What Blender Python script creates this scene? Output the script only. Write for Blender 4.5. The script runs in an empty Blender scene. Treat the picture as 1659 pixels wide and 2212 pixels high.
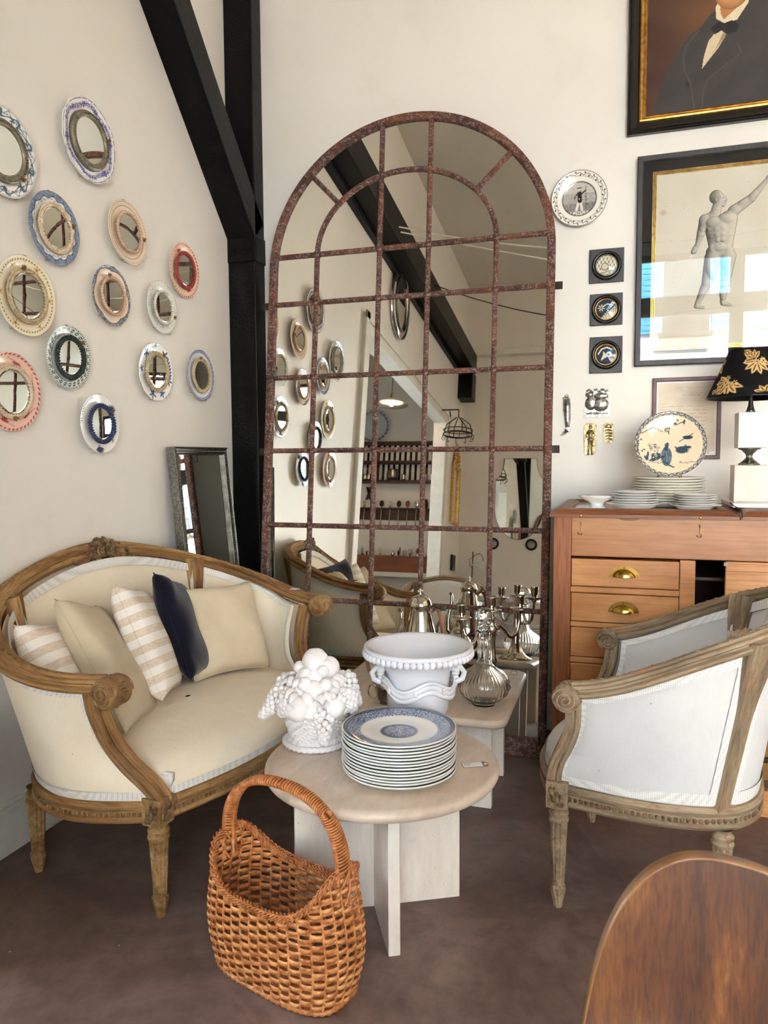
import bpy, math, random
import numpy as np
from mathutils import Vector, Matrix
random.seed(7); rng = np.random.default_rng(7)
PI = math.pi
sc = bpy.context.scene
COL = bpy.context.collection

# ---------------------------------------------------------------- camera
yaw, pitch, roll = math.radians(17.6), math.radians(-4.17), math.radians(-0.36)
fw = Vector((-math.sin(yaw)*math.cos(pitch), math.cos(yaw)*math.cos(pitch), math.sin(pitch)))
r0 = fw.cross(Vector((0, 0, 1))).normalized(); u0 = r0.cross(fw)
rt = math.cos(roll)*r0 + math.sin(roll)*u0
up = -math.sin(roll)*r0 + math.cos(roll)*u0
cam_d = bpy.data.cameras.new('camera'); cam = bpy.data.objects.new('camera', cam_d); COL.objects.link(cam)
cam.matrix_world = Matrix(((rt.x, up.x, -fw.x, 0), (rt.y, up.y, -fw.y, 0), (rt.z, up.z, -fw.z, 1.4), (0, 0, 0, 1)))
cam_d.sensor_fit = 'HORIZONTAL'; cam_d.sensor_width = 36.0; cam_d.lens = 36.0*1620.0/1659.0
cam_d.clip_start = 0.05
cam_d.dof.use_dof = True; cam_d.dof.focus_distance = 2.7; cam_d.dof.aperture_fstop = 9.0
sc.camera = cam

# ---------------------------------------------------------------- world, sun, exposure
SKY = 4.6
world = bpy.data.worlds.new('World'); sc.world = world; world.use_nodes = True
bg = world.node_tree.nodes['Background']
bg.inputs['Color'].default_value = (0.81, 0.905, 1.0, 1); bg.inputs['Strength'].default_value = SKY
sun_d = bpy.data.lights.new('sun', 'SUN'); sun_d.energy = 16; sun_d.angle = math.radians(1.0); sun_d.color = (1, .97, .92)
sun = bpy.data.objects.new('sun', sun_d); COL.objects.link(sun)
sun.rotation_euler = Vector((-0.25, -0.62, -0.75)).to_track_quat('-Z', 'Y').to_euler()
def portal(name, loc, rot, sx, sy):
    d = bpy.data.lights.new(name, 'AREA'); d.shape = 'RECTANGLE'; d.size = sx; d.size_y = sy
    d.cycles.is_portal = True
    o = bpy.data.objects.new(name, d); COL.objects.link(o); o.location = loc; o.rotation_euler = rot
portal('window_portal', (1.95, -2.82, 2.15), (PI/2, 0, 0), 3.9, 3.7)
portal('annex_fill_portal', (-4.42, 0.2, 1.9), (0, -PI/2, 0), 1.9, 1.5)  # sampling portal for the window added to light the annex
sc.view_settings.view_transform = 'Standard'; sc.view_settings.look = 'None'
sc.view_settings.exposure = 2.42; sc.view_settings.gamma = 1.0
sc.view_settings.use_curve_mapping = False
sc.cycles.max_bounces = 16; sc.cycles.diffuse_bounces = 5; sc.cycles.glossy_bounces = 6
sc.cycles.transmission_bounces = 12; sc.cycles.transparent_max_bounces = 12
sc.cycles.sample_clamp_indirect = 8.0; sc.cycles.use_denoising = True

# ---------------------------------------------------------------- helpers
def lin(c):
    return tuple(((x/255.0)/12.92 if x/255.0 <= .04045 else ((x/255.0+.055)/1.055)**2.4) for x in c)
def tag(o, label=None, cat=None, group=None, kind=None):
    if label: o['label'] = label
    if cat: o['category'] = cat
    if group: o['group'] = group
    if kind: o['kind'] = kind
    return o
def thing(name, label, cat, loc=(0, 0, 0), rz=0.0, group=None, mat=None):
    o = bpy.data.objects.new(name, None); COL.objects.link(o); o.empty_display_size = .05
    if mat is not None: o.matrix_world = mat
    else: o.location = loc; o.rotation_euler = (0, 0, rz)
    return tag(o, label, cat, group)
def copy_tree(o, parent=None):
    c = o.copy(); COL.objects.link(c)
    if parent is not None: c.parent = parent
    for ch in list(o.children): copy_tree(ch, c)
    return c
def wallm(loc, wall):
    """matrix: local x right, y up, z out of the wall"""
    if wall == 'left': c = ((0, 1, 0), (0, 0, 1), (1, 0, 0))
    elif wall == 'back': c = ((1, 0, 0), (0, 0, 1), (0, -1, 0))
    elif wall == 'front': c = ((-1, 0, 0), (0, 0, 1), (0, 1, 0))
    m = Matrix(((c[0][0], c[1][0], c[2][0], loc[0]), (c[0][1], c[1][1], c[2][1], loc[1]), (c[0][2], c[1][2], c[2][2], loc[2]), (0, 0, 0, 1)))
    return m

class MB:
    def __init__(s): s.v = []; s.f = []; s.c = []; s.st = []; s.m = Matrix.Identity(4)
    def add(s, vs, fs, col=None):
        b = len(s.v)
        if s.m != Matrix.Identity(4): vs = [tuple(s.m @ Vector(p)) for p in vs]
        s.v += [tuple(map(float, p)) for p in vs]; s.f += [tuple(i+b for i in f) for f in fs]
        if col is not None: s.c += list(col)
        return s
    def box(s, x0, x1, y0, y1, z0, z1):
        v = [(x0, y0, z0), (x1, y0, z0), (x1, y1, z0), (x0, y1, z0), (x0, y0, z1), (x1, y0, z1), (x1, y1, z1), (x0, y1, z1)]
        return s.add(v, [(0, 3, 2, 1), (4, 5, 6, 7), (0, 1, 5, 4), (1, 2, 6, 5), (2, 3, 7, 6), (3, 0, 4, 7)])
    def grid(s, P, cu=False, cv=False, col=None, flip=False):
        """P: array (nu, nv, 3)"""
        nu, nv = P.shape[:2]; vs = P.reshape(-1, 3).tolist(); fs = []
        for i in range(nu if cu else nu-1):
            for j in range(nv if cv else nv-1):
                a = i*nv+j; b = ((i+1) % nu)*nv+j; c = ((i+1) % nu)*nv+(j+1) % nv; d = i*nv+(j+1) % nv
                fs.append((a, d, c, b) if flip else (a, b, c, d))
        return s.add(vs, fs, None if col is None else col.reshape(-1, 3).tolist())
    def lathe(s, prof, n=32, c=(0, 0, 0), rad=None):
        """prof [(r, z)] around local Z; rad(theta, i) -> factor"""
        th = np.linspace(0, 2*PI, n, endpoint=False)
        P = np.zeros((n, len(prof), 3))
        for j, (r, z) in enumerate(prof):
            k = r*(np.array([rad(t, j) for t in th]) if rad else 1.0)
            P[:, j, 0] = c[0]+k*np.cos(th); P[:, j, 1] = c[1]+k*np.sin(th); P[:, j, 2] = c[2]+z
        return s.grid(P, cu=True)
    def sph(s, c, r, nu=12, nv=8, sx=1, sy=1, sz=1, rot=None):
        th = np.linspace(0, 2*PI, nu, endpoint=False); ph = np.linspace(0.0, PI, nv)
        T, F = np.meshgrid(th, ph, indexing='ij')
        P = np.stack([r*sx*np.sin(F)*np.cos(T), r*sy*np.sin(F)*np.sin(T), -r*sz*np.cos(F)], -1)
        if rot is not None: P = P @ np.array(rot).T
        return s.grid(P+np.array(c), cu=True)
    def sweep(s, path, prof, closed=False, up=(0, 0, 1), cap=True, scale=None, closeprof=True):
        """path (n,3), prof [(side, up)] ; side = tangent x up"""
        path = np.array(path, float); n = len(path)
        t = np.zeros_like(path)
        if closed: t = np.roll(path, -1, 0)-np.roll(path, 1, 0)
        else: t[1:-1] = path[2:]-path[:-2]; t[0] = path[1]-path[0]; t[-1] = path[-1]-path[-2]
        t /= np.linalg.norm(t, axis=1)[:, None]+1e-12
        U = np.array(up, float)
        if U.ndim == 1: U = np.tile(U, (n, 1))
        sd = np.cross(t, U); sd /= np.linalg.norm(sd, axis=1)[:, None]+1e-12
        uu = np.cross(sd, t)
        pr = np.array(prof, float); k = len(pr)
        P = np.zeros((n, k, 3))
        for j in range(k):
            sc_ = 1.0 if scale is None else np.array(scale)[:, None]
            P[:, j] = path+sd*pr[j, 0]*sc_+uu*pr[j, 1]*sc_
        b = len(s.v)
        s.grid(P, cu=closed, cv=closeprof)
        al_ = np.concatenate([[0], np.cumsum(np.linalg.norm(np.diff(path, axis=0), axis=1))]); pl_ = np.concatenate([[0], np.cumsum(np.linalg.norm(np.diff(pr, axis=0), axis=1))])
        s.st += [(a_, p_, 0) for a_ in al_ for p_ in pl_]
        if cap and not closed and closeprof:
            s.f.append(tuple(b+j for j in range(k))[::-1]); s.f.append(tuple(b+(n-1)*k+j for j in range(k)))
        return s
    def tube(s, path, r, n=8, closed=False, flat=1.0, up=(0, 0, 1)):
        """r scalar or per-point"""
        path = np.array(path, float)
        pr = [(math.cos(a)*flat, math.sin(a)) for a in np.linspace(0, 2*PI, n, endpoint=False)]
        rr = np.full(len(path), r) if np.isscalar(r) else np.array(r)
        t = path[-1]-path[0]
        if not closed and abs(t[2]) > .9*np.linalg.norm(t) and up == (0, 0, 1): up = (1, 0.01, 0)
        return s.sweep(path, pr, closed, up, True, rr)
    def rope(s, path, r, n=8, closed=True, twist=60, amp=.25, up=(0, 0, 1)):
        path = np.array(path, float); N = len(path)
        t = np.roll(path, -1, 0)-np.roll(path, 1, 0)
        if not closed: t[0] = path[1]-path[0]; t[-1] = path[-1]-path[-2]
        t /= np.linalg.norm(t, axis=1)[:, None]
        sd = np.cross(t, np.array(up, float)); sd /= np.linalg.norm(sd, axis=1)[:, None]; uu = np.cross(sd, t)
        P = np.zeros((N, n, 3)); i = np.arange(N)/N*2*PI*twist
        for j in range(n):
            ph = 2*PI*j/n; rr = r*(1+amp*np.cos(2*ph-i))
            P[:, j] = path+sd*(rr*math.cos(ph))[:, None]+uu*(rr*math.sin(ph))[:, None]
        return s.grid(P, cu=closed, cv=True)
    def rectframe(s, w, h, prof, cx=0, cy=0):
        """mitred frame in local xy, prof [(inset, z)] closed"""
        R = []
        for (i, z) in prof:
            R.append([(cx-w/2+i, cy-h/2+i, z), (cx+w/2-i, cy-h/2+i, z), (cx+w/2-i, cy+h/2-i, z), (cx-w/2+i, cy+h/2-i, z)])
        P = np.array(R).transpose(1, 0, 2)
        return s.grid(P, cu=True, cv=True)
    def prism(s, pts, z0, z1):
        """outline pts (x,y) ccw extruded in z"""
        n = len(pts)
        v = [(x, y, z0) for x, y in pts]+[(x, y, z1) for x, y in pts]
        f = [tuple(range(n))[::-1], tuple(range(n, 2*n))]+[(i, (i+1) % n, n+(i+1) % n, n+i) for i in range(n)]
        return s.add(v, f)
    def build(s, name, mat, parent=None, smooth=True, bev=0, auto=None, sub=0):
        me = bpy.data.meshes.new(name); me.from_pydata(s.v, [], s.f); me.validate(); me.update()
        if mat is not None and mat.name.startswith('clear_crystal'):
            import bmesh
            b_ = bmesh.new(); b_.from_mesh(me); bmesh.ops.remove_doubles(b_, verts=b_.verts, dist=1e-6); bmesh.ops.recalc_face_normals(b_, faces=b_.faces); b_.to_mesh(me); b_.free()
        if smooth: me.polygons.foreach_set('use_smooth', [True]*len(me.polygons))
        if s.c and len(s.c) == len(s.v):
            ca = me.color_attributes.new('Col', 'FLOAT_COLOR', 'POINT')
            arr = np.ones((len(s.v), 4)); arr[:, :3] = np.array(s.c); ca.data.foreach_set('color', arr.ravel())
        if auto is not None and smooth:
            try: me.set_sharp_from_angle(angle=math.radians(auto))
            except Exception: pass
        if s.st and len(s.st) == len(s.v) == len(me.vertices):
            at = me.attributes.new('st', 'FLOAT_VECTOR', 'POINT'); at.data.foreach_set('vector', np.array(s.st, float).ravel())
        o = bpy.data.objects.new(name, me); COL.objects.link(o)
        if mat: me.materials.append(mat)
        if parent: o.parent = parent
        if bev:
            b = o.modifiers.new('bevel', 'BEVEL'); b.width = bev; b.segments = 2; b.limit_method = 'ANGLE'; b.angle_limit = math.radians(40)
        if sub:
            b = o.modifiers.new('sub', 'SUBSURF'); b.levels = sub; b.render_levels = sub
        return o

# ---------------------------------------------------------------- materials
def newmat(name):
    m = bpy.data.materials.new(name); m.use_nodes = True
    nt = m.node_tree; b = nt.nodes['Principled BSDF']
    return m, nt, b
def texco(nt, scale=(1, 1, 1), rot=(0, 0, 0), kind='Object'):
    tc = nt.nodes.new('ShaderNodeTexCoord'); mp = nt.nodes.new('ShaderNodeMapping')
    mp.inputs['Scale'].default_value = scale; mp.inputs['Rotation'].default_value = rot
    nt.links.new(tc.outputs[kind], mp.inputs['Vector']); return mp.outputs['Vector']
def noise(nt, vec, scale, detail=4, rough=.55, dist=0):
    n = nt.nodes.new('ShaderNodeTexNoise'); n.inputs['Scale'].default_value = scale; n.inputs['Detail'].default_value = detail
    n.inputs['Roughness'].default_value = rough; n.inputs['Distortion'].default_value = dist
    nt.links.new(vec, n.inputs['Vector']); return n.outputs['Fac']
def ramp(nt, fac, stops):
    r = nt.nodes.new('ShaderNodeValToRGB'); el = r.color_ramp.elements
    while len(el) < len(stops): el.new(.5)
    for e, (p, c) in zip(el, stops): e.position = p; e.color = (*c, 1) if len(c) == 3 else c
    nt.links.new(fac, r.inputs['Fac']); return r.outputs['Color']
def mixc(nt, fac, a, b, mode='MIX'):
    m = nt.nodes.new('ShaderNodeMix'); m.data_type = 'RGBA'; m.blend_type = mode
    for k, v in (('Factor', fac), ('A', a), ('B', b)):
        i = [q for q in m.inputs if q.name == k and (q.type == 'RGBA' if k != 'Factor' else q.type == 'VALUE')][0]
        if hasattr(v, 'links') or hasattr(v, 'is_output'): nt.links.new(v, i)
        elif k == 'Factor': i.default_value = v
        else: i.default_value = (*v, 1)
    return [q for q in m.outputs if q.type == 'RGBA'][0]
def bump(nt, b, h, strength=.3, dist=.002, prev=None):
    bp = nt.nodes.new('ShaderNodeBump'); bp.inputs['Strength'].default_value = strength; bp.inputs['Distance'].default_value = dist
    nt.links.new(h, bp.inputs['Height'])
    if prev is not None: nt.links.new(prev, bp.inputs['Normal'])
    nt.links.new(bp.outputs['Normal'], b.inputs['Normal']); return bp.outputs['Normal']
def simple(name, c, rough=.5, metal=0, spec=.5, c2=None, vs=20, vst=(1, 1, 1), lo=.35, hi=.65, bs=None, bst=.3, bd=.002, coat=0, det=4, kind='Object'):
    m, nt, b = newmat(name)
    b.inputs['Base Color'].default_value = (*lin(c), 1); b.inputs['Roughness'].default_value = rough
    b.inputs['Metallic'].default_value = metal; b.inputs['Specular IOR Level'].default_value = spec
    if coat: b.inputs['Coat Weight'].default_value = coat; b.inputs['Coat Roughness'].default_value = .1
    if c2 is not None:
        v = texco(nt, vst, kind=kind); f = noise(nt, v, vs, det)
        nt.links.new(ramp(nt, f, [(lo, lin(c)), (hi, lin(c2))]), b.inputs['Base Color'])
    if bs: v2 = texco(nt, kind=kind); bump(nt, b, noise(nt, v2, bs, 5), bst, bd)
    return m
def colmat(name, rough=.3, spec=.5, coat=0, bs=None, bst=.2, bd=.001):
    m, nt, b = newmat(name)
    a = nt.nodes.new('ShaderNodeVertexColor'); a.layer_name = 'Col'
    nt.links.new(a.outputs['Color'], b.inputs['Base Color']); b.inputs['Roughness'].default_value = rough
    b.inputs['Specular IOR Level'].default_value = spec
    if coat: b.inputs['Coat Weight'].default_value = coat; b.inputs['Coat Roughness'].default_value = .05
    if bs: bump(nt, b, noise(nt, texco(nt), bs, 4), bst, bd)
    return m
def wood(name, c1, c2, c3, axis='z', scale=6, rough=.4, stretch=12, coat=0.0, bst=.15, gs=.75):
    m, nt, b = newmat(name)
    st = {'x': (1.0/stretch*3, 1, 1), 'y': (1, 1.0/stretch*3, 1), 'z': (1, 1, 1.0/stretch*3)}[axis]
    v = texco(nt, st); f = noise(nt, v, scale, 6, .6, 1.2)
    st2 = {'x': (.04, 1, 1), 'y': (1, .04, 1), 'z': (1, 1, .04)}[axis]
    g = noise(nt, texco(nt, st2), scale*28, 3, .6)
    base = ramp(nt, f, [(.30, lin(c1)), (.52, lin(c2)), (.70, lin(c3))])
    gr = ramp(nt, g, [(.38, (.52, .42, .36)), (.56, (1, 1, 1))])
    nt.links.new(mixc(nt, gs, base, gr, 'MULTIPLY'), b.inputs['Base Color'])
    b.inputs['Roughness'].default_value = rough
    if coat: b.inputs['Coat Weight'].default_value = coat; b.inputs['Coat Roughness'].default_value = .15
    bump(nt, b, g, bst, .001)
    return m

def plaster(name, c, c2, bst=.12):
    m, nt, b = newmat(name); v = texco(nt)
    f = noise(nt, v, 1.1, 3); f2 = noise(nt, v, 35, 5); f3 = noise(nt, v, 4.5, 4, .6)
    base = ramp(nt, f, [(.3, lin(c)), (.7, lin(c2))])
    spot = ramp(nt, f3, [(.25, (.93, .92, .90)), (.45, (1, 1, 1))])
    nt.links.new(mixc(nt, .6, base, spot, 'MULTIPLY'), b.inputs['Base Color'])
    b.inputs['Roughness'].default_value = .42; b.inputs['Specular IOR Level'].default_value = .5
    n1 = bump(nt, b, f2, bst, .002); bump(nt, b, f3, .25, .004, n1)
    return m
M = {}
M['wall'] = plaster('plaster', (226, 221, 213), (232, 227, 220))
M['ceil'] = plaster('ceiling_paint', (205, 200, 190), (212, 207, 197))
M['trimw'] = simple('white_paint', (232, 230, 222), .35, c2=(222, 219, 208), vs=9, bs=60, bst=.1)
M['beam'] = simple('black_beam_paint', (8, 8, 10), .38, c2=(12, 12, 15), vs=12, bs=70, bst=.6, bd=.004, spec=.15)
def floor_mat():
    m, nt, b = newmat('painted_concrete_floor'); v = texco(nt)
    f = noise(nt, v, 1.6, 6, .65, .8); g = noise(nt, v, 14, 6, .7)
    base = ramp(nt, f, [(.30, lin((92, 75, 69))), (.5, lin((118, 98, 90))), (.68, lin((144, 124, 115)))])
    d = ramp(nt, g, [(.32, (.66, .64, .64)), (.6, (1.12, 1.10, 1.09))])
    base = mixc(nt, .8, base, d, 'MULTIPLY')
    # thin scratches and pale specks
    sv = texco(nt, (1, .035, 1), (0, 0, .7)); s1 = noise(nt, sv, 120, 2, .5)
    base = mixc(nt, ramp(nt, s1, [(.72, (0, 0, 0)), (.80, (.35, .35, .35))]), base, lin((140, 124, 116)))
    vo = nt.nodes.new('ShaderNodeTexVoronoi'); vo.inputs['Scale'].default_value = 9; nt.links.new(v, vo.inputs['Vector'])
    base = mixc(nt, ramp(nt, vo.outputs['Distance'], [(.022, (.8, .8, .8)), (.035, (0, 0, 0))]), base, lin((190, 180, 172)))
    nt.links.new(base, b.inputs['Base Color'])
    rr = ramp(nt, g, [(.3, (.42, .42, .42)), (.7, (.62, .62, .62))]); nt.links.new(rr, b.inputs['Roughness'])
    b.inputs['Specular IOR Level'].default_value = .35
    n1 = bump(nt, b, g, .18, .003); bump(nt, b, f, .3, .006, n1)
    return m
M['floor'] = floor_mat()
def rust_mat():
    m, nt, b = newmat('rusted_iron'); v = texco(nt)
    f = noise(nt, v, 5, 5, .6); g = noise(nt, v, 110, 5, .7); h = noise(nt, v, 38, 4, .7)
    base = ramp(nt, f, [(.3, lin((62, 38, 34))), (.5, lin((80, 48, 40))), (.7, lin((112, 66, 42)))])
    sp = ramp(nt, g, [(.46, (0, 0, 0)), (.58, (1, 1, 1))]); sp2 = ramp(nt, h, [(.42, (0, 0, 0)), (.56, (.6, .6, .6))])
    fl = mixc(nt, 1.0, sp, sp2, 'MULTIPLY')
    base = mixc(nt, fl, base, lin((176, 152, 144)))
    nt.links.new(base, b.inputs['Base Color']); b.inputs['Roughness'].default_value = .72; b.inputs['Specular IOR Level'].default_value = .3
    bump(nt, b, g, .6, .002); return m
M['rust'] = rust_mat()
def mirror_mat(name, c, rough=.0, foxing=0.0):
    m, nt, b = newmat(name); b.inputs['Base Color'].default_value = (*c, 1); b.inputs['Metallic'].default_value = 1
    b.inputs['Roughness'].default_value = rough
    if foxing:
        v = texco(nt); f = noise(nt, v, 7, 5, .65); g = noise(nt, v, 60, 3, .6)
        k = mixc(nt, 1.0, ramp(nt, f, [(.62, (0, 0, 0)), (.75, (1, 1, 1))]), ramp(nt, g, [(.5, (.1, .1, .1)), (.62, (1, 1, 1))]), 'MULTIPLY')
        nt.links.new(mixc(nt, .15, (rough, rough, rough), k, 'ADD'), b.inputs['Roughness'])
    return m
M['mirror'] = mirror_mat('aged_mirror_glass', (.86, .855, .795), .0, foxing=1)
M['mirror2'] = mirror_mat('plain_mirror_glass', (.72, .74, .70))
M['silver'] = simple('silver_plate', (215, 208, 196), .12, 1, c2=(190, 182, 168), vs=30, bs=8, bst=.1, bd=.002)
M['silvera'] = simple('tarnished_silver', (150, 148, 142), .32, 1, c2=(95, 92, 86), vs=120, bs=90, bst=.6, bd=.002)
M['votive'] = simple('pressed_silver_sheet', (205, 203, 198), .3, .85, c2=(120, 118, 112), vs=70, bs=60, bst=.8, bd=.003)
M['votivegold'] = simple('pressed_gilt_sheet', (205, 190, 150), .3, .8, c2=(120, 104, 66), vs=80, bs=90, bst=.8, bd=.003)
M['brass'] = simple('brass', (196, 164, 88), .22, 1, c2=(170, 138, 66), vs=25)
M['gold'] = simple('gilt', (222, 180, 104), .28, .9, c2=(176, 128, 60), vs=35, bs=60, bst=.25)
M['oldgold'] = simple('worn_gilding', (150, 112, 58), .45, .5, c2=(96, 66, 34), vs=40, bs=70, bst=.8, bd=.004)
M['iron'] = simple('dark_iron', (38, 34, 32), .5, .6, c2=(70, 52, 44), vs=30, bs=60)
M['steel'] = simple('brushed_steel', (150, 146, 138), .28, 1, c2=(120, 115, 106), vs=60)
M['blackf'] = simple('black_lacquer', (14, 13, 13), .22, c2=(22, 20, 20), vs=30, spec=.5)
M['blackm'] = simple('black_mat', (3, 3, 3), .5, spec=.2)
M['greyf'] = wood('ebonised_wood', (50, 48, 50), (58, 56, 58), (66, 64, 66), 'y', 8, .45)
M['linen'] = None
def fabric(name, c, c2, bst=.25, slub=True, sheen=.1, stripes=None, rough=.9, vs=6):
    m, nt, b = newmat(name); v = texco(nt)
    f = noise(nt, v, vs, 5, .6)
    base = ramp(nt, f, [(.3, lin(c)), (.7, lin(c2))])
    if slub:
        g = noise(nt, texco(nt, (1, 1, .12)), 200, 2, .5); base = mixc(nt, .22, base, ramp(nt, g, [(.35, (.92, .90, .88)), (.6, (1.0, 1.0, 1.0))]), 'MULTIPLY')
        vo = nt.nodes.new('ShaderNodeTexVoronoi'); vo.inputs['Scale'].default_value = 9; nt.links.new(v, vo.inputs['Vector'])
        base = mixc(nt, ramp(nt, vo.outputs['Distance'], [(.022, (.6, .6, .6)), (.034, (0, 0, 0))]), base, lin((120, 96, 74)))
    if stripes:
        sx, off, col = stripes
        sp = nt.nodes.new('ShaderNodeSeparateXYZ'); nt.links.new(v, sp.inputs[0])
        ma = nt.nodes.new('ShaderNodeMath'); ma.operation = 'MULTIPLY_ADD'; ma.inputs[1].default_value = sx; ma.inputs[2].default_value = off
        nt.links.new(sp.outputs['Y'], ma.inputs[0])
        fr = nt.nodes.new('ShaderNodeMath'); fr.operation = 'FRACT'; nt.links.new(ma.outputs[0], fr.inputs[0])
        k = ramp(nt, fr.outputs[0], [(.44, (0, 0, 0)), (.46, (1, 1, 1)), (.94, (1, 1, 1)), (.96, (0, 0, 0))])
        g2 = ramp(nt, noise(nt, texco(nt, (.3, 3, 1)), 80, 3), [(.3, lin(col)), (.7, tuple(min(1, q*1.35) for q in lin(col)))])
        base = mixc(nt, k, base, g2)
    nt.links.new(base, b.inputs['Base Color']); b.inputs['Roughness'].default_value = rough
    b.inputs['Specular IOR Level'].default_value = .15; b.inputs['Sheen Weight'].default_value = sheen
    n1 = bump(nt, b, noise(nt, v, 7, 3, .5, .6), .35, .02)
    w = noise(nt, v, 700, 2); bump(nt, b, w, bst, .0015, n1)
    return m
M['cream'] = fabric('cream_linen', (236, 222, 198), (240, 228, 207))
M['whitecot'] = fabric('white_cotton', (206, 203, 202), (214, 211, 209))
M['beigep'] = fabric('beige_cotton', (205, 188, 160), (214, 198, 172), vs=10, slub=False)
M['beigep2'] = fabric('sand_cotton', (192, 178, 152), (204, 190, 165), vs=10, slub=False)
M['stripe'] = fabric('striped_cotton', (236, 231, 224), (242, 238, 232), slub=False, stripes=(17.0, .2, (205, 190, 174)))
M['navy'] = fabric('navy_velvet', (7, 8, 24), (10, 11, 32), slub=False, sheen=.25)
def braid_mat():
    m, nt, b = newmat('woven_braid'); v = texco(nt, (1, 1, 1)); b.inputs['Base Color'].default_value = (*lin((238, 236, 232)), 1)
    vo = nt.nodes.new('ShaderNodeTexVoronoi'); vo.inputs['Scale'].default_value = 170; vo.distance = 'EUCLIDEAN'; vo.inputs['Randomness'].default_value = .15
    nt.links.new(v, vo.inputs['Vector'])
    nt.links.new(ramp(nt, vo.outputs['Distance'], [(.30, lin((240, 237, 232))), (.62, lin((206, 202, 196)))]), b.inputs['Base Color'])
    b.inputs['Roughness'].default_value = .8; bump(nt, b, vo.outputs['Distance'], -.5, .002); return m
M['braid'] = braid_mat()
def oldwood(name, a, b_, c, d, st=False):
    """worn carved wood with flaking grey/gilt paint; st: streaks run along the swept rail"""
    m, nt, b = newmat(name); v = texco(nt)
    if st:
        an = nt.nodes.new('ShaderNodeAttribute'); an.attribute_name = 'st'; mp = nt.nodes.new('ShaderNodeMapping'); mp.inputs['Scale'].default_value = (.22, 1.5, 1)
        nt.links.new(an.outputs['Vector'], mp.inputs['Vector']); v = mp.outputs['Vector']
    f = noise(nt, v, 9, 6, .7, .5); g = noise(nt, v, 60, 5, .7); h = noise(nt, v, 34, 6, .8, .6)
    base = ramp(nt, f, [(.32, lin(a)), (.48, lin(b_)), (.62, lin(c))])
    base = mixc(nt, ramp(nt, h, [(.53, (0, 0, 0)), (.64, (.8, .8, .8))]), base, lin(d))
    base = mixc(nt, .7, base, ramp(nt, g, [(.32, (.45, .40, .36)), (.55, (1.05, 1.03, 1.0))]), 'MULTIPLY')
    nt.links.new(base, b.inputs['Base Color']); b.inputs['Roughness'].default_value = .6; b.inputs['Specular IOR Level'].default_value = .3
    n1 = bump(nt, b, g, .5, .003); bump(nt, b, h, .35, .004, n1); return m
M['carved'] = oldwood('carved_gilt_wood', (88, 62, 36), (138, 106, 66), (176, 144, 98), (128, 76, 44))
M['carvedg'] = oldwood('carved_grey_wood', (104, 88, 70), (146, 128, 104), (168, 146, 118), (124, 76, 50))
M['carved_st'] = oldwood('carved_gilt_rail', (84, 58, 32), (146, 110, 68), (182, 148, 100), (150, 88, 50), True)
M['carvedg_st'] = oldwood('carved_grey_rail', (100, 84, 66), (148, 130, 106), (170, 148, 120), (142, 88, 58), True)
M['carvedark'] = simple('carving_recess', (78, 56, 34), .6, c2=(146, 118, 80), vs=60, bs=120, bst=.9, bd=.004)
def traver(name, c1, c2, c3, pits=True, ax=(1, 1, 1), sc_=5):
    m, nt, b = newmat(name); v = texco(nt, ax)
    f = noise(nt, v, sc_, 6, .6, .9); g = noise(nt, v, sc_*9, 4, .6)
    base = ramp(nt, f, [(.3, lin(c1)), (.52, lin(c2)), (.7, lin(c3))])
    base = mixc(nt, .5, base, ramp(nt, g, [(.3, (.86, .84, .82)), (.6, (1.03, 1.03, 1.03))]), 'MULTIPLY')
    b.inputs['Roughness'].default_value = .35
    if pits:
        k = mixc(nt, 1.0, ramp(nt, noise(nt, texco(nt), 190, 2, .5), [(.62, (0, 0, 0)), (.70, (1, 1, 1))]), ramp(nt, noise(nt, texco(nt), 12, 2, .5), [(.50, (0, 0, 0)), (.62, (.5, .5, .5))]), 'MULTIPLY')
        base = mixc(nt, k, base, lin((150, 138, 128))); bump(nt, b, k, -.5, .002)
    nt.links.new(base, b.inputs['Base Color']); return m
M['travtop'] = traver('travertine_top', (196, 176, 156), (210, 191, 172), (222, 206, 190), False, (1, .35, 1), 7)
M['travleg'] = traver('travertine_slab', (222, 210, 198), (234, 225, 215), (240, 232, 224), True, (1, 1, .22), 6)
M['travwhite'] = traver('white_travertine', (214, 210, 205), (224, 221, 216), (230, 228, 224), True, (1, 1, 1), 8)
M['travbeige'] = traver('beige_travertine', (204, 190, 176), (214, 202, 190), (222, 212, 202), True, (1, 1, 1), 8)
M['marble'] = simple('white_marble', (242, 240, 236), .25, c2=(215, 210, 206), vs=14, vst=(1, 3, 1), lo=.6, hi=.8)
M['urn'] = simple('white_glazed_urn', (222, 223, 230), .12, c2=(216, 217, 226), vs=6, coat=.5)
M['bisque'] = simple('matte_white_ceramic', (240, 237, 238), .38, c2=(232, 227, 228), vs=10, bs=30, bst=.15)
M['chinaw'] = simple('white_china', (232, 230, 226), .15, coat=.4)
M['ironstone'] = simple('ironstone_china', (226, 220, 206), .2, c2=(232, 228, 216), vs=20, coat=.3)
M['plate'] = colmat('printed_china', .16, .5, .4)
M['print'] = colmat('printed_paper', .6, .3)
M['canvas'] = colmat('oil_canvas', .32, .5, .25, bs=90, bst=.25, bd=.001)
M['shade'] = colmat('printed_cotton_shade', .85, .2, bs=500, bst=.2)
M['paperw'] = simple('white_paper', (236, 234, 236), .7)
M['kraft'] = simple('kraft_card', (156, 116, 86), .8, c2=(142, 104, 76), vs=60)
M['ink'] = simple('ink', (40, 38, 60), .7)
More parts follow.
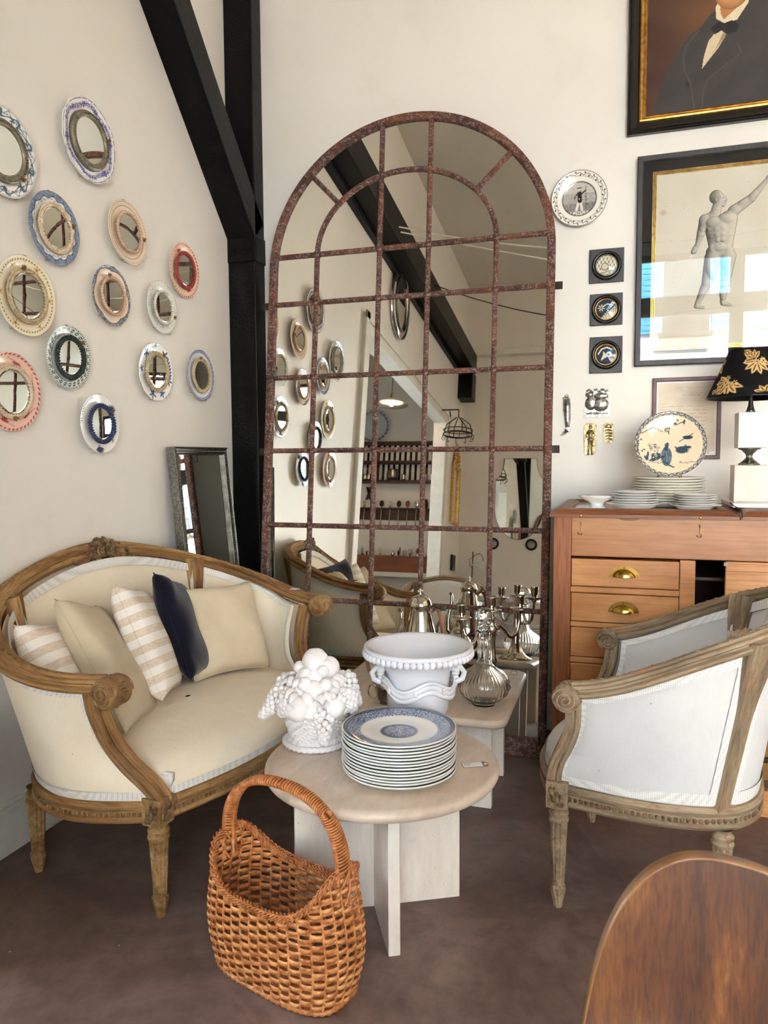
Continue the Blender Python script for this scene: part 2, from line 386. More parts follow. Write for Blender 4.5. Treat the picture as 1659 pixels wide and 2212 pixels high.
def glassm(name, tint=(1, 1, 1), ior=1.45, rough=0):
    m, nt, b = newmat(name); b.inputs['Base Color'].default_value = (*tint, 1); b.inputs['Transmission Weight'].default_value = 1
    b.inputs['IOR'].default_value = ior; b.inputs['Roughness'].default_value = rough; return m
M['glass'] = glassm('clear_crystal', (.97, .97, .95))
def pane_mat():
    m = bpy.data.materials.new('window_glass'); m.use_nodes = True; nt = m.node_tree; nt.nodes.clear()
    o = nt.nodes.new('ShaderNodeOutputMaterial'); mx = nt.nodes.new('ShaderNodeMixShader'); fr = nt.nodes.new('ShaderNodeFresnel')
    t = nt.nodes.new('ShaderNodeBsdfTransparent'); g = nt.nodes.new('ShaderNodeBsdfGlossy'); g.inputs['Roughness'].default_value = 0
    fr.inputs['IOR'].default_value = 1.5
    nt.links.new(fr.outputs[0], mx.inputs[0]); nt.links.new(t.outputs[0], mx.inputs[1]); nt.links.new(g.outputs[0], mx.inputs[2]); nt.links.new(mx.outputs[0], o.inputs[0])
    return m
M['pane'] = pane_mat()
def satin():
    m = pane_mat(); m.name = 'satin_glass'; g = [n for n in m.node_tree.nodes if n.type == 'BSDF_GLOSSY'][0]; g.inputs['Roughness'].default_value = .38; return m
M['satin'] = satin()
M['wicker'] = simple('wicker', (166, 92, 42), .36, c2=(226, 160, 98), vs=38, vst=(1, 1, 1.6), lo=.36, hi=.62, bs=260, bst=.3, coat=.25)
M['wickerd'] = simple('wicker_binding', (160, 86, 40), .35, c2=(204, 134, 74), vs=45, bs=260, bst=.3, coat=.25)
M['oak'] = wood('oak_stile', (126, 68, 34), (150, 86, 46), (168, 102, 60), 'z', 5, .42)
M['pine'] = wood('pine_drawer', (172, 110, 60), (194, 132, 78), (212, 156, 100), 'x', 5, .36, bst=.06, gs=.30)
M['fascia'] = wood('walnut_fascia', (132, 80, 42), (166, 108, 62), (190, 132, 82), 'x', 3, .38, bst=.08, gs=.30)
M['lidw'] = wood('lid_moulding', (108, 60, 34), (134, 78, 46), (156, 96, 60), 'x', 6, .4)
M['oakdoor'] = wood('oak_panel', (176, 112, 62), (200, 138, 84), (214, 156, 102), 'x', 4, .42, gs=.5)
M['plyseat'] = wood('varnished_chair_back', (58, 26, 6), (100, 54, 16), (166, 108, 50), 'z', 9, .3, 14, .5)
M['plyedge'] = simple('varnished_edge', (170, 122, 74), .3, c2=(120, 74, 36), vs=8, coat=.5)
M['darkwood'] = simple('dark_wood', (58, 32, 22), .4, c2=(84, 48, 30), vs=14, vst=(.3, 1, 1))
M['crate'] = simple('crate_wood', (112, 58, 32), .5, c2=(140, 78, 44), vs=10, vst=(.2, 1, 1))
M['handlew'] = simple('pot_handle_wood', (150, 112, 88), .45, c2=(128, 92, 70), vs=40)
M['trunk'] = simple('trunk_canvas', (150, 104, 42), .5, c2=(120, 80, 30), vs=10, bs=200)
M['trunkb'] = simple('trunk_leather', (70, 44, 30), .5, c2=(50, 30, 22), vs=30)
M['burg'] = simple('burgundy_frame', (106, 70, 72), .4, c2=(92, 58, 60), vs=40)
M['facade'] = simple('facade_render', (224, 220, 212), .9, c2=(208, 204, 196), vs=.6)
M['shutter'] = simple('blue_shutter', (96, 176, 214), .6)
M['green'] = simple('green_ribbon', (62, 74, 48), .6)
def emis(name, c, s):
    m, nt, b = newmat(name); b.inputs['Emission Color'].default_value = (*c, 1); b.inputs['Emission Strength'].default_value = s; return m
M['bulb'] = emis('warm_bulb', (1, .66, .34), 60)
# ================================================================ SETTING
def struct(name, mb, mat, parent=None, bev=0, kind='structure', smooth=False):
    o = mb.build(name, mat, parent, smooth=smooth, bev=bev)
    if parent is None: o['kind'] = kind
    return o
ZC = 5.15
struct('floor', MB().box(-4.3, 3.9, -2.7, 3.85, -.1, 0), M['floor'])
struct('ceiling', MB().box(-2.19, 3.9, -2.82, 3.97, ZC, ZC+.1), M['ceil'])
w = MB(); w.box(-2.19, -2.07, 1.4, 3.97, 0, ZC); w.box(-2.19, -2.07, -1.55, 1.4, 2.95, ZC); w.box(-2.19, -2.07, -2.7, -1.55, 0, ZC)
struct('wall_left', w, M['wall'])
struct('wall_back', MB().box(-2.07, 4.02, 3.85, 3.97, 0, ZC), M['wall'])
struct('wall_right', MB().box(3.9, 4.02, -2.82, 3.85, 0, ZC), M['wall'])
w = MB(); w.box(-4.42, .05, -2.82, -2.7, 0, ZC); w.box(.05, 3.9, -2.82, -2.7, 0, .4); w.box(.05, 3.9, -2.82, -2.7, 3.95, ZC)
struct('wall_front', w, M['wall'])
# annex room behind the opening in the left wall
w = MB(); w.box(-4.42, -4.3, -2.7, -.75, 0, 4.0); w.box(-4.42, -4.3, 1.15, 1.9, 0, 4.0); w.box(-4.42, -4.3, -.75, 1.15, 0, 1.1); w.box(-4.42, -4.3, -.75, 1.15, 2.7, 4.0)
struct('wall_annex_left', w, M['wall'])
struct('wall_annex_back', MB().box(-4.3, -2.19, 1.78, 1.9, 0, 4.0), M['wall'])
struct('ceiling_annex', MB().box(-4.42, -2.19, -2.7, 1.9, 4.0, 4.1), M['ceil'])
# opening casing
w = MB(); w.box(-2.2, -2.045, 1.39, 1.53, 0, 2.94); w.box(-2.2, -2.045, -1.68, -1.54, 0, 2.94); w.box(-2.2, -2.045, -1.68, 1.53, 2.94, 3.08)
w.box(-2.045, -2.03, 1.47, 1.55, 0, 3.10); w.box(-2.045, -2.03, -1.70, -1.62, 0, 3.10); w.box(-2.045, -2.03, -1.70, 1.55, 3.03, 3.10)
struct('trim_opening', w, M['trimw'], bev=.004)
struct('trim_front_ledge', MB().box(-2.07, 3.9, -2.7, -2.6, 4.15, 4.23), M['trimw'], bev=.006)
# baseboards: board, groove and cap
def baseboard(name, x0, x1, y0, y1, axis, s):
    w = MB()
    for d, z0, z1 in ((.018, 0, .155), (.028, .155, .172), (.012, .172, .19)):
        if axis == 'y': w.box(min(x0, x0+s*d), max(x0, x0+s*d), y0, y1, z0, z1)
        else: w.box(x0, x1, min(y0, y0+s*d), max(y0, y0+s*d), z0, z1)
    struct(name, w, M['trimw'], bev=.002)
baseboard('baseboard_left', -2.07, 0, 1.56, 3.85, 'y', 1)
baseboard('baseboard_back', -2.04, 3.9, 3.85, 0, 'x', -1)
baseboard('baseboard_front', -2.07, .05, -2.7, 0, 'x', 1)
baseboard('baseboard_right', 3.9, 0, -2.7, 3.85, 'y', -1)
# dado rail on back wall hidden behind the bureau
# shop window behind the viewer
win = thing('window_1', None, None, (0, -2.76, 0)); win['kind'] = 'structure'
fr = MB()
for x in (.05, 1.25, 2.5, 3.82): fr.box(x, x+(.16 if 1 < x < 3 else .08), -.04, .04, .4, 3.95)
for z, h in ((.4, .08), (3.18, .24), (3.87, .08), (1.2, .06)): fr.box(.05, 3.9, -.035, .035, z, z+h)
fr.build('window_frame', M['greyf'], win, smooth=False, bev=.004)
for i, x in enumerate((.13, 1.41, 2.66)):
    x1 = (1.25, 2.5, 3.82)[i]
    for z0, z1 in ((.48, 1.2), (1.26, 3.18), (3.42, 3.87)):
        MB().box(x, x1, -.004, .004, z0, z1).build('pane', M['pane'], win, smooth=False)
fill_win = thing('added_annex_window', None, None, (-4.36, 0, 0)); fill_win['kind'] = 'structure'  # unseen window, added to let sky light into the annex
fr = MB()
for y in (-.75, .16, 1.07): fr.box(-.03, .03, y, y+.08, 1.1, 2.7)
for z in (1.1, 1.86, 2.62): fr.box(-.028, .028, -.75, 1.15, z, z+.08)
fr.build('window_frame', M['trimw'], fill_win, smooth=False, bev=.004)
for y0, y1 in ((-.67, .16), (.24, 1.07)):
    for z0, z1 in ((1.18, 1.86), (1.94, 2.62)):
        MB().box(-.003, .003, y0, y1, z0, z1).build('pane', M['pane'], fill_win, smooth=False)
# street and the house opposite, seen in the picture glass
struct('street', MB().box(-22, 24, -16, -2.9, -.25, -.15), simple('asphalt', (110, 108, 106), .9, c2=(128, 126, 122), vs=4))
hs = thing('house', 'pale rendered house across the street with blue shutters and iron balconies', 'house', (2.5, -12, 0))
b = MB(); b.box(-9, 9, -3, 0, -.2, 9.5); b.build('wall', M['facade'], hs, smooth=False)
b = MB(); b.box(-9.1, 9.1, .0, .18, 3.35, 3.6); b.box(-9.1, 9.1, 0, .25, 9.2, 9.5); b.build('cornice', M['facade'], hs, smooth=False, bev=.02)
for i in range(6):
    x = -6.6+i*2.5
    for z in (4.35, 7.0):
        q = MB().box(x, x+1.0, -.02, .05, z, z+1.7).build('window', simple('dark_window', (70, 78, 84), .1), hs, smooth=False) if (i, z) == (0, 4.35) else None
        if q is None:
            q = bpy.data.objects.new('window', WQ.data); COL.objects.link(q); q.parent = hs; q.location = (i*2.5, 0, z-4.35)
        else: WQ = q
        for s in (-.52, 1.02):
            if (i, z, s) == (0, 4.35, -.52):
                SQ = MB(); SQ.box(x+s, x+s+.5, .03, .07, z, z+1.7)
                for k in range(12): SQ.box(x+s+.05, x+s+.45, .07, .085, z+.08+k*.135, z+.15+k*.135)
                SQ = SQ.build('shutter', M['shutter'], hs, smooth=False)
            else:
                q = bpy.data.objects.new('shutter', SQ.data); COL.objects.link(q); q.parent = hs
                q.location = (i*2.5+s+.52, 0, z-4.35)
        if (i, z) == (0, 4.35):
            BQ = MB(); BQ.box(x-.1, x+1.1, .0, .3, z-.12, z-.04); BQ.box(x-.1, x+1.1, .27, .3, z+.75, z+.79)
            for k in range(25): BQ.box(x-.09+k*.049, x-.075+k*.049, .275, .29, z-.04, z+.75)
            for k in range(5):
                a = np.linspace(0, 2*PI, 16, endpoint=False)
                BQ.tube(np.stack([x+.05+k*.225+.09*np.cos(a), np.full(16, .285), z+.35+.18*np.sin(a)], -1), .012, 5, True, up=(0, 1, 0))
            BQ = BQ.build('balcony', M['iron'], hs, smooth=False)
        else:
            q = bpy.data.objects.new('balcony', BQ.data); COL.objects.link(q); q.parent = hs; q.location = (i*2.5, 0, z-4.35)

# ---------------------------------------------------------------- black timbers
post = thing('timber_post', 'tall black-painted post in the corner beside the arched mirror', 'post', (-2.07, 3.85, 0))
MB().box(0, .165, -.115, 0, .19, ZC).build('post', M['beam'], post, smooth=False, bev=.006)
MB().box(0, .172, -.122, 0, 2.46, 2.60).build('collar', M['beam'], post, smooth=False, bev=.005)
bl = MB()
for x in (.045, .125): bl.sph((x, -.127, 2.53), .011, 8, 6, sy=.7)
bl.build('bolt', M['beam'], post)
# diagonal brace rising along the left wall towards the viewer
br = thing('timber_brace', 'black sloping timber brace rising from the corner post along the plate wall', 'beam', (-2.07, 3.735, 2.56))
def bracebox(x0, x1, p0, p1, h):
    """box running from p0 to p1 (y, z) with thickness h perpendicular"""
    d = np.array(p1)-np.array(p0); n = np.array([-d[1], d[0]])/np.linalg.norm(d)
    n = n if n[1] > 0 else -n
    q = [np.array(p0), np.array(p1), np.array(p1)+n*h, np.array(p0)+n*h]
    m = MB(); m.add([(x0, *t) for t in q]+[(x1, *t) for t in q], [(0, 1, 2, 3), (7, 6, 5, 4), (0, 4, 5, 1), (1, 5, 6, 2), (2, 6, 7, 3), (3, 7, 4, 0)]); return m
bracebox(0, .165, (0, .02), (-1.065, 1.22), .155).build('timber', M['beam'], br, smooth=False, bev=.005)
# wall plate beam seen in the mirror
wb = thing('timber_beam', 'long black horizontal beam high on the plate wall, seen in the mirror', 'beam', (-2.07, 0, 3.80))
MB().box(0, .21, -2.35, 2.72, 0, .25).build('timber', M['beam'], wb, smooth=False, bev=.006)
MB().box(0, .19, -2.45, -2.2, -.36, 0).build('stub', M['beam'], wb, smooth=False, bev=.006)
MB().box(0, .05, -2.2, 2.72, -.05, 0).build('batten', M['beam'], wb, smooth=False, bev=.004)

# ================================================================ ARCHED WINDOW MIRROR
TH = math.atan2(.335, 3.15)
cT, sT = math.cos(TH), math.sin(TH)
# local: x = world x, y = up along mirror, z = out of glass (towards viewer)
am = thing('arched_mirror', 'tall arched window mirror with rusty iron glazing bars leaning on the back wall', 'mirror', mat=Matrix(((1, 0, 0, -1.0615), (0, sT, -cT, 3.462), (0, cT, sT, 0), (0, 0, 0, 1))))
def lz(z): return z/cT
HW = .745; CXs = lz(2.40); RZ = lz(3.137)-CXs
IX, IXR = -.4785, .4615; IC = lz(2.462); IRZ = .392
VX = [IX, -.1355, .1215, IXR]
RY = [lz(q) for q in (.672, 1.05, 1.438, 1.822, 2.21, 2.462)]
def outer_y(x, inset=0): return CXs+(RZ-inset)*math.sqrt(max(0, 1-(x/(HW-inset))**2))
# outer frame outline
th = np.linspace(0, PI, 61)
out = [(HW, 0.0)]+[(HW, y) for y in np.linspace(.3, CXs, 8)[:-1]]+[(HW*math.cos(t), CXs+RZ*math.sin(t)) for t in th]+[(-HW, y) for y in np.linspace(CXs, .3, 8)[1:]]+[(-HW, 0.0)]
fw_ = .038; f = MB()
def strip(mb, pts, prof, closed=False):
    """sweep in local xy with side in-plane, up = +z"""
    mb.sweep([(x, y, 0) for x, y in pts], prof, closed, up=(0, 0, 1))
# path centre line inset
cl = [(HW-fw_/2, .0)]+[(HW-fw_/2, y) for y in np.linspace(.2, CXs, 8)[:-1]]+[((HW-fw_/2)*math.cos(t), CXs+(RZ-fw_/2)*math.sin(t)) for t in th]+[(-HW+fw_/2, y) for y in np.linspace(CXs, .2, 8)[1:]]+[(-HW+fw_/2, 0.0)]
strip(f, cl, [(-.019, -.012), (.019, -.012), (.019, .012), (.012, .018), (-.012, .018), (-.019, .012)])
f.box(-HW, HW, 0, .085, -.012, .016)
f.build('outer_frame', M['rust'], am, smooth=False, bev=.002)
bp = [(-.013, -.004), (.013, -.004), (.011, .006), (.004, .012), (-.004, .012), (-.011, .006)]
def bar(pts):
    m = MB(); strip(m, pts, bp); return m.build('glazing_bar', M['rust'], am, smooth=False)
for i, x in enumerate(VX):
    top = (IC+.005 if i in (0, 3) else outer_y(x, fw_))
    ys = [.085]+RY+[top] if i not in (0, 3) else [.085]+RY
    for a, b2 in zip(ys[:-1], ys[1:]):
        if b2-a > .03: bar([(x, a+.0), (x, b2)])
for y in RY:
    xs = [-HW+fw_]+VX+[HW-fw_]
    for a, b2 in zip(xs[:-1], xs[1:]): bar([(a, y), (b2, y)])
icx = (IX+IXR)/2; ihw = (IXR-IX)/2
arc = [(icx+ihw*math.cos(t), IC+IRZ*math.sin(t)) for t in np.linspace(0, PI, 41)]
cuts = [0, 12, 19, 27, 40]
for a, b2 in zip(cuts[:-1], cuts[1:]): bar(arc[a:b2+1])
bar([(-.357, lz(2.711)), (-.520, lz(2.880))]); bar([(.361, lz(2.711)), (.525, lz(2.874))])
# solder knots at crossings
kn = None
for x in VX:
    for y in RY:
        if kn is None: kn = MB().sph((0, 0, 0), .019, 8, 5, sz=.45).build('joint', M['rust'], am); o = kn
        else: o = bpy.data.objects.new('joint', kn.data); COL.objects.link(o); o.parent = am
        o.location = (x, y, .009)
# panes: rectangular cells then arch cells
def pane(pts):
    m = MB(); m.prism(pts, -.010, -.004); return m.build('mirror_pane', M['mirror'], am, smooth=False)
xs = [-HW+fw_]+VX+[HW-fw_]; ys = [.085]+RY
for i in range(5):
    for j in range(6):
        if j == 5 and i in (0, 4): pass
        pane([(xs[i], ys[j]), (xs[i+1], ys[j]), (xs[i+1], ys[j+1]), (xs[i], ys[j+1])])
def arcy(x): return IC+IRZ*math.sqrt(max(0, 1-((x-icx)/ihw)**2))
for a, b2 in ((IX, VX[1]), (VX[1], VX[2]), (VX[2], IXR)):
    xx = np.linspace(b2, a, 13); pane([(a, IC), (b2, IC)]+[(x, arcy(x)) for x in xx if arcy(x) > IC+.001])
def orad(t): return ((HW-.03)*math.cos(t), CXs+(RZ-.03)*math.sin(t))
def irad(t): return (icx+ihw*math.cos(t), IC+IRZ*math.sin(t))
tO = [0.09, .70, math.acos(.1215/(HW-.03)), math.acos(-.1355/(HW-.03)), PI-.72, PI-.09]
tI = [0.0, .695, math.acos((.1215-icx)/ihw), math.acos((-.1355-icx)/ihw), PI-.71, PI]
for k in range(5):
    A = [orad(t) for t in np.linspace(tO[k], tO[k+1], 10)]; B = [irad(t) for t in np.linspace(tI[k+1], tI[k], 10)]
    pane(A+B)
for x, y in ((HW-.005, lz(2.208)), (HW-.005, lz(1.434)), (-HW-.035, lz(2.208)), (-HW-.035, lz(1.434))): MB().box(x, x+.04, y-.018, y+.018, -.010, -.004).build('fixing_lug', M['iron'], am, smooth=False)
hk = MB(); hk.box(HW-.030, HW-.016, lz(.60), lz(.66), .016, .028); hk.box(HW-.034, HW-.022, .06, .10, .016, .026); hk.build('latch', M['iron'], am, smooth=False, bev=.002)

# ================================================================ PLATE MIRRORS
def scene_noise(x, y, k=1.0, ph=0.0):
    return np.sin(31*k*x+6*np.sin(23*k*y+ph))*np.sin(29*k*y+5*np.sin(37*k*x+1.3+ph))
def c3(c): return np.array(lin(c))
def over(C, mask, col, a=1.0):
    m = np.clip(mask, 0, 1)[..., None]*a; return C*(1-m)+c3(col)*m
def soft(v, w=.02): return np.clip(.5+v/w, 0, 1)
def flower(C, X, Y, cx, cy, s, col, pet=6, rot=0, a=1, centre=None):
    dx, dy = X-cx, Y-cy; r = np.hypot(dx, dy); t = np.arctan2(dy, dx)+rot
    C = over(C, soft(s*(.62+.38*np.cos(pet*t))-r, .012), col, a)
    if centre: C = over(C, soft(s*.25-r, .012), centre)
    return C
def leafm(X, Y, cx, cy, L, wd, ang):
    dx, dy = X-cx, Y-cy; u = dx*math.cos(ang)+dy*math.sin(ang); v = -dx*math.sin(ang)+dy*math.cos(ang)
    return soft(wd*np.clip(1-(2*u/L-1)**2, 0, 1)-np.abs(v), .012)*((u > 0) & (u < L))
def ribbon(X, Y, pts, w):
    d = np.full(X.shape, 9.0)
    for (x0, y0), (x1, y1) in zip(pts[:-1], pts[1:]):
        vx, vy = x1-x0, y1-y0; t = np.clip(((X-x0)*vx+(Y-y0)*vy)/(vx*vx+vy*vy+1e-9), 0, 1)
        d = np.minimum(d, np.hypot(X-x0-t*vx, Y-y0-t*vy))
    return soft(w-d, .012)
def paint(style, X, Y):
    r = np.hypot(X, Y); T = np.arctan2(Y, X); C = np.ones(X.shape+(3,))
    rs = np.random.default_rng(abs(hash(style)) % 1000 if False else sum(map(ord, style)))
    def ringed(n, rr, s, col, pet=5, a=1, centre=None, jit=.0, start=0, arc=2*PI):
        nonlocal C
        for i in range(n):
            t = start+arc*i/n; q = rr+rs.uniform(-jit, jit)
            C = flower(C, X, Y, q*math.cos(t), q*math.sin(t), s*rs.uniform(.8, 1.2), col, pet, t, a, centre)
    W = (236, 234, 230); CR = (236, 216, 190)
    if style == 'violet_garland':
        C[:] = c3(W); v = .83+.035*np.sin(6*T)
        C = over(C, soft(.055+.03*scene_noise(X, Y, 1.3)-np.abs(r-v), .012)*(scene_noise(X, Y, 2.2) > -.35), (84, 86, 150))
        for q in (.965, .70): C = over(C, soft(.008-np.abs(r-q-.01*np.sin(6*T)), .008), (96, 98, 156))
        ringed(6, .82, .085, (70, 74, 142), 6); ringed(12, .86, .05, (84, 86, 150), 5)
    elif style == 'teal_scroll':
        C[:] = c3(W)
        C = over(C, soft(.022-np.abs(np.sin(10*T+16*(r-.8))*.07+.85-r), .012), (74, 108, 128))
        C = over(C, soft(.012-np.abs(np.cos(20*T)*.05+.9-r), .01), (86, 118, 136))
        ringed(9, .82, .095, (70, 100, 122), 5); C = over(C, soft(.030-np.abs(r-.86), .012)*(scene_noise(X, Y, 1.6) > .1), (80, 108, 130)); C = over(C, soft(.01-abs(r-.975), .008), (96, 124, 140))
    elif style == 'blue_band':
        C[:] = c3(W); sc8 = .84+.03*np.cos(14*T)
        m = soft(r-sc8, .02); C = over(C, m, (92, 112, 142)); C = over(C, m*(scene_noise(X, Y, 2.6) > .15), (150, 166, 188))
        C = over(C, soft(.012-np.abs(r-sc8), .01), (52, 72, 110)); ringed(14, .885, .035, (40, 60, 100), 4)
        C = over(C, soft(.02-np.abs(r-.78-.02*np.sin(28*T)), .012)*(scene_noise(X, Y, 3) > 0), (110, 128, 156))
    elif style == 'dark_border':
        C[:] = c3((240, 220, 196)); sc8 = .83+.10*np.abs(np.cos(2.5*T+.6))
        m = soft(r-sc8, .02); C = over(C, m, (70, 80, 106)); C = over(C, m*(scene_noise(X, Y, 3.0) > .28), (196, 198, 200))
        C = over(C, soft(.012-np.abs(r-sc8), .01), (40, 46, 70))
    elif style == 'bead_lines':
        C[:] = c3((238, 218, 192))
        for q, n in ((.95, 100), (.82, 90)):
            C = over(C, soft(.012-np.abs(r-q), .01)*(np.sin(n*T) > -.3), (70, 62, 50))
        C = over(C, soft(.006-np.abs(r-.88), .006), (190, 160, 130))
    elif style in ('red_spray', 'red_leaf'):
        C[:] = c3((238, 205, 180) if style == 'red_spray' else (236, 196, 178))
        n = 44; C = over(C, soft(.026+.018*np.cos(n*T)-np.abs(r-.95), .014)*(np.sin(n*T*1.0+r*80) > -.4), (188, 70, 68))
        for i in range(4 if style == 'red_spray' else 6):
            a = i*2*PI/(4 if style == 'red_spray' else 6)+.5; cx, cy = .80*math.cos(a), .80*math.sin(a)
            for k in range(5): C = over(C, leafm(X, Y, cx, cy, .16, .028, a+1.9+k*.62), (190, 78, 76))
            C = over(C, ribbon(X, Y, [(cx, cy), (.82*math.cos(a+.22), .82*math.sin(a+.22)), (.88*math.cos(a+.4), .88*math.sin(a+.4))], .008), (176, 66, 66))
    elif style == 'grey_sprig':
        C[:] = c3((228, 228, 220))
        for i in range(64):
            a = rs.uniform(0, 2*PI); q = rs.uniform(.70, .93); C = flower(C, X, Y, q*math.cos(a), q*math.sin(a), rs.uniform(.025, .05), (138, 142, 136), 5, a, .8, (226, 226, 220))
        C = over(C, soft(.012-np.abs(r-.97), .01)*(np.sin(70*T) > 0), (120, 126, 120))
    elif style == 'yellow_floral':
        C[:] = c3((238, 226, 198)); C = over(C, soft(.02-np.abs(r-.90), .014)*(np.sin(60*T+20*r) > -.1), (124, 134, 110))
        C = over(C, soft(.006-np.abs(r-.975), .006), (90, 90, 60)); ringed(6, .82, .12, (222, 176, 96), 5, .9, (130, 126, 90)); ringed(12, .86, .04, (206, 170, 110), 5, .7)
    elif style == 'green_fern':
        C[:] = c3((222, 228, 224)); n = 26
        C = over(C, soft(.065*np.abs(np.sin(n*T/2+9*r))-np.abs(r-.86), .014), (66, 88, 80)); C = over(C, soft(.012-np.abs(r-.86), .01), (226, 232, 228))
        C = over(C, soft(.03-np.abs(r-.965), .012)*(np.sin(80*T) > -.2), (110, 128, 118))
        C = over(C, soft(.028-np.abs(r-.74), .012)*(scene_noise(X, Y, 3) > -.2), (96, 114, 106))
    elif style == 'blue_rose':
        C[:] = c3((240, 240, 238))
        for a, s in ((1.3, .16), (.55, .14), (2.0, .12), (-.6, .13), (-1.4, .11), (-2.1, .13), (2.8, .09)):
            cx, cy = .80*math.cos(a), .80*math.sin(a)
            for k in range(5): C = over(C, leafm(X, Y, cx, cy, s*1.7, s*.28, a+k*1.3), (54, 82, 104))
            C = flower(C, X, Y, cx, cy, s, (92, 122, 178), 6, a, 1, (48, 66, 130))
        for k in range(7):
            a = .2-k*.13; C = over(C, leafm(X, Y, .72*math.cos(a), .72*math.sin(a), .26, .045, a+.5), (46, 84, 96) if k % 2 else (70, 110, 168))
    elif style == 'navy_spray':
        C[:] = c3((238, 238, 236)); C = over(C, soft(.03-np.abs(r-.93), .012)*(np.abs(T-2.6) < .7)*(np.sin(70*T) > -.2), (64, 70, 112))
        for cx, cy in ((.62, .44), (-.1, -.80)):
            for k in range(9): C = over(C, leafm(X, Y, cx, cy, .26, .026, (.3+k*.32 if cy > 0 else 3.6+k*.3)), (52, 60, 104))
            C = flower(C, X, Y, cx, cy, .10, (74, 84, 136), 6)
        for cx, cy in ((.80, -.30), (.62, -.60), (.72, -.05)):
            C = over(C, leafm(X, Y, cx-.07, cy, .15, .025, .5), (46, 52, 88)); C = over(C, leafm(X, Y, cx, cy-.05, .13, .02, 1.9), (46, 52, 88))
    elif style == 'blue_chain':
        C[:] = c3((228, 230, 232)); C = over(C, soft(r-.90, .012), (206, 212, 224)); C = over(C, soft(.01-np.abs(r-.90), .008), (80, 92, 150))
        C = over(C, soft(.010-np.abs(np.abs(r-.94)-.028*np.abs(np.cos(9*T))), .008), (92, 102, 156)); C = over(C, soft(.01-np.abs(r-.985), .008), (80, 92, 150))
    elif style == 'engraving':
        C[:] = c3((236, 232, 222))
        C = over(C, soft(.010-np.abs(r-.87-.035*np.sin(17*T)), .008), (46, 44, 44))
        for k in range(34): a = k*2*PI/34; q = .87+(.018 if k % 2 else -.018); C = over(C, leafm(X, Y, q*math.cos(a), q*math.sin(a), .10, .020, a+(1.0 if k % 2 else 2.2)), (48, 46, 46)); C = over(C, soft(.014-np.hypot(X-(q+.01)*math.cos(a+.06), Y-(q+.01)*math.sin(a+.06)), .008), (60, 58, 56))
        for q in (.985, .795): C = over(C, soft(.006-np.abs(r-q), .006), (60, 58, 56))
        inn = soft(.60-r, .01); sh = scene_noise(X, Y, .5, 1.0)*.5+.35*scene_noise(X, Y, 1.7)
        g = np.clip(.48+.35*sh+.25*(Y > .2)-.25*(Y < -.15), 0, 1)[..., None]
        C = C*(1-inn[..., None])+inn[..., None]*(c3((96, 92, 90))*(1-g)+c3((218, 214, 206))*g)
        C = over(C, soft(-Y-.46, .01)*inn, (228, 224, 214))
        for k in range(3): C = over(C, soft(.010-np.abs(Y+.50+k*.035), .006)*(np.sin(90*X+k*2) > -.3)*(np.abs(X) < .30-.05*k), (70, 66, 64))
        def cap(p0, p1, w, col): 
            nonlocal C
            C = over(C, ribbon(X, Y, [p0, p1], w)*inn, col)
        cap((-.02, -.10), (-.10, -.40), .045, (226, 222, 214)); cap((.05, -.10), (.10, -.40), .045, (222, 218, 210))
        cap((.01, .22), (.02, -.08), .075, (44, 42, 44)); cap((.0, .30), (.0, .31), .045, (200, 196, 188)); cap((-.07, .38), (.07, .38), .02, (36, 34, 36))
        cap((.08, .18), (.22, .28), .025, (44, 42, 44)); cap((.22, .44), (.24, -.36), .010, (40, 38, 38)); cap((-.08, .18), (-.18, .02), .025, (44, 42, 44))
        C = over(C, soft(.010-np.abs(r-.60), .008), (48, 46, 46))
    elif style == 'blue_tapestry':
        C[:] = c3((232, 230, 222)); m = soft(r-.68-.012*np.sin(60*T), .02)*soft(.985-r, .02)
        C = over(C, m, (44, 62, 108)); C = over(C, m*((scene_noise(X, Y, 1.3, .4) > .30)), (190, 200, 214)); C = over(C, m*((scene_noise(X, Y, 2.2, 2) > .50)), (200, 208, 218))
        for q in (.965, .92): C = over(C, soft(.016-np.abs(r-q), .01), (30, 42, 80))
        c2 = soft(.32-r, .012); C = over(C, c2, (66, 74, 116)); C = over(C, c2*(scene_noise(X, Y, 1.8) > .15), (196, 200, 210)); C = over(C, soft(.035-np.abs(r-.285), .01), (72, 78, 112))
    elif style == 'hen':
        C[:] = c3((236, 216, 186)); C = over(C, soft(.014-np.abs(r-.93-.026*np.sin(34*T)), .010), (66, 84, 102)); C = over(C, soft(.045-np.abs(r-.93), .014)*(scene_noise(X, Y, 2.2) > .05), (66, 84, 102))
        ink = (50, 72, 92); C = over(C, soft(.007-np.abs(r-.985), .006), ink)
        C = over(C, ribbon(X, Y, [(-.80, .34), (-.5, .52), (-.3, .50), (-.1, .62), (.15, .60), (.35, .68)], .012), ink); C = over(C, ribbon(X, Y, [(-.45, .52), (-.2, .40), (-.02, .44)], .010), ink)
        for k in range(22):
            x, y = [(-.05, .40), (.1, .60), (.3, .66), (-.85, .05), (-.82, -.1), (-.2, .44)][k % 6]
            C = over(C, leafm(X, Y, x+rs.uniform(-.08, .08), y+rs.uniform(-.08, .08), .09, .02, rs.uniform(0, 6)), ink)
        C = over(C, soft(1-((X+.10)/.15)**2-((Y+.36)/.30)**2, .12), (58, 84, 106)); C = over(C, soft(1-((X+.10)/.15)**2-((Y+.36)/.30)**2, .12)*(scene_noise(X, Y, 2.5) > .2), (140, 152, 160))
        C = over(C, ribbon(X, Y, [(-.12, -.15), (-.08, .02)], .05), ink); C = over(C, ribbon(X, Y, [(-.10, -.60), (.1, -.70)], .02), ink)
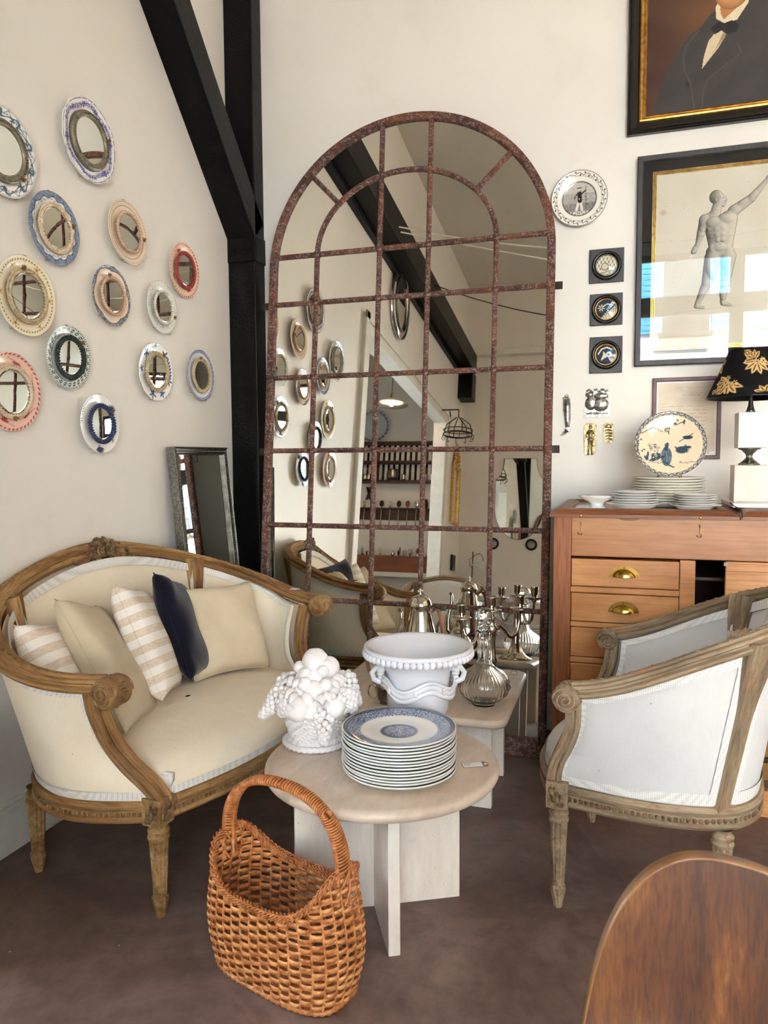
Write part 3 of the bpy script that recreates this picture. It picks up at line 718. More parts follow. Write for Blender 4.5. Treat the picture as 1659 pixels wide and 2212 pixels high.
        C = over(C, soft(1-((X-.32)/.17)**2-((Y+.16)/.11)**2, .2), ink); C = over(C, ribbon(X, Y, [(.38, -.12), (.42, -.02)], .025), ink); C = over(C, ribbon(X, Y, [(.22, -.16), (.14, -.06)], .02), ink)
        C = over(C, soft(1-((X-.50)/.08)**2-((Y+.08)/.045)**2, .2), ink)
        for cx, cy in ((-.42, -.02), (-.52, -.12), (-.33, -.10), (-.56, .0)): C = flower(C, X, Y, cx, cy, .06, ink, 7, 0, 1, (236, 216, 186)); C = over(C, ribbon(X, Y, [(cx, cy-.04), (-.42, -.42)], .008), ink)
        for k in range(14): C = over(C, leafm(X, Y, -.66+rs.uniform(0, .45), -.48+rs.uniform(-.06, .1), .2, .03, rs.uniform(.3, 2.6)), ink)
        for k in range(10): C = over(C, ribbon(X, Y, [(-.6+k*.13, -.55-.02*(k % 3)), (-.45+k*.13, -.52-.03*(k % 2))], .007), ink)
        C = over(C, soft(1-((X-.48)/.14)**2-((Y-.22)/.06)**2, .2), ink); C = over(C, ribbon(X, Y, [(.25, .10), (.62, .32)], .012), ink)
    return C
def china(mb, R, style, n=300, seg=26, prof=None, z0=.0, wavy=0):
    """plate lathe with painted front, local +z up; returns"""
    front = [(1.004, .128), (.988, .140)]+[(q, .122-.075*(1-(q-.62)/.36)**1.6) for q in np.linspace(.965, .64, seg)]+[(.60, .040), (.56, .030)]+[(q, .026) for q in np.linspace(.5, .02, 14)]
    back = [(.0, .0), (.50, .0), (.53, -.012), (.56, .0), (.66, .02), (.95, .090), (.992, .104)]
    if prof: front = prof
    allp = back+front; th = np.linspace(0, 2*PI, n, endpoint=False)
    P = np.zeros((n, len(allp), 3)); rr = np.array([p[0] for p in allp]); zz = np.array([p[1] for p in allp])
    wv = 1+wavy*np.cos(12*th)[:, None]*(rr > .8)[None]
    P[..., 0] = np.cos(th)[:, None]*rr*wv; P[..., 1] = np.sin(th)[:, None]*rr*wv; P[..., 2] = zz[None]
    C = paint(style, P[..., 0], P[..., 1]); C[:, :len(back)-1] = c3((232, 230, 226))
    P = P*R; P[..., 2] += z0
    mb.grid(P, cu=True, col=C)
circ = lambda R, z, n: np.stack([R*np.cos(np.linspace(0, 2*PI, n, endpoint=False)), R*np.sin(np.linspace(0, 2*PI, n, endpoint=False)), np.full(n, z)], -1)
def ropemat(name, c, c2): return simple(name, c, .55, c2=c2, vs=60)
ROPES = {'cream': ropemat('cream_rope', (226, 206, 180), (206, 182, 154)), 'pink': ropemat('pink_rope', (218, 182, 158), (200, 160, 136)), 'white': ropemat('white_rope', (226, 222, 212), (200, 196, 184)),
         'red': ropemat('red_rope', (170, 62, 58), (146, 48, 48)), 'green': ropemat('dark_green_rope', (30, 46, 44), (44, 62, 58)), 'navy': ropemat('navy_rope', (34, 42, 84), (50, 60, 110)), 'silver': simple('pewter_ring', (150, 144, 128), .4, .6, c2=(120, 114, 98), vs=50),
         'gold': ropemat('sand_rope', (200, 182, 148), (176, 156, 120))}
PL = [  # y, z, radius, style, rope, label, wavy, insect angle
 (2.566, 2.661, .158, 'violet_garland', 'silver', 'white wall plate with violet garland rim and pewter-ringed mirror, highest on the wall', .012, .1),
 (2.12, 2.455, .150, 'teal_scroll', 'silver', 'wall plate with teal scroll rim cut by the left picture edge, topmost left', 0, -.6),
 (2.355, 2.262, .132, 'blue_band', 'cream', 'wall plate with scalloped slate-blue band and cream rope mirror', 0, .1),
 (2.799, 2.369, .133, 'bead_lines', 'pink', 'cream wall plate with two beaded lines around a pink rope mirror', 0, -.3),
 (3.234, 2.311, .128, 'red_spray', 'red', 'peach wall plate with red sprays and red rope mirror, nearest the black post', .01, 9),
 (2.677, 2.079, .122, 'dark_border', 'pink', 'cream wall plate with dark lacy blue border and pink rope mirror', 0, 2.1),
 (3.04, 2.097, .119, 'grey_sprig', 'white', 'pale grey-sprigged wall plate with white rope mirror below the red one', .008, -.4),
 (2.199, 1.983, .141, 'yellow_floral', 'gold', 'cream wall plate with yellow flowers and sand rope mirror at left', 0, 1.8),
 (2.408, 1.793, .121, 'green_fern', 'green', 'white wall plate with green fern rim and dark green rope mirror', 0, .7),
 (2.975, 1.797, .130, 'blue_rose', 'gold', 'white wall plate with blue roses and teal leaves', .012, .8),
 (3.358, 1.819, .126, 'blue_chain', 'gold', 'plain white wall plate with thin blue chain rim, rightmost on the wall', 0, 2.0),
 (2.11, 1.637, .137, 'red_leaf', 'cream', 'pink wall plate with red leaf border cut by the left picture edge', .008, -1.3),
 (2.578, 1.544, .120, 'navy_spray', 'navy', 'white wall plate with navy sprays and thick navy rope mirror, lowest on the wall', 0, .7)]
for (y, z, R, style, rp, label, wavy, ia) in PL:
    m = wallm((-2.066, y+.018, z), 'left') @ Matrix.Rotation(math.radians(rng.uniform(-2, 3)), 4, 'X') @ Matrix.Rotation(rng.uniform(-.3, .3), 4, 'Z')
    t = thing('plate_mirror', label, 'wall plate', mat=m, group='plates with mirrors on the left wall')
    p = MB(); china(p, R, style, 360, 26, z0=.012, wavy=wavy); p.build('plate', M['plate'], t)
    q = MB(); prof = [(0, .0)]+[(R*.595*k, .012*(1-k*k)) for k in (.001, .3, .6, .85, 1.0)]+[(R*.60, -.01)]
    q.lathe([(a, .034+.06*b2) for a, b2 in prof[1:]], 48); q.build('mirror_disc', M['mirror2'], t)
    q = MB()
    if rp == 'silver':
        q.sweep(circ(R*.62, .034, 72), [(-.012, -.01), (.012, -.01), (.013, 0), (.006, .008), (0, .005), (-.006, .009), (-.013, 0)], True, up=(0, 0, 1))
        for a in np.linspace(0, 2*PI, 56, endpoint=False): q.sph((R*.635*math.cos(a), R*.635*math.sin(a), .042), .0042, 6, 4)
    else:
        q.rope(circ(R*.615, .036, 360), .0052 if rp not in ('navy', 'green') else .0075, 8, True, 40, .42)
        if rp in ('cream', 'red', 'gold', 'green'): q.rope(circ(R*.675, .035, 360), .0036, 6, True, 56, .42)
    q.build('rope_ring', ROPES[rp], t)
    if ia < 8:
        q = MB(); cx, cy = R*.68*math.cos(ia), R*.68*math.sin(ia)
        q.sph((cx, cy, .044), .006, 8, 6, sx=1.5, sz=.8); q.sph((cx+.008, cy+.005, .044), .004, 8, 6)
        for k in range(6):
            a = k*PI/3+.3; q.sph((cx+.008*math.cos(a), cy+.008*math.sin(a), .043), .0045, 6, 4, sx=.9, sy=.5, sz=.3, rot=Matrix.Rotation(a, 3, 'Z'))
        q.build('brass_insect', M['oldgold'], t)
    for s in (-1, 1): MB().tube([(s*.0035, R*.9, .01), (s*.004, R*1.0, .018), (s*.004, R*1.005, .032), (s*.003, R*.97, .034)], .0009, 5).build('wire_hook', M['steel'], t)
    for s in (-.5, .5): MB().tube([(R*s, -R*.82, .01), (R*s*1.08, -R*.87, .02), (R*s*1.06, -R*.86, .031)], .0009, 5).build('wire_hook', M['steel'], t)
# engraved plate on the back wall
t = thing('wall_plate', 'round white plate with black engraved soldier scene right of the arched mirror', 'wall plate', mat=wallm((-.217, 3.846, 2.637), 'back'))
p = MB(); china(p, .132, 'engraving', 480, 34, z0=.012); p.build('plate', M['plate'], t)
q = MB(); q.tube([(0, .12, .01), (0, .134, .02), (0, .134, .03), (0, .128, .032)], .001, 5); q.build('wire_hanger', M['steel'], t)
# ================================================================ UPHOLSTERED SEATS
def smooth(t): t = np.clip(t, 0, 1); return t*t*(3-2*t)
WARP = lambda a: a*PI/2
def set_warp(P):
    """equal steps of a become equal lengths along the top rail"""
    global WARP
    WARP = lambda a: a*PI/2
    A = np.linspace(-1, 1, 4001); u, v = sup(A, P['W'], P['D'], P['vs'], P['n'], P['Ws']); L = np.concatenate([[0], np.cumsum(np.hypot(np.diff(u), np.diff(v)))]); L = L/L[-1]*2-1
    WARP = lambda a: np.interp(a, L, A)*PI/2
def sup(a, W, D, v0, n, Wend):
    """superellipse plan widening from Wend at the front, a in [-1, 1] -> (u, v)"""
    g = WARP(np.asarray(a)); v = v0+(D-v0)*np.abs(np.cos(g))**(2/n); k = Wend/W+(1-Wend/W)*np.sin(np.clip((v-v0)/(.55*(D-v0)), 0, 1)*PI/2)
    return W*k*np.sign(g)*np.abs(np.sin(g))**(2/n), v
def make_seat(P, name, label, cat, loc, rz):
    W, D, vs, n = P['W'], P['D'], P['vs'], P['n']; Wb, Db, Wf = P['Wl'], P['Db'], P['Wl']; Wsc = P['Ws']
    zr0, zr1 = P['zr']; wd, fab = P['wood'], P['fab']; wst = P['wst']
    t = thing(name, label, cat, loc, rz); set_warp(P)
    hx, hy = zip(*P['h'])
    def H(a):
        out = 0
        for d in (-.05, -.025, 0, .025, .05):
            u, v = sup(np.clip(a+d, -1, 1), W, D, vs, n, Wsc); q = np.clip((v-vs)/(D-vs), 0, 1); out = out+((1-P['hu'])*np.interp(q, hx, hy)+P['hu']*(1-smooth(np.abs(u)/W)))/5
        return out
    def T(a):
        u, v = sup(a, W, D, vs, n, Wsc); return np.stack([u, v, P['zs']+(P['zc']-P['zs'])*H(a)], -1)
    def B(a):
        u, v = sup(a, P['Wb'], Db, P['vb'], P['nb'], Wb); return np.stack([u, v, np.full(np.shape(u), zr1)], -1)
    F = np.array(P['F'])     # (v, z) from bottom to top
    fz = F[:, 1]
    def Fp(tt, s):
        z = zr1+(P['zs']-zr1)*tt; v = np.interp(z, fz, F[:, 0]); 
        v = sum(np.interp(z+d, fz, F[:, 0]) for d in (-.03, -.015, 0, .015, .03))/5
        u = s*np.interp(tt, [0, .35, .8, 1], [Wb-.002, Wb+(Wsc-Wb)*.25, Wb+(Wsc-Wb)*.8, Wsc]); return np.stack([u, v, z+0*u], -1)
    def surf(A, TT, off=0.0):
        """A, TT 2-d arrays; off outward"""
        b, c = B(A), T(A); p = b+(c-b)*TT[..., None]
        s = np.sign(A); e1 = np.where(s > 0, 1.0, -1.0)
        straight = B(e1)+(T(e1)-B(e1))*TT[..., None]; w = 1-smooth((1-np.abs(A))/.30)
        p = p+(Fp(TT, e1)-straight)*w[..., None]
        if np.any(off):
            e = 1e-3
            q = surf(np.clip(A+e, -1, 1), TT); r = surf(np.clip(A-e, -1, 1), TT)
            tg = q-r; nn = np.stack([-tg[..., 1], tg[..., 0], 0*tg[..., 0]], -1); nn /= np.linalg.norm(nn, axis=-1)[..., None]+1e-9
            # outward: for growing a (left to right along back) outward is +v at centre
            sg = np.sign(nn[..., 1]*np.cos(A*PI/2)+nn[..., 0]*np.sin(A*PI/2)); p = p+nn*(sg*off)[..., None]
        return p
    def patch(mb, a0, a1, t0, t1, off, na=28, nt=12, flip=False, bulge=0.0, round_=False):
        A, TT = np.meshgrid(np.linspace(a0, a1, na), np.linspace(t0, t1, nt), indexing='ij')
        x = np.linspace(0, 1, na)[:, None]; y = np.linspace(0, 1, nt)[None]
        o = off+bulge*(np.clip(4*x*(1-x), 0, 1)**.3*np.clip(4*y*(1-y), 0, 1)**.3) if bulge else np.full((na, nt), off)
        mb.grid(surf(A, TT, o), flip=flip)
    def thickpatch(mb, a0, a1, t0, t1, off, th, na=28, nt=4):
        A, TT = np.meshgrid(np.linspace(a0, a1, na), np.linspace(t0, t1, nt), indexing='ij')
        z = np.zeros(A.shape); mb.grid(surf(A, TT, z+off+th))
    # rails
    prof = [(-.030, -.020), (.026, -.022), (.033, -.014), (.033, -.006), (.022, -.001), (.022, .004), (.031, .010), (.028, .018), (.014, .020), (.010, .027), (-.010, .027), (-.016, .018), (-.024, .016), (-.034, .010), (-.026, .002), (-.036, -.008)]
    aa = np.linspace(-1, 1, 121); path = T(aa); m = MB()
    # slight swelling at the crest
    sw = 1+P.get('crest', 0)*np.exp(-(aa/.18)**2)
    m.sweep(path, [(-x*P['rw'], y*P['rw']) for x, y in prof], up=(0, 0, 1), scale=sw); m.build('top_rail', wst, t, auto=35)
    # beading under the rail
    m = MB()
    q = surf(np.linspace(-.98, .98, P['beads']), np.full(P['beads'], .965), np.full(P['beads'], -.024))
    for p in q: m.sph(p, .0042, 6, 4)
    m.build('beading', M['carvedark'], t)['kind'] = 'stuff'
    # leaf carving on the rail top
    m = MB()
    for a in np.linspace(-.96, .96, P['leaves']):
        p = T(np.array([a]))[0]; d = T(np.array([min(a+.01, 1)]))[0]-T(np.array([a-.01]))[0]; an = math.atan2(d[1], d[0])
        m.sph((p[0], p[1], p[2]+.024*P['rw']), .012, 7, 5, sx=1.5, sy=.55, sz=.45, rot=Matrix.Rotation(an+rng.uniform(-.5, .5), 3, 'Z'))
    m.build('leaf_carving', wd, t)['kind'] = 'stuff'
    if P.get('crest'):
        m = MB(); rs = np.random.default_rng(3)
        for k in range(130):
            a = rs.normal(0, .060); p = T(np.array([a]))[0]; hh = .050*math.exp(-(a/.07)**2)
            m.sph((p[0], p[1]-.030+rs.uniform(-.014, .030), p[2]+rs.uniform(-.060, -.005)+hh), rs.uniform(.011, .021), 8, 6, sx=rs.uniform(.4, 1.9), sy=.6, sz=rs.uniform(.3, .8), rot=Matrix.Rotation(rs.uniform(0, 3), 3, 'Y'))
        for k in range(5):
            a = (-.02+k*.012); p = T(np.array([a]))[0]; m.tube([(p[0]+.02*math.cos(x)*1.2, p[1]-.045, p[2]+.005+.02*math.sin(x)) for x in np.linspace(0, 5, 12)], .005, 6, up=(0, 1, 0)) if k % 2 else None
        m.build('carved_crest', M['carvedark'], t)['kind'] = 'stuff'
    # scrolls
    for s in (-1, 1):
        e = T(np.array([s*1.0]))[0]; m = MB(); R_ = P['sr']
        cx, cy, cz = e[0], e[1]-.016, e[2]-.020
        x0, x1 = cx-.041, cx+.041
        th = np.linspace(0, 2*PI, 28, endpoint=False)
        Pq = np.zeros((28, 8, 3))
        for j, (x, k) in enumerate(((x0, 0.0), (x0, .78), (x0+.006, .96), (x0+.016, 1.0), (x1-.016, 1.0), (x1-.006, .96), (x1, .78), (x1, 0.0))):
            Pq[:, j, 0] = x; Pq[:, j, 1] = cy+R_*k*np.cos(th); Pq[:, j, 2] = cz+R_*k*np.sin(th)
        m.grid(Pq, cu=True)
        for xs_ in (x0-.001, x1+.001):
            tt = np.linspace(0, 4.6*PI, 60); rr = R_*(.86-.76*tt/(4.6*PI))
            m.tube(np.stack([np.full(60, xs_), cy-rr*np.cos(tt), cz+rr*np.sin(tt)], -1), .0050, 6, up=(1, 0, 0))
        for k in range(26):
            a = k*2*PI/26; m.sph((cx+.010*math.sin(k*2.1), cy+R_*.97*math.cos(a), cz+R_*.97*math.sin(a)), .008, 6, 4, sx=1.6, sy=.6, sz=.6)
        m.build('arm_scroll', wd, t, auto=50)
        # front post sweeping down to the leg
        tt = np.linspace(.95, -.02, 26); pp = Fp(tt, np.full(26, float(s))); m = MB()
        k = P['rw']*.86
        pr = [(-.030, -.024), (-.026, -.029), (-.018, -.029), (-.013, -.020), (-.007, -.017), (0, -.021), (.007, -.017), (.013, -.020), (.018, -.029), (.026, -.029), (.030, -.024), (.031, -.012), (.024, -.006), (.024, .004), (.031, .010), (.030, .020), (.022, .026), (-.022, .026), (-.030, .020), (-.031, .010), (-.024, .004), (-.024, -.006), (-.031, -.012)]
        m.sweep(pp, [(a*k, b2*k) for a, b2 in pr], up=(0, 1, .0001)); m.build('arm_post', wst, t, auto=35)
        m = MB()
        for k2 in range(30):
            p = pp[int(2+k2*22/30)]; m.sph((p[0]-s*.026*k, p[1]-.010, p[2]), .006, 6, 4, sx=.6, sy=1.2, sz=1)
        m.build('post_beading', M['carvedark'], t)['kind'] = 'stuff'
    # seat rail loop
    ab = np.linspace(-1, 1, 61); bl = B(ab); fb = []
    for x in np.linspace(Wf, -Wf, 17)[1:-1]: fb.append((x, P['vb']-P['bow']*(1-(x/Wf)**2), zr1))
    loop = np.concatenate([bl, np.array(fb)]); low = loop.copy(); low[:, 2] = (zr0+zr1)/2
    hh = (zr1-zr0)/2; m = MB()
    rp = [(-.024, -hh), (.012, -hh), (.020, -hh*.72), (.013, -hh*.5), (.013, hh*.15), (.018, hh*.28), (.021, hh*.6), (.014, hh), (-.024, hh)]
    m.sweep(low, [(-x, y) for x, y in rp], True, up=(0, 0, 1)); m.build('seat_rail', wst, t, auto=35)
    m = MB(); L = len(low)
    seg = np.linalg.norm(np.roll(low, -1, 0)-low, axis=1); cum = np.concatenate([[0], np.cumsum(seg)]); NB = int(cum[-1]/.0165)
    ll = np.concatenate([low, low[:1]])
    for k in range(NB):
        s_ = cum[-1]*k/NB; i = np.searchsorted(cum, s_, 'right')-1; i = min(i, L-1); f = (s_-cum[i])/seg[i]; p = ll[i]*(1-f)+ll[i+1]*f; d = ll[i+1]-ll[i]; d /= np.linalg.norm(d)
        nn = np.array([d[1], -d[0], 0]); cen = np.array([0, Db*.45, 0]); 
        if nn @ (p-cen) < 0: nn = -nn
        q = p+nn*.0145; an = math.atan2(d[1], d[0]); z = q[2]-hh*.18
        m.sph((q[0], q[1], z), .0072, 6, 4, sx=.85, sy=.55, sz=1.15, rot=Matrix.Rotation(an, 3, 'Z'))
    m.build('carved_ribbon', M['carvedark'], t)['kind'] = 'stuff'
    # legs
    def leg(u, v, block, lean=(0, 0)):
        h = zr0; m = MB()
        prof = [(.0, 0), (.014, 0), (.0165, .02), (.020, .035), (.0235, .055), (.0245, .066), (.020, .072), (.0215, .078)]
        nf = len(prof); prof += [(.0215+(.030-.0215)*k/10, .082+(h-.082-.055)*k/10) for k in range(11)]
        ntop = len(prof); prof += [(.0335, h-.050), (.034, h-.044), (.028, h-.038), (.033, h-.030), (.0335, h-.024), (.026, h-.014), (.027, h-.004), (.030, h)]
        def rad(a, j):
            if nf+1 <= j < ntop: return 1-.17*abs(math.sin(a*5))**.7*0-.16*(abs(math.cos(a*5)) < .45)
            if 2 <= j <= 5: return 1+.10*math.cos(9*a+j)
            return 1
        m.lathe(prof, 50, (0, 0, 0), rad)
        for i, p in enumerate(m.v):
            k = (h-p[2])/h; m.v[i] = (p[0]*P['lk']+u+lean[0]*k, p[1]*P['lk']+v+lean[1]*k, p[2])
        if block: m.box(u-.033, u+.033, v-.033, v+.033, zr0-.004, zr1+.012)
        lo = m.build('leg', wd, t, auto=35)
        if block:
            m = MB(); rs = np.random.default_rng(5)
            for (ox, oy, ax) in ((0, -.034, 0), (math.copysign(.034, u), 0, 1)):
                for k in range(14):
                    a, b2 = rs.uniform(-.02, .02), rs.uniform(-.022, .022)
                    m.sph((u+ox+(a if ax == 0 else 0), v+oy+(a if ax else 0), (zr0+zr1)/2+b2), .009, 6, 4, sx=1.0 if ax == 0 else .4, sy=.4 if ax == 0 else 1, sz=1.3)
            m.build('carved_rosette', M['carvedark'], lo)
    for s in (-1, 1):
        leg(s*Wb, P['vb']-.002, True); leg(s*P['rl'][0], P['rl'][1], False, (s*.0, .0))
    # upholstery: outer and inner panels with braid
    sp = P['split']
    for (a0, a1, nm) in ((-.985, -sp-P['gap'], 'outer_panel'), (sp+P['gap'], .985, 'outer_panel'), (-sp+P['gap'], sp-P['gap'], 'back_panel')):
        m = MB(); patch(m, a0, a1, .0, .965, .004, 40, 16); m.build(nm, fab, t)
        m = MB(); e = .012 if nm == 'outer_panel' else .03; bw = P['bw']; tb = bw/(P['zs']-zr1)
        thickpatch(m, a0, a1, .955-tb, .955, .004, .004, 44); thickpatch(m, a0, a1, .012, .012+tb*.9, .004, .004, 44)
        al = bw/(W+(D-vs)*.9)
        f0, f1 = (al, al) if a1 > .9 else ((al, al) if a0 < -.9 else (al, al))
        thickpatch(m, a0, a0+(f1 if a0 < -.9 else f1), .012, .955, .0045, .004, 4, 30); thickpatch(m, a1-(f0 if a1 > .9 else f0), a1, .012, .955, .0045, .004, 4, 30)
        m.build('braid', M['braid'], t)
    ti = (P['zseat']-.03-zr1)/(P['zs']-zr1)
    for (a0, a1) in ((-.96, -sp-P['gap']), (sp+P['gap'], .96), (-sp+P['gap'], sp-P['gap'])):
        m = MB(); patch(m, a0, a1, ti*.4, .94, -.030, 40, 18, bulge=-.022); m.build('inner_panel', fab, t)
        m = MB(); bw = P['bw']*.8; tb = bw/(P['zs']-zr1)*.8
        thickpatch(m, a0, a1, .945-tb, .955, -.044, -.004, 44, 4); al = bw/(W+(D-vs)*.9)
        thickpatch(m, a0, a0+al, ti, .95, -.046, -.004, 4, 20); thickpatch(m, a1-al, a1, ti, .95, -.046, -.004, 4, 20); m.build('braid', M['braid'], t)
    for s in (-1, 1):
        tt = np.linspace(-.02, 1, 18); A = np.full(18, s*sp); pp = surf(A, tt, np.zeros(18)-.010); m = MB()
        wdt = .95+.6*smooth((tt-.55)/.45)
        up_ = np.tile(np.array([math.sin(s*sp*PI/2), math.cos(s*sp*PI/2), 0.0]), (18, 1))
        m.sweep(pp, [(-.026, -.030), (-.018, -.036), (-.008, -.030), (0, -.034), (.008, -.030), (.018, -.036), (.026, -.030), (.026, .022), (-.026, .022)], up=up_, scale=wdt*P['dw']); m.build('back_post', wst, t, auto=35)
    # seat cushion
    cen = np.array([0, Db*.46]); ins = loop[:, :2].copy(); rr = np.linalg.norm(ins-cen, axis=1)[:, None]
    ins = cen+(ins-cen)*(1-.012/rr*0-.0); S = []
    fr = [0.02, .3, .5, .65, .78, .86, .92, .96, .985, 1.0]
    front = np.clip(1-(ins[:, 1]-P['vb']+P['bow'])/.12, 0, 1)
    for k in fr:
        z = P['zseat']-(P['zseat']-zr1-.045)*(k**7)+.012*(1-k*k); q = cen+(ins-cen)*(k*(1-.02)); S.append(np.concatenate([q, np.full((len(q), 1), z)], 1))
    q = cen+(ins-cen)*1.005; zz = np.full((len(q), 1), zr1+.022); S.append(np.concatenate([q, zz], 1)); S.append(np.concatenate([q*1.0, zz-.022], 1))
    m = MB(); m.grid(np.array(S).transpose(1, 0, 2), cu=True); m.build('seat', fab, t, sub=1)
    m = MB(); q2 = cen+(ins-cen)*1.012
    nf_ = 17; idx = list(range(60, len(loop)))+[0]
    St = np.stack([np.concatenate([q2[idx], np.full((len(idx), 1), z)], 1) for z in (zr1+.002, zr1+.012, zr1+P['bw'])], 1)
    m.grid(St); 
    for s in (-1, 1):   # braid square around the post foot
        for (x0, x1, y0, y1) in ((Wb-.062, Wb-.040, -.02, .05),):
            xs_ = sorted((s*x0, s*x1)); m.box(xs_[0], xs_[1], P['vb']-P['bow']*.12-.004, P['vb']+.06, zr1+.02, P['zseat']-.045)
    m.build('braid', M['braid'], t)
    return t

SOFA = dict(W=.775, Ws=.672, D=.725, vs=.072, n=3.0, Wb=.665, Wl=.555, Db=.64, vb=.0, nb=3.0, zs=.745, zc=1.035, zr=(.300, .368), wood=M['carved'], wst=M['carved_st'], fab=M['cream'], rw=1.0, beads=240, leaves=90, crest=.25, sr=.047,
            hu=.36, h=[(0, 0), (.2, .05), (.4, .24), (.6, .52), (.8, .80), (.93, .95), (1, 1)], F=[(-.02, .36), (-.005, .40), (.040, .435), (.098, .485), (.130, .55), (.140, .65), (.128, .745)],
            bow=.12, rl=(.50, .55), lk=1.0, gap=.020, split=.44, bw=.026, fk=1.0, zseat=.475, dw=1.0)
sofa = make_seat(SOFA, 'settee', 'curved cream linen settee with carved worn gilt wood frame against the plate wall', 'sofa', (-1.29, 2.45, 0), math.radians(90-4.2))
CHAIR = dict(W=.40, Ws=.385, D=.63, vs=.055, n=3.8, Wb=.325, Wl=.30, Db=.55, vb=.0, nb=3.6, zs=.715, zc=.985, zr=(.330, .398), wood=M['carvedg'], wst=M['carvedg_st'], fab=M['whitecot'], rw=.95, beads=150, leaves=60, sr=.041,
            hu=.22, h=[(0, 0), (.2, .14), (.4, .38), (.6, .64), (.8, .86), (.93, .96), (1, 1)], F=[(-.014, .39), (-.012, .43), (-.004, .475), (.026, .53), (.052, .60), (.058, .69), (.056, .715)],
            bow=.10, rl=(.255, .46), lk=.92, gap=.024, split=.425, bw=.026, fk=1.0, zseat=.500, dw=1.15)
chair = make_seat(CHAIR, 'armchair', 'white cotton tub armchair with worn grey-brown carved frame before the wooden bureau', 'armchair', (-.128, 2.60, 0), math.radians(-90-7.6))
c2 = copy_tree(chair); c2.location = (-1.50, .55, 0); c2.rotation_euler = (0, 0, math.radians(170))
tag(c2, 'round-backed armchair near the viewer, seen only in the arched mirror above the coffee pot', 'armchair')

# ---------------------------------------------------------------- cushions
def cushion(name, label, mat, loc, nrm, upv, w, h, th, seed=0, pinch=.10, seam=True, group=None):
    n = Vector(nrm).normalized(); u = Vector(upv); u = (u-n*u.dot(n)).normalized(); x = u.cross(n)
    m = Matrix(((x.x, u.x, n.x, loc[0]), (x.y, u.y, n.y, loc[1]), (x.z, u.z, n.z, loc[2]), (0, 0, 0, 1)))
    rs = np.random.default_rng(seed); N = 40
    a = np.linspace(-1, 1, N); X, Y = np.meshgrid(a, a, indexing='ij'); e = (1-np.abs(X)**2.4)*(1-np.abs(Y)**2.4)
    px = X*w/2*(1-pinch*(1-Y*Y)*(X*X)*.0-pinch*(1-np.abs(Y)**2)*np.abs(X)**3); py = Y*h/2*(1-pinch*(1-np.abs(X)**2)*np.abs(Y)**3)
    wr = sum(rs.uniform(.3, 1)*np.sin(rs.uniform(2, 7)*X*rs.choice([-1, 1])+rs.uniform(2, 7)*Y+rs.uniform(0, 6)) for _ in range(5))
    edge = np.clip(1-e, 0, 1)**2
    z = th/2*np.clip(e, 0, 1)**.36*(1+.035*wr)+.004*edge*wr*np.clip(e*4, 0, 1); zb = -th/2*np.clip(e, 0, 1)**.36*(1-.035*wr)
    mb = MB(); mb.grid(np.stack([px, py, z], -1)); mb.grid(np.stack([px, py, zb], -1), flip=True)
    o = mb.build(name, mat, None); bm_merge(o)
    o.matrix_world = m; tag(o, label, 'cushion', group)
    if seam:
        k = np.concatenate([np.stack([px[:, 0], py[:, 0]], -1), np.stack([px[-1], py[-1]], -1), np.stack([px[::-1, -1], py[::-1, -1]], -1), np.stack([px[0, ::-1], py[0, ::-1]], -1)])
        q = MB(); q.tube(np.concatenate([k, np.zeros((len(k), 1))], 1)*np.array([1.002, 1.002, 1]), .0018, 5, False, up=(0, 0, 1)); q.build('seam', mat, o)
    return o
def bm_merge(o):
    import bmesh
    b = bmesh.new(); b.from_mesh(o.data); bmesh.ops.remove_doubles(b, verts=b.verts, dist=1e-5); b.to_mesh(o.data); b.free()
    o.data.polygons.foreach_set('use_smooth', [True]*len(o.data.polygons))
G = 'cushions on the cream settee'
def cyaw(a, tilt):  # normal: yaw a from +X towards +Y, tilted up
    return (math.cos(a)*math.cos(tilt), math.sin(a)*math.cos(tilt), math.sin(tilt))
cushion('cushion', 'small beige and white striped cushion at the left end of the settee', M['stripe'], (-1.785, 2.055, .670), cyaw(math.radians(24), math.radians(28)), (-.5, 0, .85), .38, .40, .15, 1, group=G)
cushion('cushion', 'large plain sand cushion leaning right of the small striped one', M['beigep2'], (-1.725, 2.20, .675), cyaw(math.radians(30), math.radians(28)), (-.55, 0, .85), .46, .50, .15, 2, group=G)
cushion('cushion', 'beige and white striped cushion standing left of the navy one', M['stripe'], (-1.73, 2.44, .700), cyaw(math.radians(30), math.radians(22)), (-.45, 0, .9), .42, .45, .15, 3, group=G)
cushion('cushion', 'dark navy velvet cushion in the middle of the settee', M['navy'], (-1.715, 2.66, .705), cyaw(math.radians(26), math.radians(20)), (-.4, .1, .9), .42, .44, .13, 4, group=G)
cushion('cushion', 'plain light beige cushion at the right end of the settee', M['beigep'], (-1.625, 2.825, .668), (.74, -.44, .40), (-.30, .2, .9), .36, .40, .19, 5, group=G)
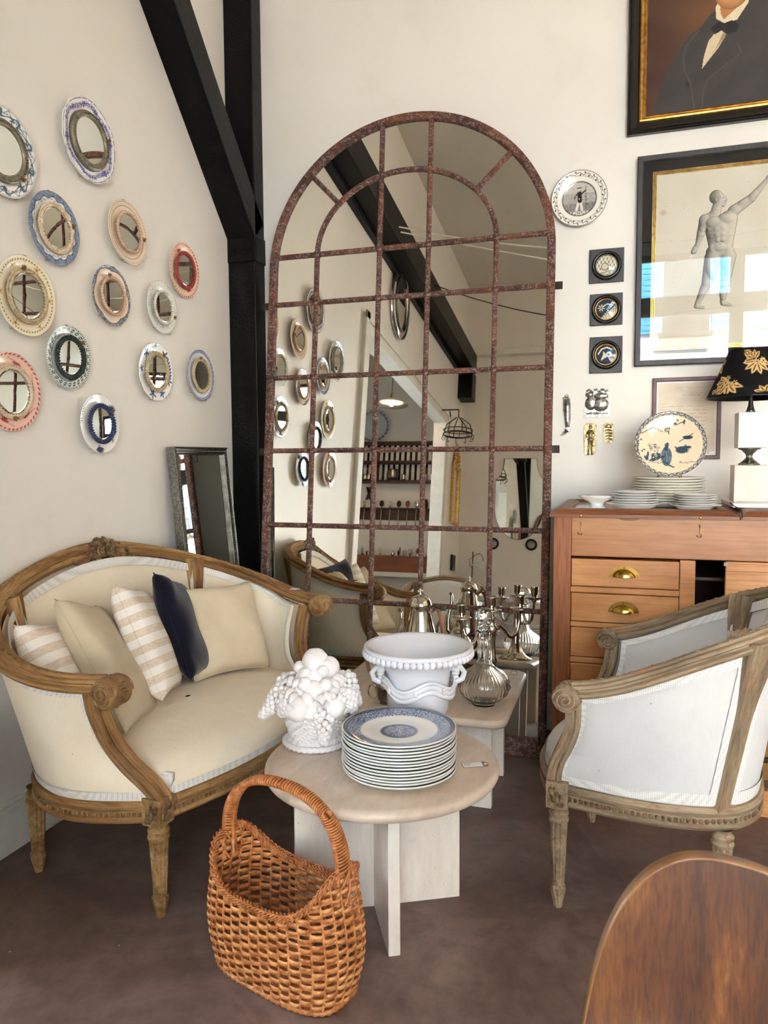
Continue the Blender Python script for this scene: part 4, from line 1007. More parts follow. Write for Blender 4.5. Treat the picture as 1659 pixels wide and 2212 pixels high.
# ================================================================ TABLES AND WHAT STANDS ON THEM
TZ = .45
rtab = thing('round_table', 'round travertine table on crossed stone slabs, nearest the viewer', 'table', (-.71, 2.20, 0))
m = MB(); R_ = .368
prof = [(0, TZ-.038)]+[(R_-.02+.02*math.sin(a), TZ-.019-.019*math.cos(a)) for a in np.linspace(0, PI, 13)]+[(0, TZ)]
m.lathe([(max(r, .001), z) for r, z in prof], 96); m.build('table_top', M['travtop'], rtab, auto=40)
def slab(parent, cx, cy, L, th, ang, h, mat, name='leg_slab', z0=0):
    m = MB(); m.m = Matrix.Translation((cx, cy, 0)) @ Matrix.Rotation(ang, 4, 'Z'); m.box(-L/2, L/2, -th/2, th/2, z0, h); return m.build(name, mat, parent, smooth=False, bev=.002)
ang = math.radians(28)
slab(rtab, 0, -.045, .52, .034, ang, TZ-.038, M['travleg']); slab(rtab, 0, -.045, .52, .034, ang+PI/2, TZ-.0381, M['travleg'])
btab = thing('square_table', 'square travertine table with rounded corners in front of the arched mirror', 'table', (-.785, 3.06, 0))
BZ = .42
m = MB(); hw, hd, rc = .39, .36, .06; pts = []
for cx, cy, a0 in ((hw-rc, -hd+rc, -PI/2), (hw-rc, hd-rc, 0), (-hw+rc, hd-rc, PI/2), (-hw+rc, -hd+rc, PI)):
    for a in np.linspace(a0, a0+PI/2, 7): pts.append((cx+rc*math.cos(a), cy+rc*math.sin(a)))
m.prism(pts, BZ-.032, BZ); m.build('table_top', M['travtop'], btab, smooth=True, bev=.012, auto=50)
slab(btab, .0, -.16, .62, .03, 0, BZ-.032, M['travleg']); slab(btab, .0, .16, .62, .03, 0, BZ-.032, M['travleg']); slab(btab, 0, 0, .29, .03, PI/2, BZ-.0322, M['travleg'])

# --- stack of blue and white plates
SX, SY, PR = -.628, 2.118, .172
NPL = 14; SH = .128/NPL
mb_ = MB(); china(mb_, PR, 'blue_tapestry', 420, 34)
ORD = ['first', 'second', 'third', 'fourth', 'fifth', 'sixth', 'seventh', 'eighth', 'ninth', 'tenth', 'eleventh', 'twelfth', 'thirteenth', 'fourteenth']
for i in range(NPL):
    labs = {NPL-1: 'blue and white china plate, topmost of the tall stack, pattern in view', 0: 'blue and white china plate, bottom of the tall stack on the round table'}
    if i == NPL-1:
        p = MB(); china(p, PR, 'blue_tapestry', 480, 36)
        o = p.build('dinner_plate', M['plate'], None)
    else:
        if i == 0:
            p = MB(); china(p, PR, 'blue_tapestry', 160, 8); side_mesh = p.build('dinner_plate', M['plate'], None); o = side_mesh
        else: o = bpy.data.objects.new('dinner_plate', side_mesh.data); COL.objects.link(o)
    o.location = (SX+rng.uniform(-.002, .002), SY+rng.uniform(-.002, .002), TZ+.0025+i*SH); o.rotation_euler = (0, 0, rng.uniform(0, 6))
    tag(o, labs.get(i, 'blue and white plate, %s from the top of the tall stack' % ORD[NPL-1-i]), 'plate', 'stack of blue and white plates')

# --- white urn
urn = thing('urn', 'large white glazed urn with beaded rim behind the stacked plates', 'urn', (-.655, 2.44, TZ))
m = MB(); prof = [(.001, 0), (.105, 0), (.108, .012), (.095, .03), (.088, .05), (.098, .075), (.106, .10), (.108, .16), (.107, .185), (.112, .225), (.125, .255), (.150, .278), (.176, .290), (.186, .298), (.188, .306), (.182, .312), (.172, .306), (.140, .284), (.112, .255), (.098, .22), (.092, .15), (.085, .08), (.06, .055), (.001, .05)]
m.lathe(prof, 96); m.build('body', M['urn'], urn)
for a in np.linspace(0, 2*PI, 54, endpoint=False):
    pass
m = MB()
for a in np.linspace(0, 2*PI, 54, endpoint=False): m.sph((.181*math.cos(a), .181*math.sin(a), .286), .0118, 8, 6, sz=1.15)
m.build('rim_bead', M['urn'], urn)
m = MB(); th = np.linspace(0, 2*PI, 160, endpoint=False); zz = .178+.016*np.cos(4*th+.8)*-1; rr = .118+.006*np.abs(np.cos(2*th))
for dz, r_ in ((0, .010), (-.016, .009), (.015, .006)): m.tube(np.stack([rr*np.cos(th), rr*np.sin(th), zz+dz], -1), r_, 8, True, .7)
for k in range(8):
    a = k*PI/4+.2; 
    for q in range(5): m.sph((.129*math.cos(a+.03*math.cos(q*1.26)), .129*math.sin(a+.03*math.cos(q*1.26)), .178-.016*math.cos(4*a+.8)+.007*math.sin(q*1.26)), .006, 6, 5)
m.build('garland', M['urn'], urn)
for s in (0, PI):
    m = MB(); a0 = s+yaw
    for k, z in enumerate((.225, .212, .198)): m.sph((.128*math.cos(a0), .128*math.sin(a0), z), .018-.003*k, 10, 7, sz=.7)
    m.tube([(r_*math.cos(a0), r_*math.sin(a0), z) for r_, z in ((.115, .235), (.145, .232), (.158, .215), (.152, .192), (.135, .183), (.120, .186))], .010, 8); m.build('lug_handle', M['urn'], urn)

# --- ceramic fruit basket
fb = thing('fruit_basket', 'white ceramic basket heaped with fruit on the left of the round table', 'sculpture', (-.962, 2.262, TZ))
m = MB()
def brad(a, j): return 1+.055*math.sin(18*a+(PI if (j//2) % 2 else 0)+.5*j)*(3 < j < 27)
m.lathe([(.001, 0), (.096, 0), (.101, .006), (.098, .016), (.090, .026)]+[(.086+.030*(k/23)**1.3, .03+.095*k/23) for k in range(24)]+[(.122, .128), (.128, .134), (.122, .142), (.105, .138), (.001, .13)], 132, rad=brad)
m.build('basket', M['bisque'], fb, auto=60)
m = MB()
for z, r_ in ((.012, .101), (.133, .127)): m.rope(circ(r_, z, 200), .010, 8, True, 34, .2)
m.build('rope_rim', M['bisque'], fb)
rs = np.random.default_rng(11)
def fruit(c, r, kind=0, d=(0, 0, 1)):
    mm = MB(); n1, n2 = 22, 14; th = np.linspace(0, 2*PI, n1, endpoint=False); ph = np.linspace(0, PI, n2); T_, F_ = np.meshgrid(th, ph, indexing='ij')
    k = 1-.10*np.exp(-((T_-PI)/.25)**2)*(kind == 1)-.05*np.abs(np.cos(3*T_))*(kind == 2)
    k = k*(1-.14*np.exp(-(F_/.35)**2)-.06*np.exp(-((PI-F_)/.3)**2))
    Pq = np.stack([r*k*np.sin(F_)*np.cos(T_), r*k*np.sin(F_)*np.sin(T_), r*k*np.cos(F_)*(1.25 if kind == 3 else .95)], -1)
    q = Vector((0, 0, 1)).rotation_difference(Vector(d)).to_matrix(); Pq = Pq @ np.array(q).T+np.array(c); mm.grid(Pq, cu=True, flip=True); return mm.build('fruit', M['bisque'], fb)
for i, (rad_, z, n_, s, off) in enumerate(((.098, .150, 9, .036, .1), (.068, .192, 8, .034, .4), (.036, .232, 5, .033, .2), (.105, .182, 10, .020, .5), (.082, .218, 8, .022, .0), (.052, .250, 6, .021, .3))):
    for k in range(n_):
        a = off+k*2*PI/n_+rs.uniform(-.1, .1); c = (rad_*math.cos(a), rad_*math.sin(a), z+rs.uniform(-.006, .006)); d = Vector((math.cos(a)+rs.uniform(-.5, .5), math.sin(a)+rs.uniform(-.5, .5), rs.uniform(.2, 1))).normalized()
        fruit(c, s*rs.uniform(.88, 1.12), int(rs.integers(0, 4)), d)
fruit((.004, -.004, .278), .046, 2, (.3, -.5, .8)); fruit((.05, .0, .262), .036, 1, (.6, -.4, .7))
fruit((-.012, -.112, .150), .042, 1, (-.2, -.9, .3)); fruit((.095, -.072, .152), .036, 0, (.6, -.7, .2))
def grapes(pts, name='grape_bunch'):
    mm = MB()
    for (c, r) in pts: mm.sph(c, r, 9, 7)
    mm.build(name, M['bisque'], fb)
def bunch(a, r0, z0, dr, dz, n_, wd_=.034):
    """drop-shaped cluster: berries on the skin of a tapering ellipsoid"""
    p0 = np.array((r0*math.cos(a), r0*math.sin(a), z0)); p1 = np.array(((r0+dr)*math.cos(a), (r0+dr)*math.sin(a), z0+dz)); ax = p1-p0; L = np.linalg.norm(ax); ax = ax/L
    e1 = np.array((-math.sin(a), math.cos(a), 0)); e2 = np.cross(ax, e1); out_ = []
    for k in range(n_):
        t = (k+.5)/n_; w_ = wd_*(1-.80*t**1.2)*(1-max(0, .22-t)*2); p = k*2.39996
        out_.append((p0+ax*L*t+e1*w_*math.cos(p)+e2*w_*.8*math.sin(p), rs.uniform(.0095, .0120)))
    grapes(out_)
cam_a = math.atan2(-2.26, .96)
bunch(cam_a+.22, .118, .160, .012, -.115, 46, .034)
bunch(cam_a-1.45, .095, .195, .085, -.095, 60, .040); bunch(cam_a-1.85, .085, .215, .070, -.07, 44, .036)
bunch(cam_a+1.65, .095, .225, .050, -.105, 60, .042); bunch(cam_a+1.15, .115, .190, .020, -.07, 40, .034)
bunch(cam_a-.95, .105, .185, .030, -.06, 34, .030); bunch(cam_a+3.1, .11, .17, .03, -.06, 30, .034)
for (a, r_, z) in ((cam_a+.62, .132, .168), (cam_a-.75, .14, .155), (cam_a-2.3, .13, .17)):
    m = MB(); c = np.array((r_*math.cos(a), r_*math.sin(a), z)); e1 = np.array((-math.sin(a), math.cos(a), 0)); e2 = np.array((0, 0, 1.0)); n_ = np.array((math.cos(a), math.sin(a), 0))
    m.sph(c+n_*.008, .007, 8, 6)
    for k in range(5):
        b2 = k*2*PI/5+.3; dd = e1*math.cos(b2)+e2*math.sin(b2); L_ = np.linspace(0, 1, 7); W_ = np.linspace(-1, 1, 5); LL, WW = np.meshgrid(L_, W_, indexing='ij'); pp = np.cross(n_, dd)
        Pq = c+dd*(LL*.032)[..., None]+pp*(WW*.012*np.sin(PI*np.clip(LL, .04, .97)))[..., None]+n_*(.006*np.sin(LL*PI)-.004*np.abs(WW)+.004)[..., None]; m.grid(Pq); m.grid(Pq-n_*.002, flip=True)
    m.build('flower', M['bisque'], fb)
m = MB()
for k in range(26):
    a = rs.uniform(0, 6.28); r_ = rs.uniform(.07, .125); z = .25-(r_-.05)*1.1; c = np.array((r_*math.cos(a), r_*math.sin(a), z)); d = np.array((math.cos(a), math.sin(a), -.4)); d /= np.linalg.norm(d); sd_ = np.array((-math.sin(a), math.cos(a), 0)); n_ = np.cross(sd_, d)*-1
    LL, WW = np.meshgrid(np.linspace(0, 1, 8), np.linspace(-1, 1, 5), indexing='ij'); Pq = c+d*(LL*.05-.02)[..., None]+sd_*(WW*.016*np.sin(PI*np.clip(LL, .05, 1)))[..., None]+n_*(.010*np.sin(LL*PI)-.006*np.abs(WW)+.012)[..., None]; m.grid(Pq); m.grid(Pq-n_*.002, flip=True)
m.build('leaf', M['bisque'], fb)['kind'] = 'stuff'

# --- price tags
def pricetag(name, label, loc, rz, flat=True, w=.062, h=.03, pitch=0):
    t = thing(name, label, 'price tag', loc, rz); t.rotation_euler = (pitch, 0, rz)
    m = MB(); m.prism([(-w/2, -h/2), (w/2-.008, -h/2), (w/2, -h/2+.008), (w/2, h/2-.008), (w/2-.008, h/2), (-w/2, h/2)], 0, .0008); m.build('card', M['kraft'], t, smooth=False)
    MB().box(-w/2+.002, w/2-.018, -h/2+.003, h/2-.003, .0009, .0014).build('sticker', M['paperw'], t, smooth=False)
    m = MB(); m.tube(circ(.004, .0012, 14)+np.array([w/2-.008, 0, 0]), .0014, 5, True); m.build('eyelet', M['paperw'], t)
    m = MB()
    for k in range(3): m.box(-w/2+.006, -w/2+.006+.026-.004*k, h/2-.0095-k*.0065, h/2-.0078-k*.0065, .00145, .0016)
    m.build('handwriting', M['ink'], t, smooth=False); return t
pricetag('price_tag', 'brown price tag on the right edge of the round table', (-.418, 2.232, TZ+.0008), math.radians(25), w=.082, h=.038)
pricetag('price_tag', 'brown price tag at the back corner of the square table', (-.452, 3.36, BZ+.0008), math.radians(95))

# --- silver on the square table
pot = thing('coffee_pot', 'tall silver coffee pot with domed lid and wooden handle', 'coffee pot', (-.800, 3.02, BZ))
m = MB(); m.lathe([(.001, 0), (.058, 0), (.060, .008), (.052, .014), (.060, .03), (.078, .07), (.085, .11), (.083, .15), (.074, .20), (.062, .25), (.050, .30), (.043, .335), (.042, .352), (.046, .356)], 48); m.build('body', M['silver'], pot)
m = MB(); m.lathe([(.047, .356), (.049, .360), (.047, .366), (.043, .380), (.034, .392), (.018, .400), (.008, .402), (.005, .408), (.007, .412), (.004, .416)], 40); 
for k in range(5): a = k*1.2566; m.sph((.008*math.cos(a), .008*math.sin(a), .419), .0058, 8, 6)
m.sph((0, 0, .425), .006, 8, 6); m.build('lid', M['silver'], pot)
hd_ = Vector((.80, -.15, 0)).normalized()
m = MB(); m.tube([(hd_.x*r_, hd_.y*r_, z) for r_, z in ((.045, .330), (.062, .348), (.085, .345), (.098, .315), (.104, .26), (.106, .20), (.100, .14), (.080, .10))], [.008, .010, .012, .012, .011, .010, .009, .007], 10, flat=.8); m.build('handle', M['handlew'], pot)
m = MB(); m.tube([(-hd_.x*r_, -hd_.y*r_, z) for r_, z in ((.06, .09), (.105, .13), (.105, .20), (.09, .27), (.09, .315), (.102, .335))], [.02, .016, .012, .010, .009, .008], 10); m.build('spout', M['silver'], pot)
m = MB(); m.tube([(hd_.x*.05, hd_.y*.05, .338), (hd_.x*.075, hd_.y*.075-.012, .362), (hd_.x*.10, hd_.y*.10-.01, .352)], .0035, 6); m.box(hd_.x*.10-.005, hd_.x*.10+.02, hd_.y*.10-.012, hd_.y*.10-.009, .346, .366); m.build('ribbon', M['green'], pot)
cr = thing('creamer', 'small silver milk jug with wooden handle left of the coffee pot', 'jug', (-.925, 2.90, BZ))
m = MB(); m.lathe([(.001, 0), (.034, 0), (.03, .006), (.038, .02), (.047, .05), (.046, .08), (.036, .12), (.032, .145), (.036, .17), (.034, .168), (.030, .145), (.001, .05)], 36)
m.build('body', M['silver'], cr)
m = MB(); m.tube([(-r_, 0.0, z) for r_, z in ((.034, .16), (.06, .168), (.074, .14), (.066, .10), (.044, .07))], [.007, .009, .009, .008, .006], 8); m.build('handle', M['handlew'], cr)
m = MB(); m.tube([(r_, -.004, z) for r_, z in ((.03, .135), (.045, .155), (.056, .172))], [.012, .009, .007], 8); m.build('spout', M['silver'], cr)
mg = thing('silver_cup', 'silver cup with a ring handle between the fruit basket and the urn', 'cup', (-.885, 2.80, BZ))
m = MB(); m.lathe([(.001, 0), (.025, 0), (.022, .006), (.033, .02), (.036, .045), (.034, .066), (.038, .075), (.035, .074), (.03, .04), (.001, .012)], 32); m.build('body', M['silvera'], mg)
m = MB(); a = np.linspace(0, 2*PI, 24, endpoint=False); m.tube(np.stack([-.055+.020*np.cos(a), 0*a, .042+.028*np.sin(a)], -1), .0035, 6, True, up=(0, 1, 0)); m.build('handle', M['silver'], mg)
tr = thing('oval_tray', 'dark oval tray under the silver coffee service', 'tray', (-.795, 3.275, BZ))
m = MB(); th = np.linspace(0, 2*PI, 64, endpoint=False); rows = []
for k, z in ((.02, .003), (.9, .003), (.97, .010), (1.0, .028), (1.03, .030), (1.01, .022), (.97, .002), (.02, 0)): rows.append(np.stack([(.172*k)*np.cos(th), .112*k*np.sin(th), np.full(64, z)], -1))
m.grid(np.array(rows).transpose(1, 0, 2), cu=True); m.build('tray', M['darkwood'], tr)
tp = thing('teapot', 'round silver teapot on the dark tray behind the coffee pot', 'teapot', (-.795, 3.275, BZ+.004))
m = MB(); m.lathe([(.001, 0), (.035, 0), (.032, .008), (.055, .025), (.068, .055), (.066, .085), (.046, .11), (.034, .118), (.036, .124), (.026, .14), (.006, .150), (.004, .158), (.009, .168), (.001, .174)], 40); m.build('body', M['silver'], tp)
m = MB(); m.tube([(-.06, 0, .05), (-.095, 0, .07), (-.10, 0, .105), (-.12, 0, .125)], [.014, .010, .008, .007], 8); m.build('spout', M['silver'], tp)
m = MB(); m.tube([(.05, 0, .11), (.085, 0, .125), (.105, 0, .09), (.09, 0, .05), (.066, 0, .04)], .007, 8); m.build('handle', M['handlew'], tp)
# candelabrum
cb = thing('candelabrum', 'silver three-light candelabrum on the square table behind the decanter', 'candelabrum', (-.518, 3.13, BZ))
m = MB(); m.lathe([(.001, 0), (.085, 0), (.088, .006), (.080, .014), (.060, .024), (.040, .045), (.028, .07), (.020, .10), (.026, .115), (.020, .13), (.017, .19), (.020, .24), (.028, .255), (.016, .265), (.014, .29), (.020, .30), (.012, .31), (.001, .312)], 40); m.build('stem', M['silver'], cb)
ca = Vector((.80, .60, 0)).normalized()
ca = Vector(((-.433+.641), (3.306-3.045), 0)).normalized()
def cup(x, y, z):
    m = MB(); m.lathe([(.001, 0), (.010, .0), (.012, .01), (.036, .018), (.042, .022), (.040, .025), (.014, .024), (.013, .034), (.019, .044), (.019, .072), (.023, .078), (.021, .080), (.016, .072), (.001, .06)], 28, (x, y, z)); return m.build('candle_cup', M['silver'], cb)
for s in (-1, 1):
    L_ = .165; pth = [(ca.x*s*L_*k, ca.y*s*L_*k, z) for k, z in ((.05, .215), (.15, .245), (.30, .255), (.45, .235), (.58, .205), (.74, .195), (.90, .215), (.985, .26), (1.0, .30))]
    m = MB(); m.tube(pth, [.006, .007, .008, .008, .008, .008, .008, .007, .006], 8, up=(0, 0, 1)); m.tube([(ca.x*s*L_*(.2+.07*math.cos(a)), ca.y*s*L_*(.2+.07*math.cos(a)), .235+.013*math.sin(a)) for a in np.linspace(0, 5, 14)], .004, 6, up=(ca.y, -ca.x, 0)); m.build('arm', M['silver'], cb)
    cup(ca.x*s*L_, ca.y*s*L_, .298)
cup(0, 0, .31)
# decanter
dc = thing('decanter', 'round ribbed crystal decanter with faceted ball stopper', 'decanter', (-.508, 2.895, BZ))
m = MB()
def ribs(a, j): return 1+(.016*math.cos(40*a) if 4 <= j <= 9 else 0)
outp = [(.001, 0), (.044, 0), (.047, .004), (.044, .010), (.070, .025), (.094, .048), (.104, .075), (.099, .103), (.080, .128), (.050, .148), (.031, .165), (.0235, .19), (.0215, .23), (.022, .27), (.024, .285), (.030, .292), (.030, .298), (.020, .300)]
inp = [(.016, .296), (.017, .27), (.0165, .23), (.0185, .19), (.027, .163), (.046, .143), (.076, .122), (.094, .10), (.098, .075), (.089, .05), (.066, .03), (.035, .016), (.001, .014)]
m.lathe(outp+inp, 160, rad=ribs); m.build('bottle', M['glass'], dc)
m = MB()
for k in range(10):
    a = k*PI/5; m.tube([(.0235*math.cos(a), .0235*math.sin(a), z) for z in (.18, .22, .26, .285)], .0026, 6)
m.build('neck_flute', M['glass'], dc)
m = MB(); m.lathe([(.001, .262), (.0155, .265), (.0155, .298), (.026, .302), (.024, .312), (.012, .318), (.012, .328)], 10); m.sph((0, 0, .356), .034, 12, 9); m.build('stopper', M['glass'], dc, smooth=False)

# ---------------------------------------------------------------- wicker basket
bk = thing('wicker_basket', 'tall chestnut wicker basket with arched handle on the floor before the round table', 'basket', (-.855, 1.775, 0), math.radians(-17))
BH = .42; HX, HYd = .238, .118
def bsurf(th, h):
    """th array angle, h height 0..BH -> plan position; broad base, narrow mouth"""
    k = h/BH; hx = HX*(.86+.14*np.sin(np.clip(k*3.2, 0, PI/2))-.30*np.clip(k-.22, 0, 1)**1.25); hy = HYd*(.84+.16*np.sin(np.clip(k*3.2, 0, PI/2))-.10*np.clip(k-.3, 0, 1))
    c, s = np.cos(th), np.sin(th); n = .62
    return hx*np.sign(c)*np.abs(c)**n, hy*np.sign(s)*np.abs(s)**n
def rimh(th):
    c = np.abs(np.cos(th)); return .242+(.350-.242)*np.clip(c, 0, 1)**2.2
NS = 36; tu = None
# arc-length parametrised angles
tf = np.linspace(0, 2*PI, 2001); xx, yy = bsurf(tf, .15*np.ones_like(tf)); cl_ = np.concatenate([[0], np.cumsum(np.hypot(np.diff(xx), np.diff(yy)))]); cl_ /= cl_[-1]
def ang_of(f): return np.interp(f % 1.0, cl_, tf)
rows = int(.36/.0122); m = MB(); mi = MB()
SEG = 6
ff = np.arange(NS*SEG)/(NS*SEG); tha = ang_of(ff)
for rI in range(rows):
    z = .012+rI*.0122
    valid = rimh(tha) > z+.004
    cs_ = np.cos(PI*(np.arange(NS*SEG)/SEG)+rI*PI); off = .0062*np.sign(cs_)*np.abs(cs_)**.75; hsc = .72+.38*np.abs(cs_)
    X_, Y_ = bsurf(tha, np.full(len(tha), z)); nx, ny = np.cos(tha)/HX, np.sin(tha)/HYd; nl = np.hypot(nx, ny); nx /= nl; ny /= nl
    zj = z+.0012*np.sin(ff*40+rI*1.7)
    pts = np.stack([X_+nx*off, Y_+ny*off, zj], -1)
    # contiguous runs
    n_ = len(tha); ring = valid.all(); i = 0
    runs = []
    if ring: runs = [(list(range(n_)), True)]
    else:
        st = next(k for k in range(n_) if not valid[k]); cur = []
        for k in range(st, st+n_+1):
            if valid[k % n_] and k < st+n_: cur.append(k % n_)
            else:
                if len(cur) > 2: runs.append((cur, False))
                cur = []
    for cur, closed in runs:
        m.sweep(pts[cur], [(-.0012, -.0056), (.0012, -.0056), (.0024, 0), (.0012, .0056), (-.0012, .0056), (-.0024, 0)], closed, up=(0, 0, 1), scale=hsc[cur])
m.build('woven_strand', M['wicker'], bk)['kind'] = 'stuff'
for k in range(NS):
    th_ = float(ang_of((k+.5)/NS)); hh = float(rimh(np.array(th_)))-.004; zz = np.linspace(.004, hh, 12); X_, Y_ = bsurf(np.full(12, th_), zz)
    MB().tube(np.stack([X_, Y_, zz], -1), .0034, 6, up=(1, .01, 0)).build('stake', M['wicker'], bk)
# braided rim
for ph in range(3):
    f = np.linspace(0, 1, 260, endpoint=False); a = ang_of(f); h_ = rimh(a); X_, Y_ = bsurf(a, h_); nx, ny = np.cos(a)/HX, np.sin(a)/HYd; nl = np.hypot(nx, ny)
    w_ = 30*2*PI*f+ph*2*PI/3
    for dd in (-.0042, 0, .0042):
        o1 = .0075*np.cos(w_)+dd*.5; o2 = .0080*np.sin(2*w_)*.5+dd*1.6
        MB().tube(np.stack([X_+nx/nl*(o1+.002), Y_+ny/nl*(o1+.002), h_+o2], -1), .0027, 6, True).build('rim_braid', M['wickerd'], bk)
m = MB(); f = np.linspace(0, 1, 200, endpoint=False); a = ang_of(f); X_, Y_ = bsurf(a, np.full(200, .006)); m.rope(np.stack([X_*1.01, Y_*1.02, np.full(200, .008)], -1), .007, 8, True, 60, .25); m.build('foot_border', M['wickerd'], bk)
m = MB(); X_, Y_ = bsurf(a, np.full(200, .01)); P0 = np.stack([X_, Y_, np.full(200, .012)], -1); m.grid(np.stack([P0*np.array([k, k, 1]) for k in (.02, .5, 1)], 1), cu=True); m.build('basket_floor', M['wicker'], bk)
# handle
hx_ = HX*.86; t_ = np.linspace(-1, 1, 60)
hp = np.stack([hx_*np.sign(t_)*np.abs(np.sin(t_*PI/2))**.85, np.zeros(60), .335+.195*np.cos(t_*PI/2)**.8], -1); hp[0, 2] = hp[-1, 2] = .27
for dy, ex in ((-.010, 1), (.010, 1), (0, .93)):
    q = hp.copy(); q[:, 1] += dy*(1+1.2*np.abs(t_)**2); q[:, 0] *= ex if abs(dy) < .001 else 1
    MB().tube(q, .0062, 8, up=(0, 1, 0)).build('handle_rod', M['wickerd'], bk)
m = MB(); ex = np.linspace(0, 1, 900); hp2 = np.stack([np.interp(ex*.5+.25, np.linspace(0, 1, 60), hp[:, k]) for k in range(3)], -1)
w_ = ex*2*PI*42; m.tube(hp2+np.stack([.0*w_, .0185*np.cos(w_), .0105*np.sin(w_)], -1), .0032, 5, up=(0, 1, 0)); m.build('handle_binding', M['wickerd'], bk)
for s in (0, 1):
    m = MB(); e2 = np.linspace(0, .25, 400) if s == 0 else np.linspace(.75, 1, 400); q = np.stack([np.interp(e2, np.linspace(0, 1, 60), hp[:, k]) for k in range(3)], -1); w_ = np.linspace(0, 1, 400)*2*PI*7
    for ph in (0, 2.1, 4.2): m.tube(q+np.stack([.014*np.sin(w_+ph), .021*np.cos(w_+ph), .0*w_], -1), .0034, 5, up=(0, 1, 0))
    m.build('handle_lashing', M['wickerd'], bk)
# ================================================================ BUREAU
DX0, DX1, DY, DZ = -.263, 1.52, 3.12, 1.18
bu = thing('bureau', 'large oak and walnut bureau with brass cup-handled drawers against the back wall', 'bureau', (0, 3.12, 0))
def bb(name, x0, x1, y0, y1, z0, z1, mat, par=bu, bev=.003):
    return MB().box(x0, x1, y0, y1, z0, z1).build(name, M[mat], par, smooth=False, bev=bev)
bb('side_panel', DX0, DX0+.022, .02, .72, 0, 1.15, 'oak'); bb('side_panel', DX1-.022, DX1, .02, .72, 0, 1.15, 'oak')
bb('stile', DX0, -.192, 0, .022, 0, 1.155, 'oak'); bb('stile', .222, .279, .0005, .022, .10, .992, 'pine'); bb('stile', 1.0, 1.055, .0005, .022, .10, .992, 'pine'); bb('stile', DX1-.06, DX1, 0, .022, 0, 1.155, 'oak')
bb('fascia', -.192, DX1-.06, .002, .024, .995, 1.155, 'fascia')
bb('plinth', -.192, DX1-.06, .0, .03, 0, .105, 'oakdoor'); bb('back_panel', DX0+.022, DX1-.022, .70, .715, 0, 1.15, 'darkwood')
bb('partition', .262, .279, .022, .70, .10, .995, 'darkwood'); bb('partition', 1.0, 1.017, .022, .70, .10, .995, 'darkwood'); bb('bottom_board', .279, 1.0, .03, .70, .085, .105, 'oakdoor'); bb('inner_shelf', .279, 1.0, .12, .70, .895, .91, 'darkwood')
# lid: two hinged frames with inset marble-white panels
def lid(x0, x1):
    m = MB(); m.m = Matrix.Translation(((x0+x1)/2, .350, 1.155))
    w_, h_ = x1-x0, .75
    m.rectframe(w_, h_, [(0, 0), (0, .012), (.010, .020), (.016, .020), (.024, .030), (.040, .034), (.062, .034), (.070, .028), (.078, .030), (.085, .022), (.085, 0)])
    m.build('lid_frame', M['lidw'], bu, smooth=False)
    MB().box(x0+.08, x1-.08, -.0+.06, .64, 1.150, 1.176).build('lid_panel', M['chinaw'], bu, smooth=False)
lid(DX0-.014, .427); lid(.431, DX1+.014)
# drawers
dz = [(.874, .985), (.729, .844), (.583, .702), (.438, .553), (.293, .408), (.150, .263)]
for (z0, z1) in dz:
    d = bb('drawer', -.190, .220, -.001, .30, z0, z1, 'pine', bev=.003)
    h = MB(); cz = (z0+z1)/2+.004; n1, n2 = 20, 9
    a = np.linspace(0, PI, n1); b_ = np.linspace(0, PI/2, n2); A, B_ = np.meshgrid(a, b_, indexing='ij')
    h.grid(np.stack([.015+.044*np.cos(A)*np.sin(B_), -.003-.026*np.cos(B_), cz-.017+.032*np.sin(A)*np.sin(B_)+0*A], -1))
    h.build('cup_handle', M['brass'], d)
    h = MB(); th_ = np.linspace(0, PI, 24); outl = [(.015+.058*math.cos(t), cz-.017+.045*math.sin(t)) for t in th_]; inl = [(.015+.043*math.cos(t), cz-.017+.031*math.sin(t)) for t in th_]
    Pq = np.stack([np.array([(x, -.0035, z) for x, z in inl]), np.array([(x, -.0045, z) for x, z in inl]), np.array([(x, -.0045, z) for x, z in outl]), np.array([(x, -.001, z) for x, z in outl])], 1); h.grid(Pq)
    for t in (.25, PI/2, PI-.25): h.sph((.015+.050*math.cos(t), -.005, cz-.017+.038*math.sin(t)), .0035, 8, 5, sy=.5)
    h.build('handle_plate', M['brass'], d, auto=40)
for k in range(len(dz)-1): bb('rail', -.192, .222, .0, .020, dz[k+1][1]+.003, dz[k][0]-.003, 'pine')
bb('rail', -.192, .222, .0, .020, .105, .147, 'pine')
dd = bb('door', .386, .999, .004, .022, .44, .992, 'oakdoor'); bb('door_rail', .386, .999, -.002, .004, .955, .985, 'oakdoor', dd)
bb('door_hinge', .378, .392, -.004, .006, .975, .990, 'steel', dd, .001)
# hooks and screws
for x in (-.155, .290):
    m = MB(); y = -.003
    m.tube([(x, y, 1.128), (x+.003, y-.002, 1.118), (x+.002, y-.004, 1.100), (x+.008, y-.004, 1.092), (x+.004, y-.004, 1.084), (x-.006, y-.004, 1.085), (x-.012, y-.004, 1.092)], .0016, 6); m.sph((x, y, 1.130), .004, 8, 5, sy=.5); m.build('brass_hook', M['brass'], bu)
    m = MB(); m.sph((x, -.026, 1.161), .0055, 10, 6, sy=.35); m.build('screw', M['brass'], bu)
m = MB(); m.add([(.030+.042*math.cos(a), -.0012, 1.1548+.012*math.sin(a)) for a in np.linspace(PI, 2*PI, 16)], [tuple(range(16))]); m.build('finger_notch', M['lidw'], bu, smooth=False)
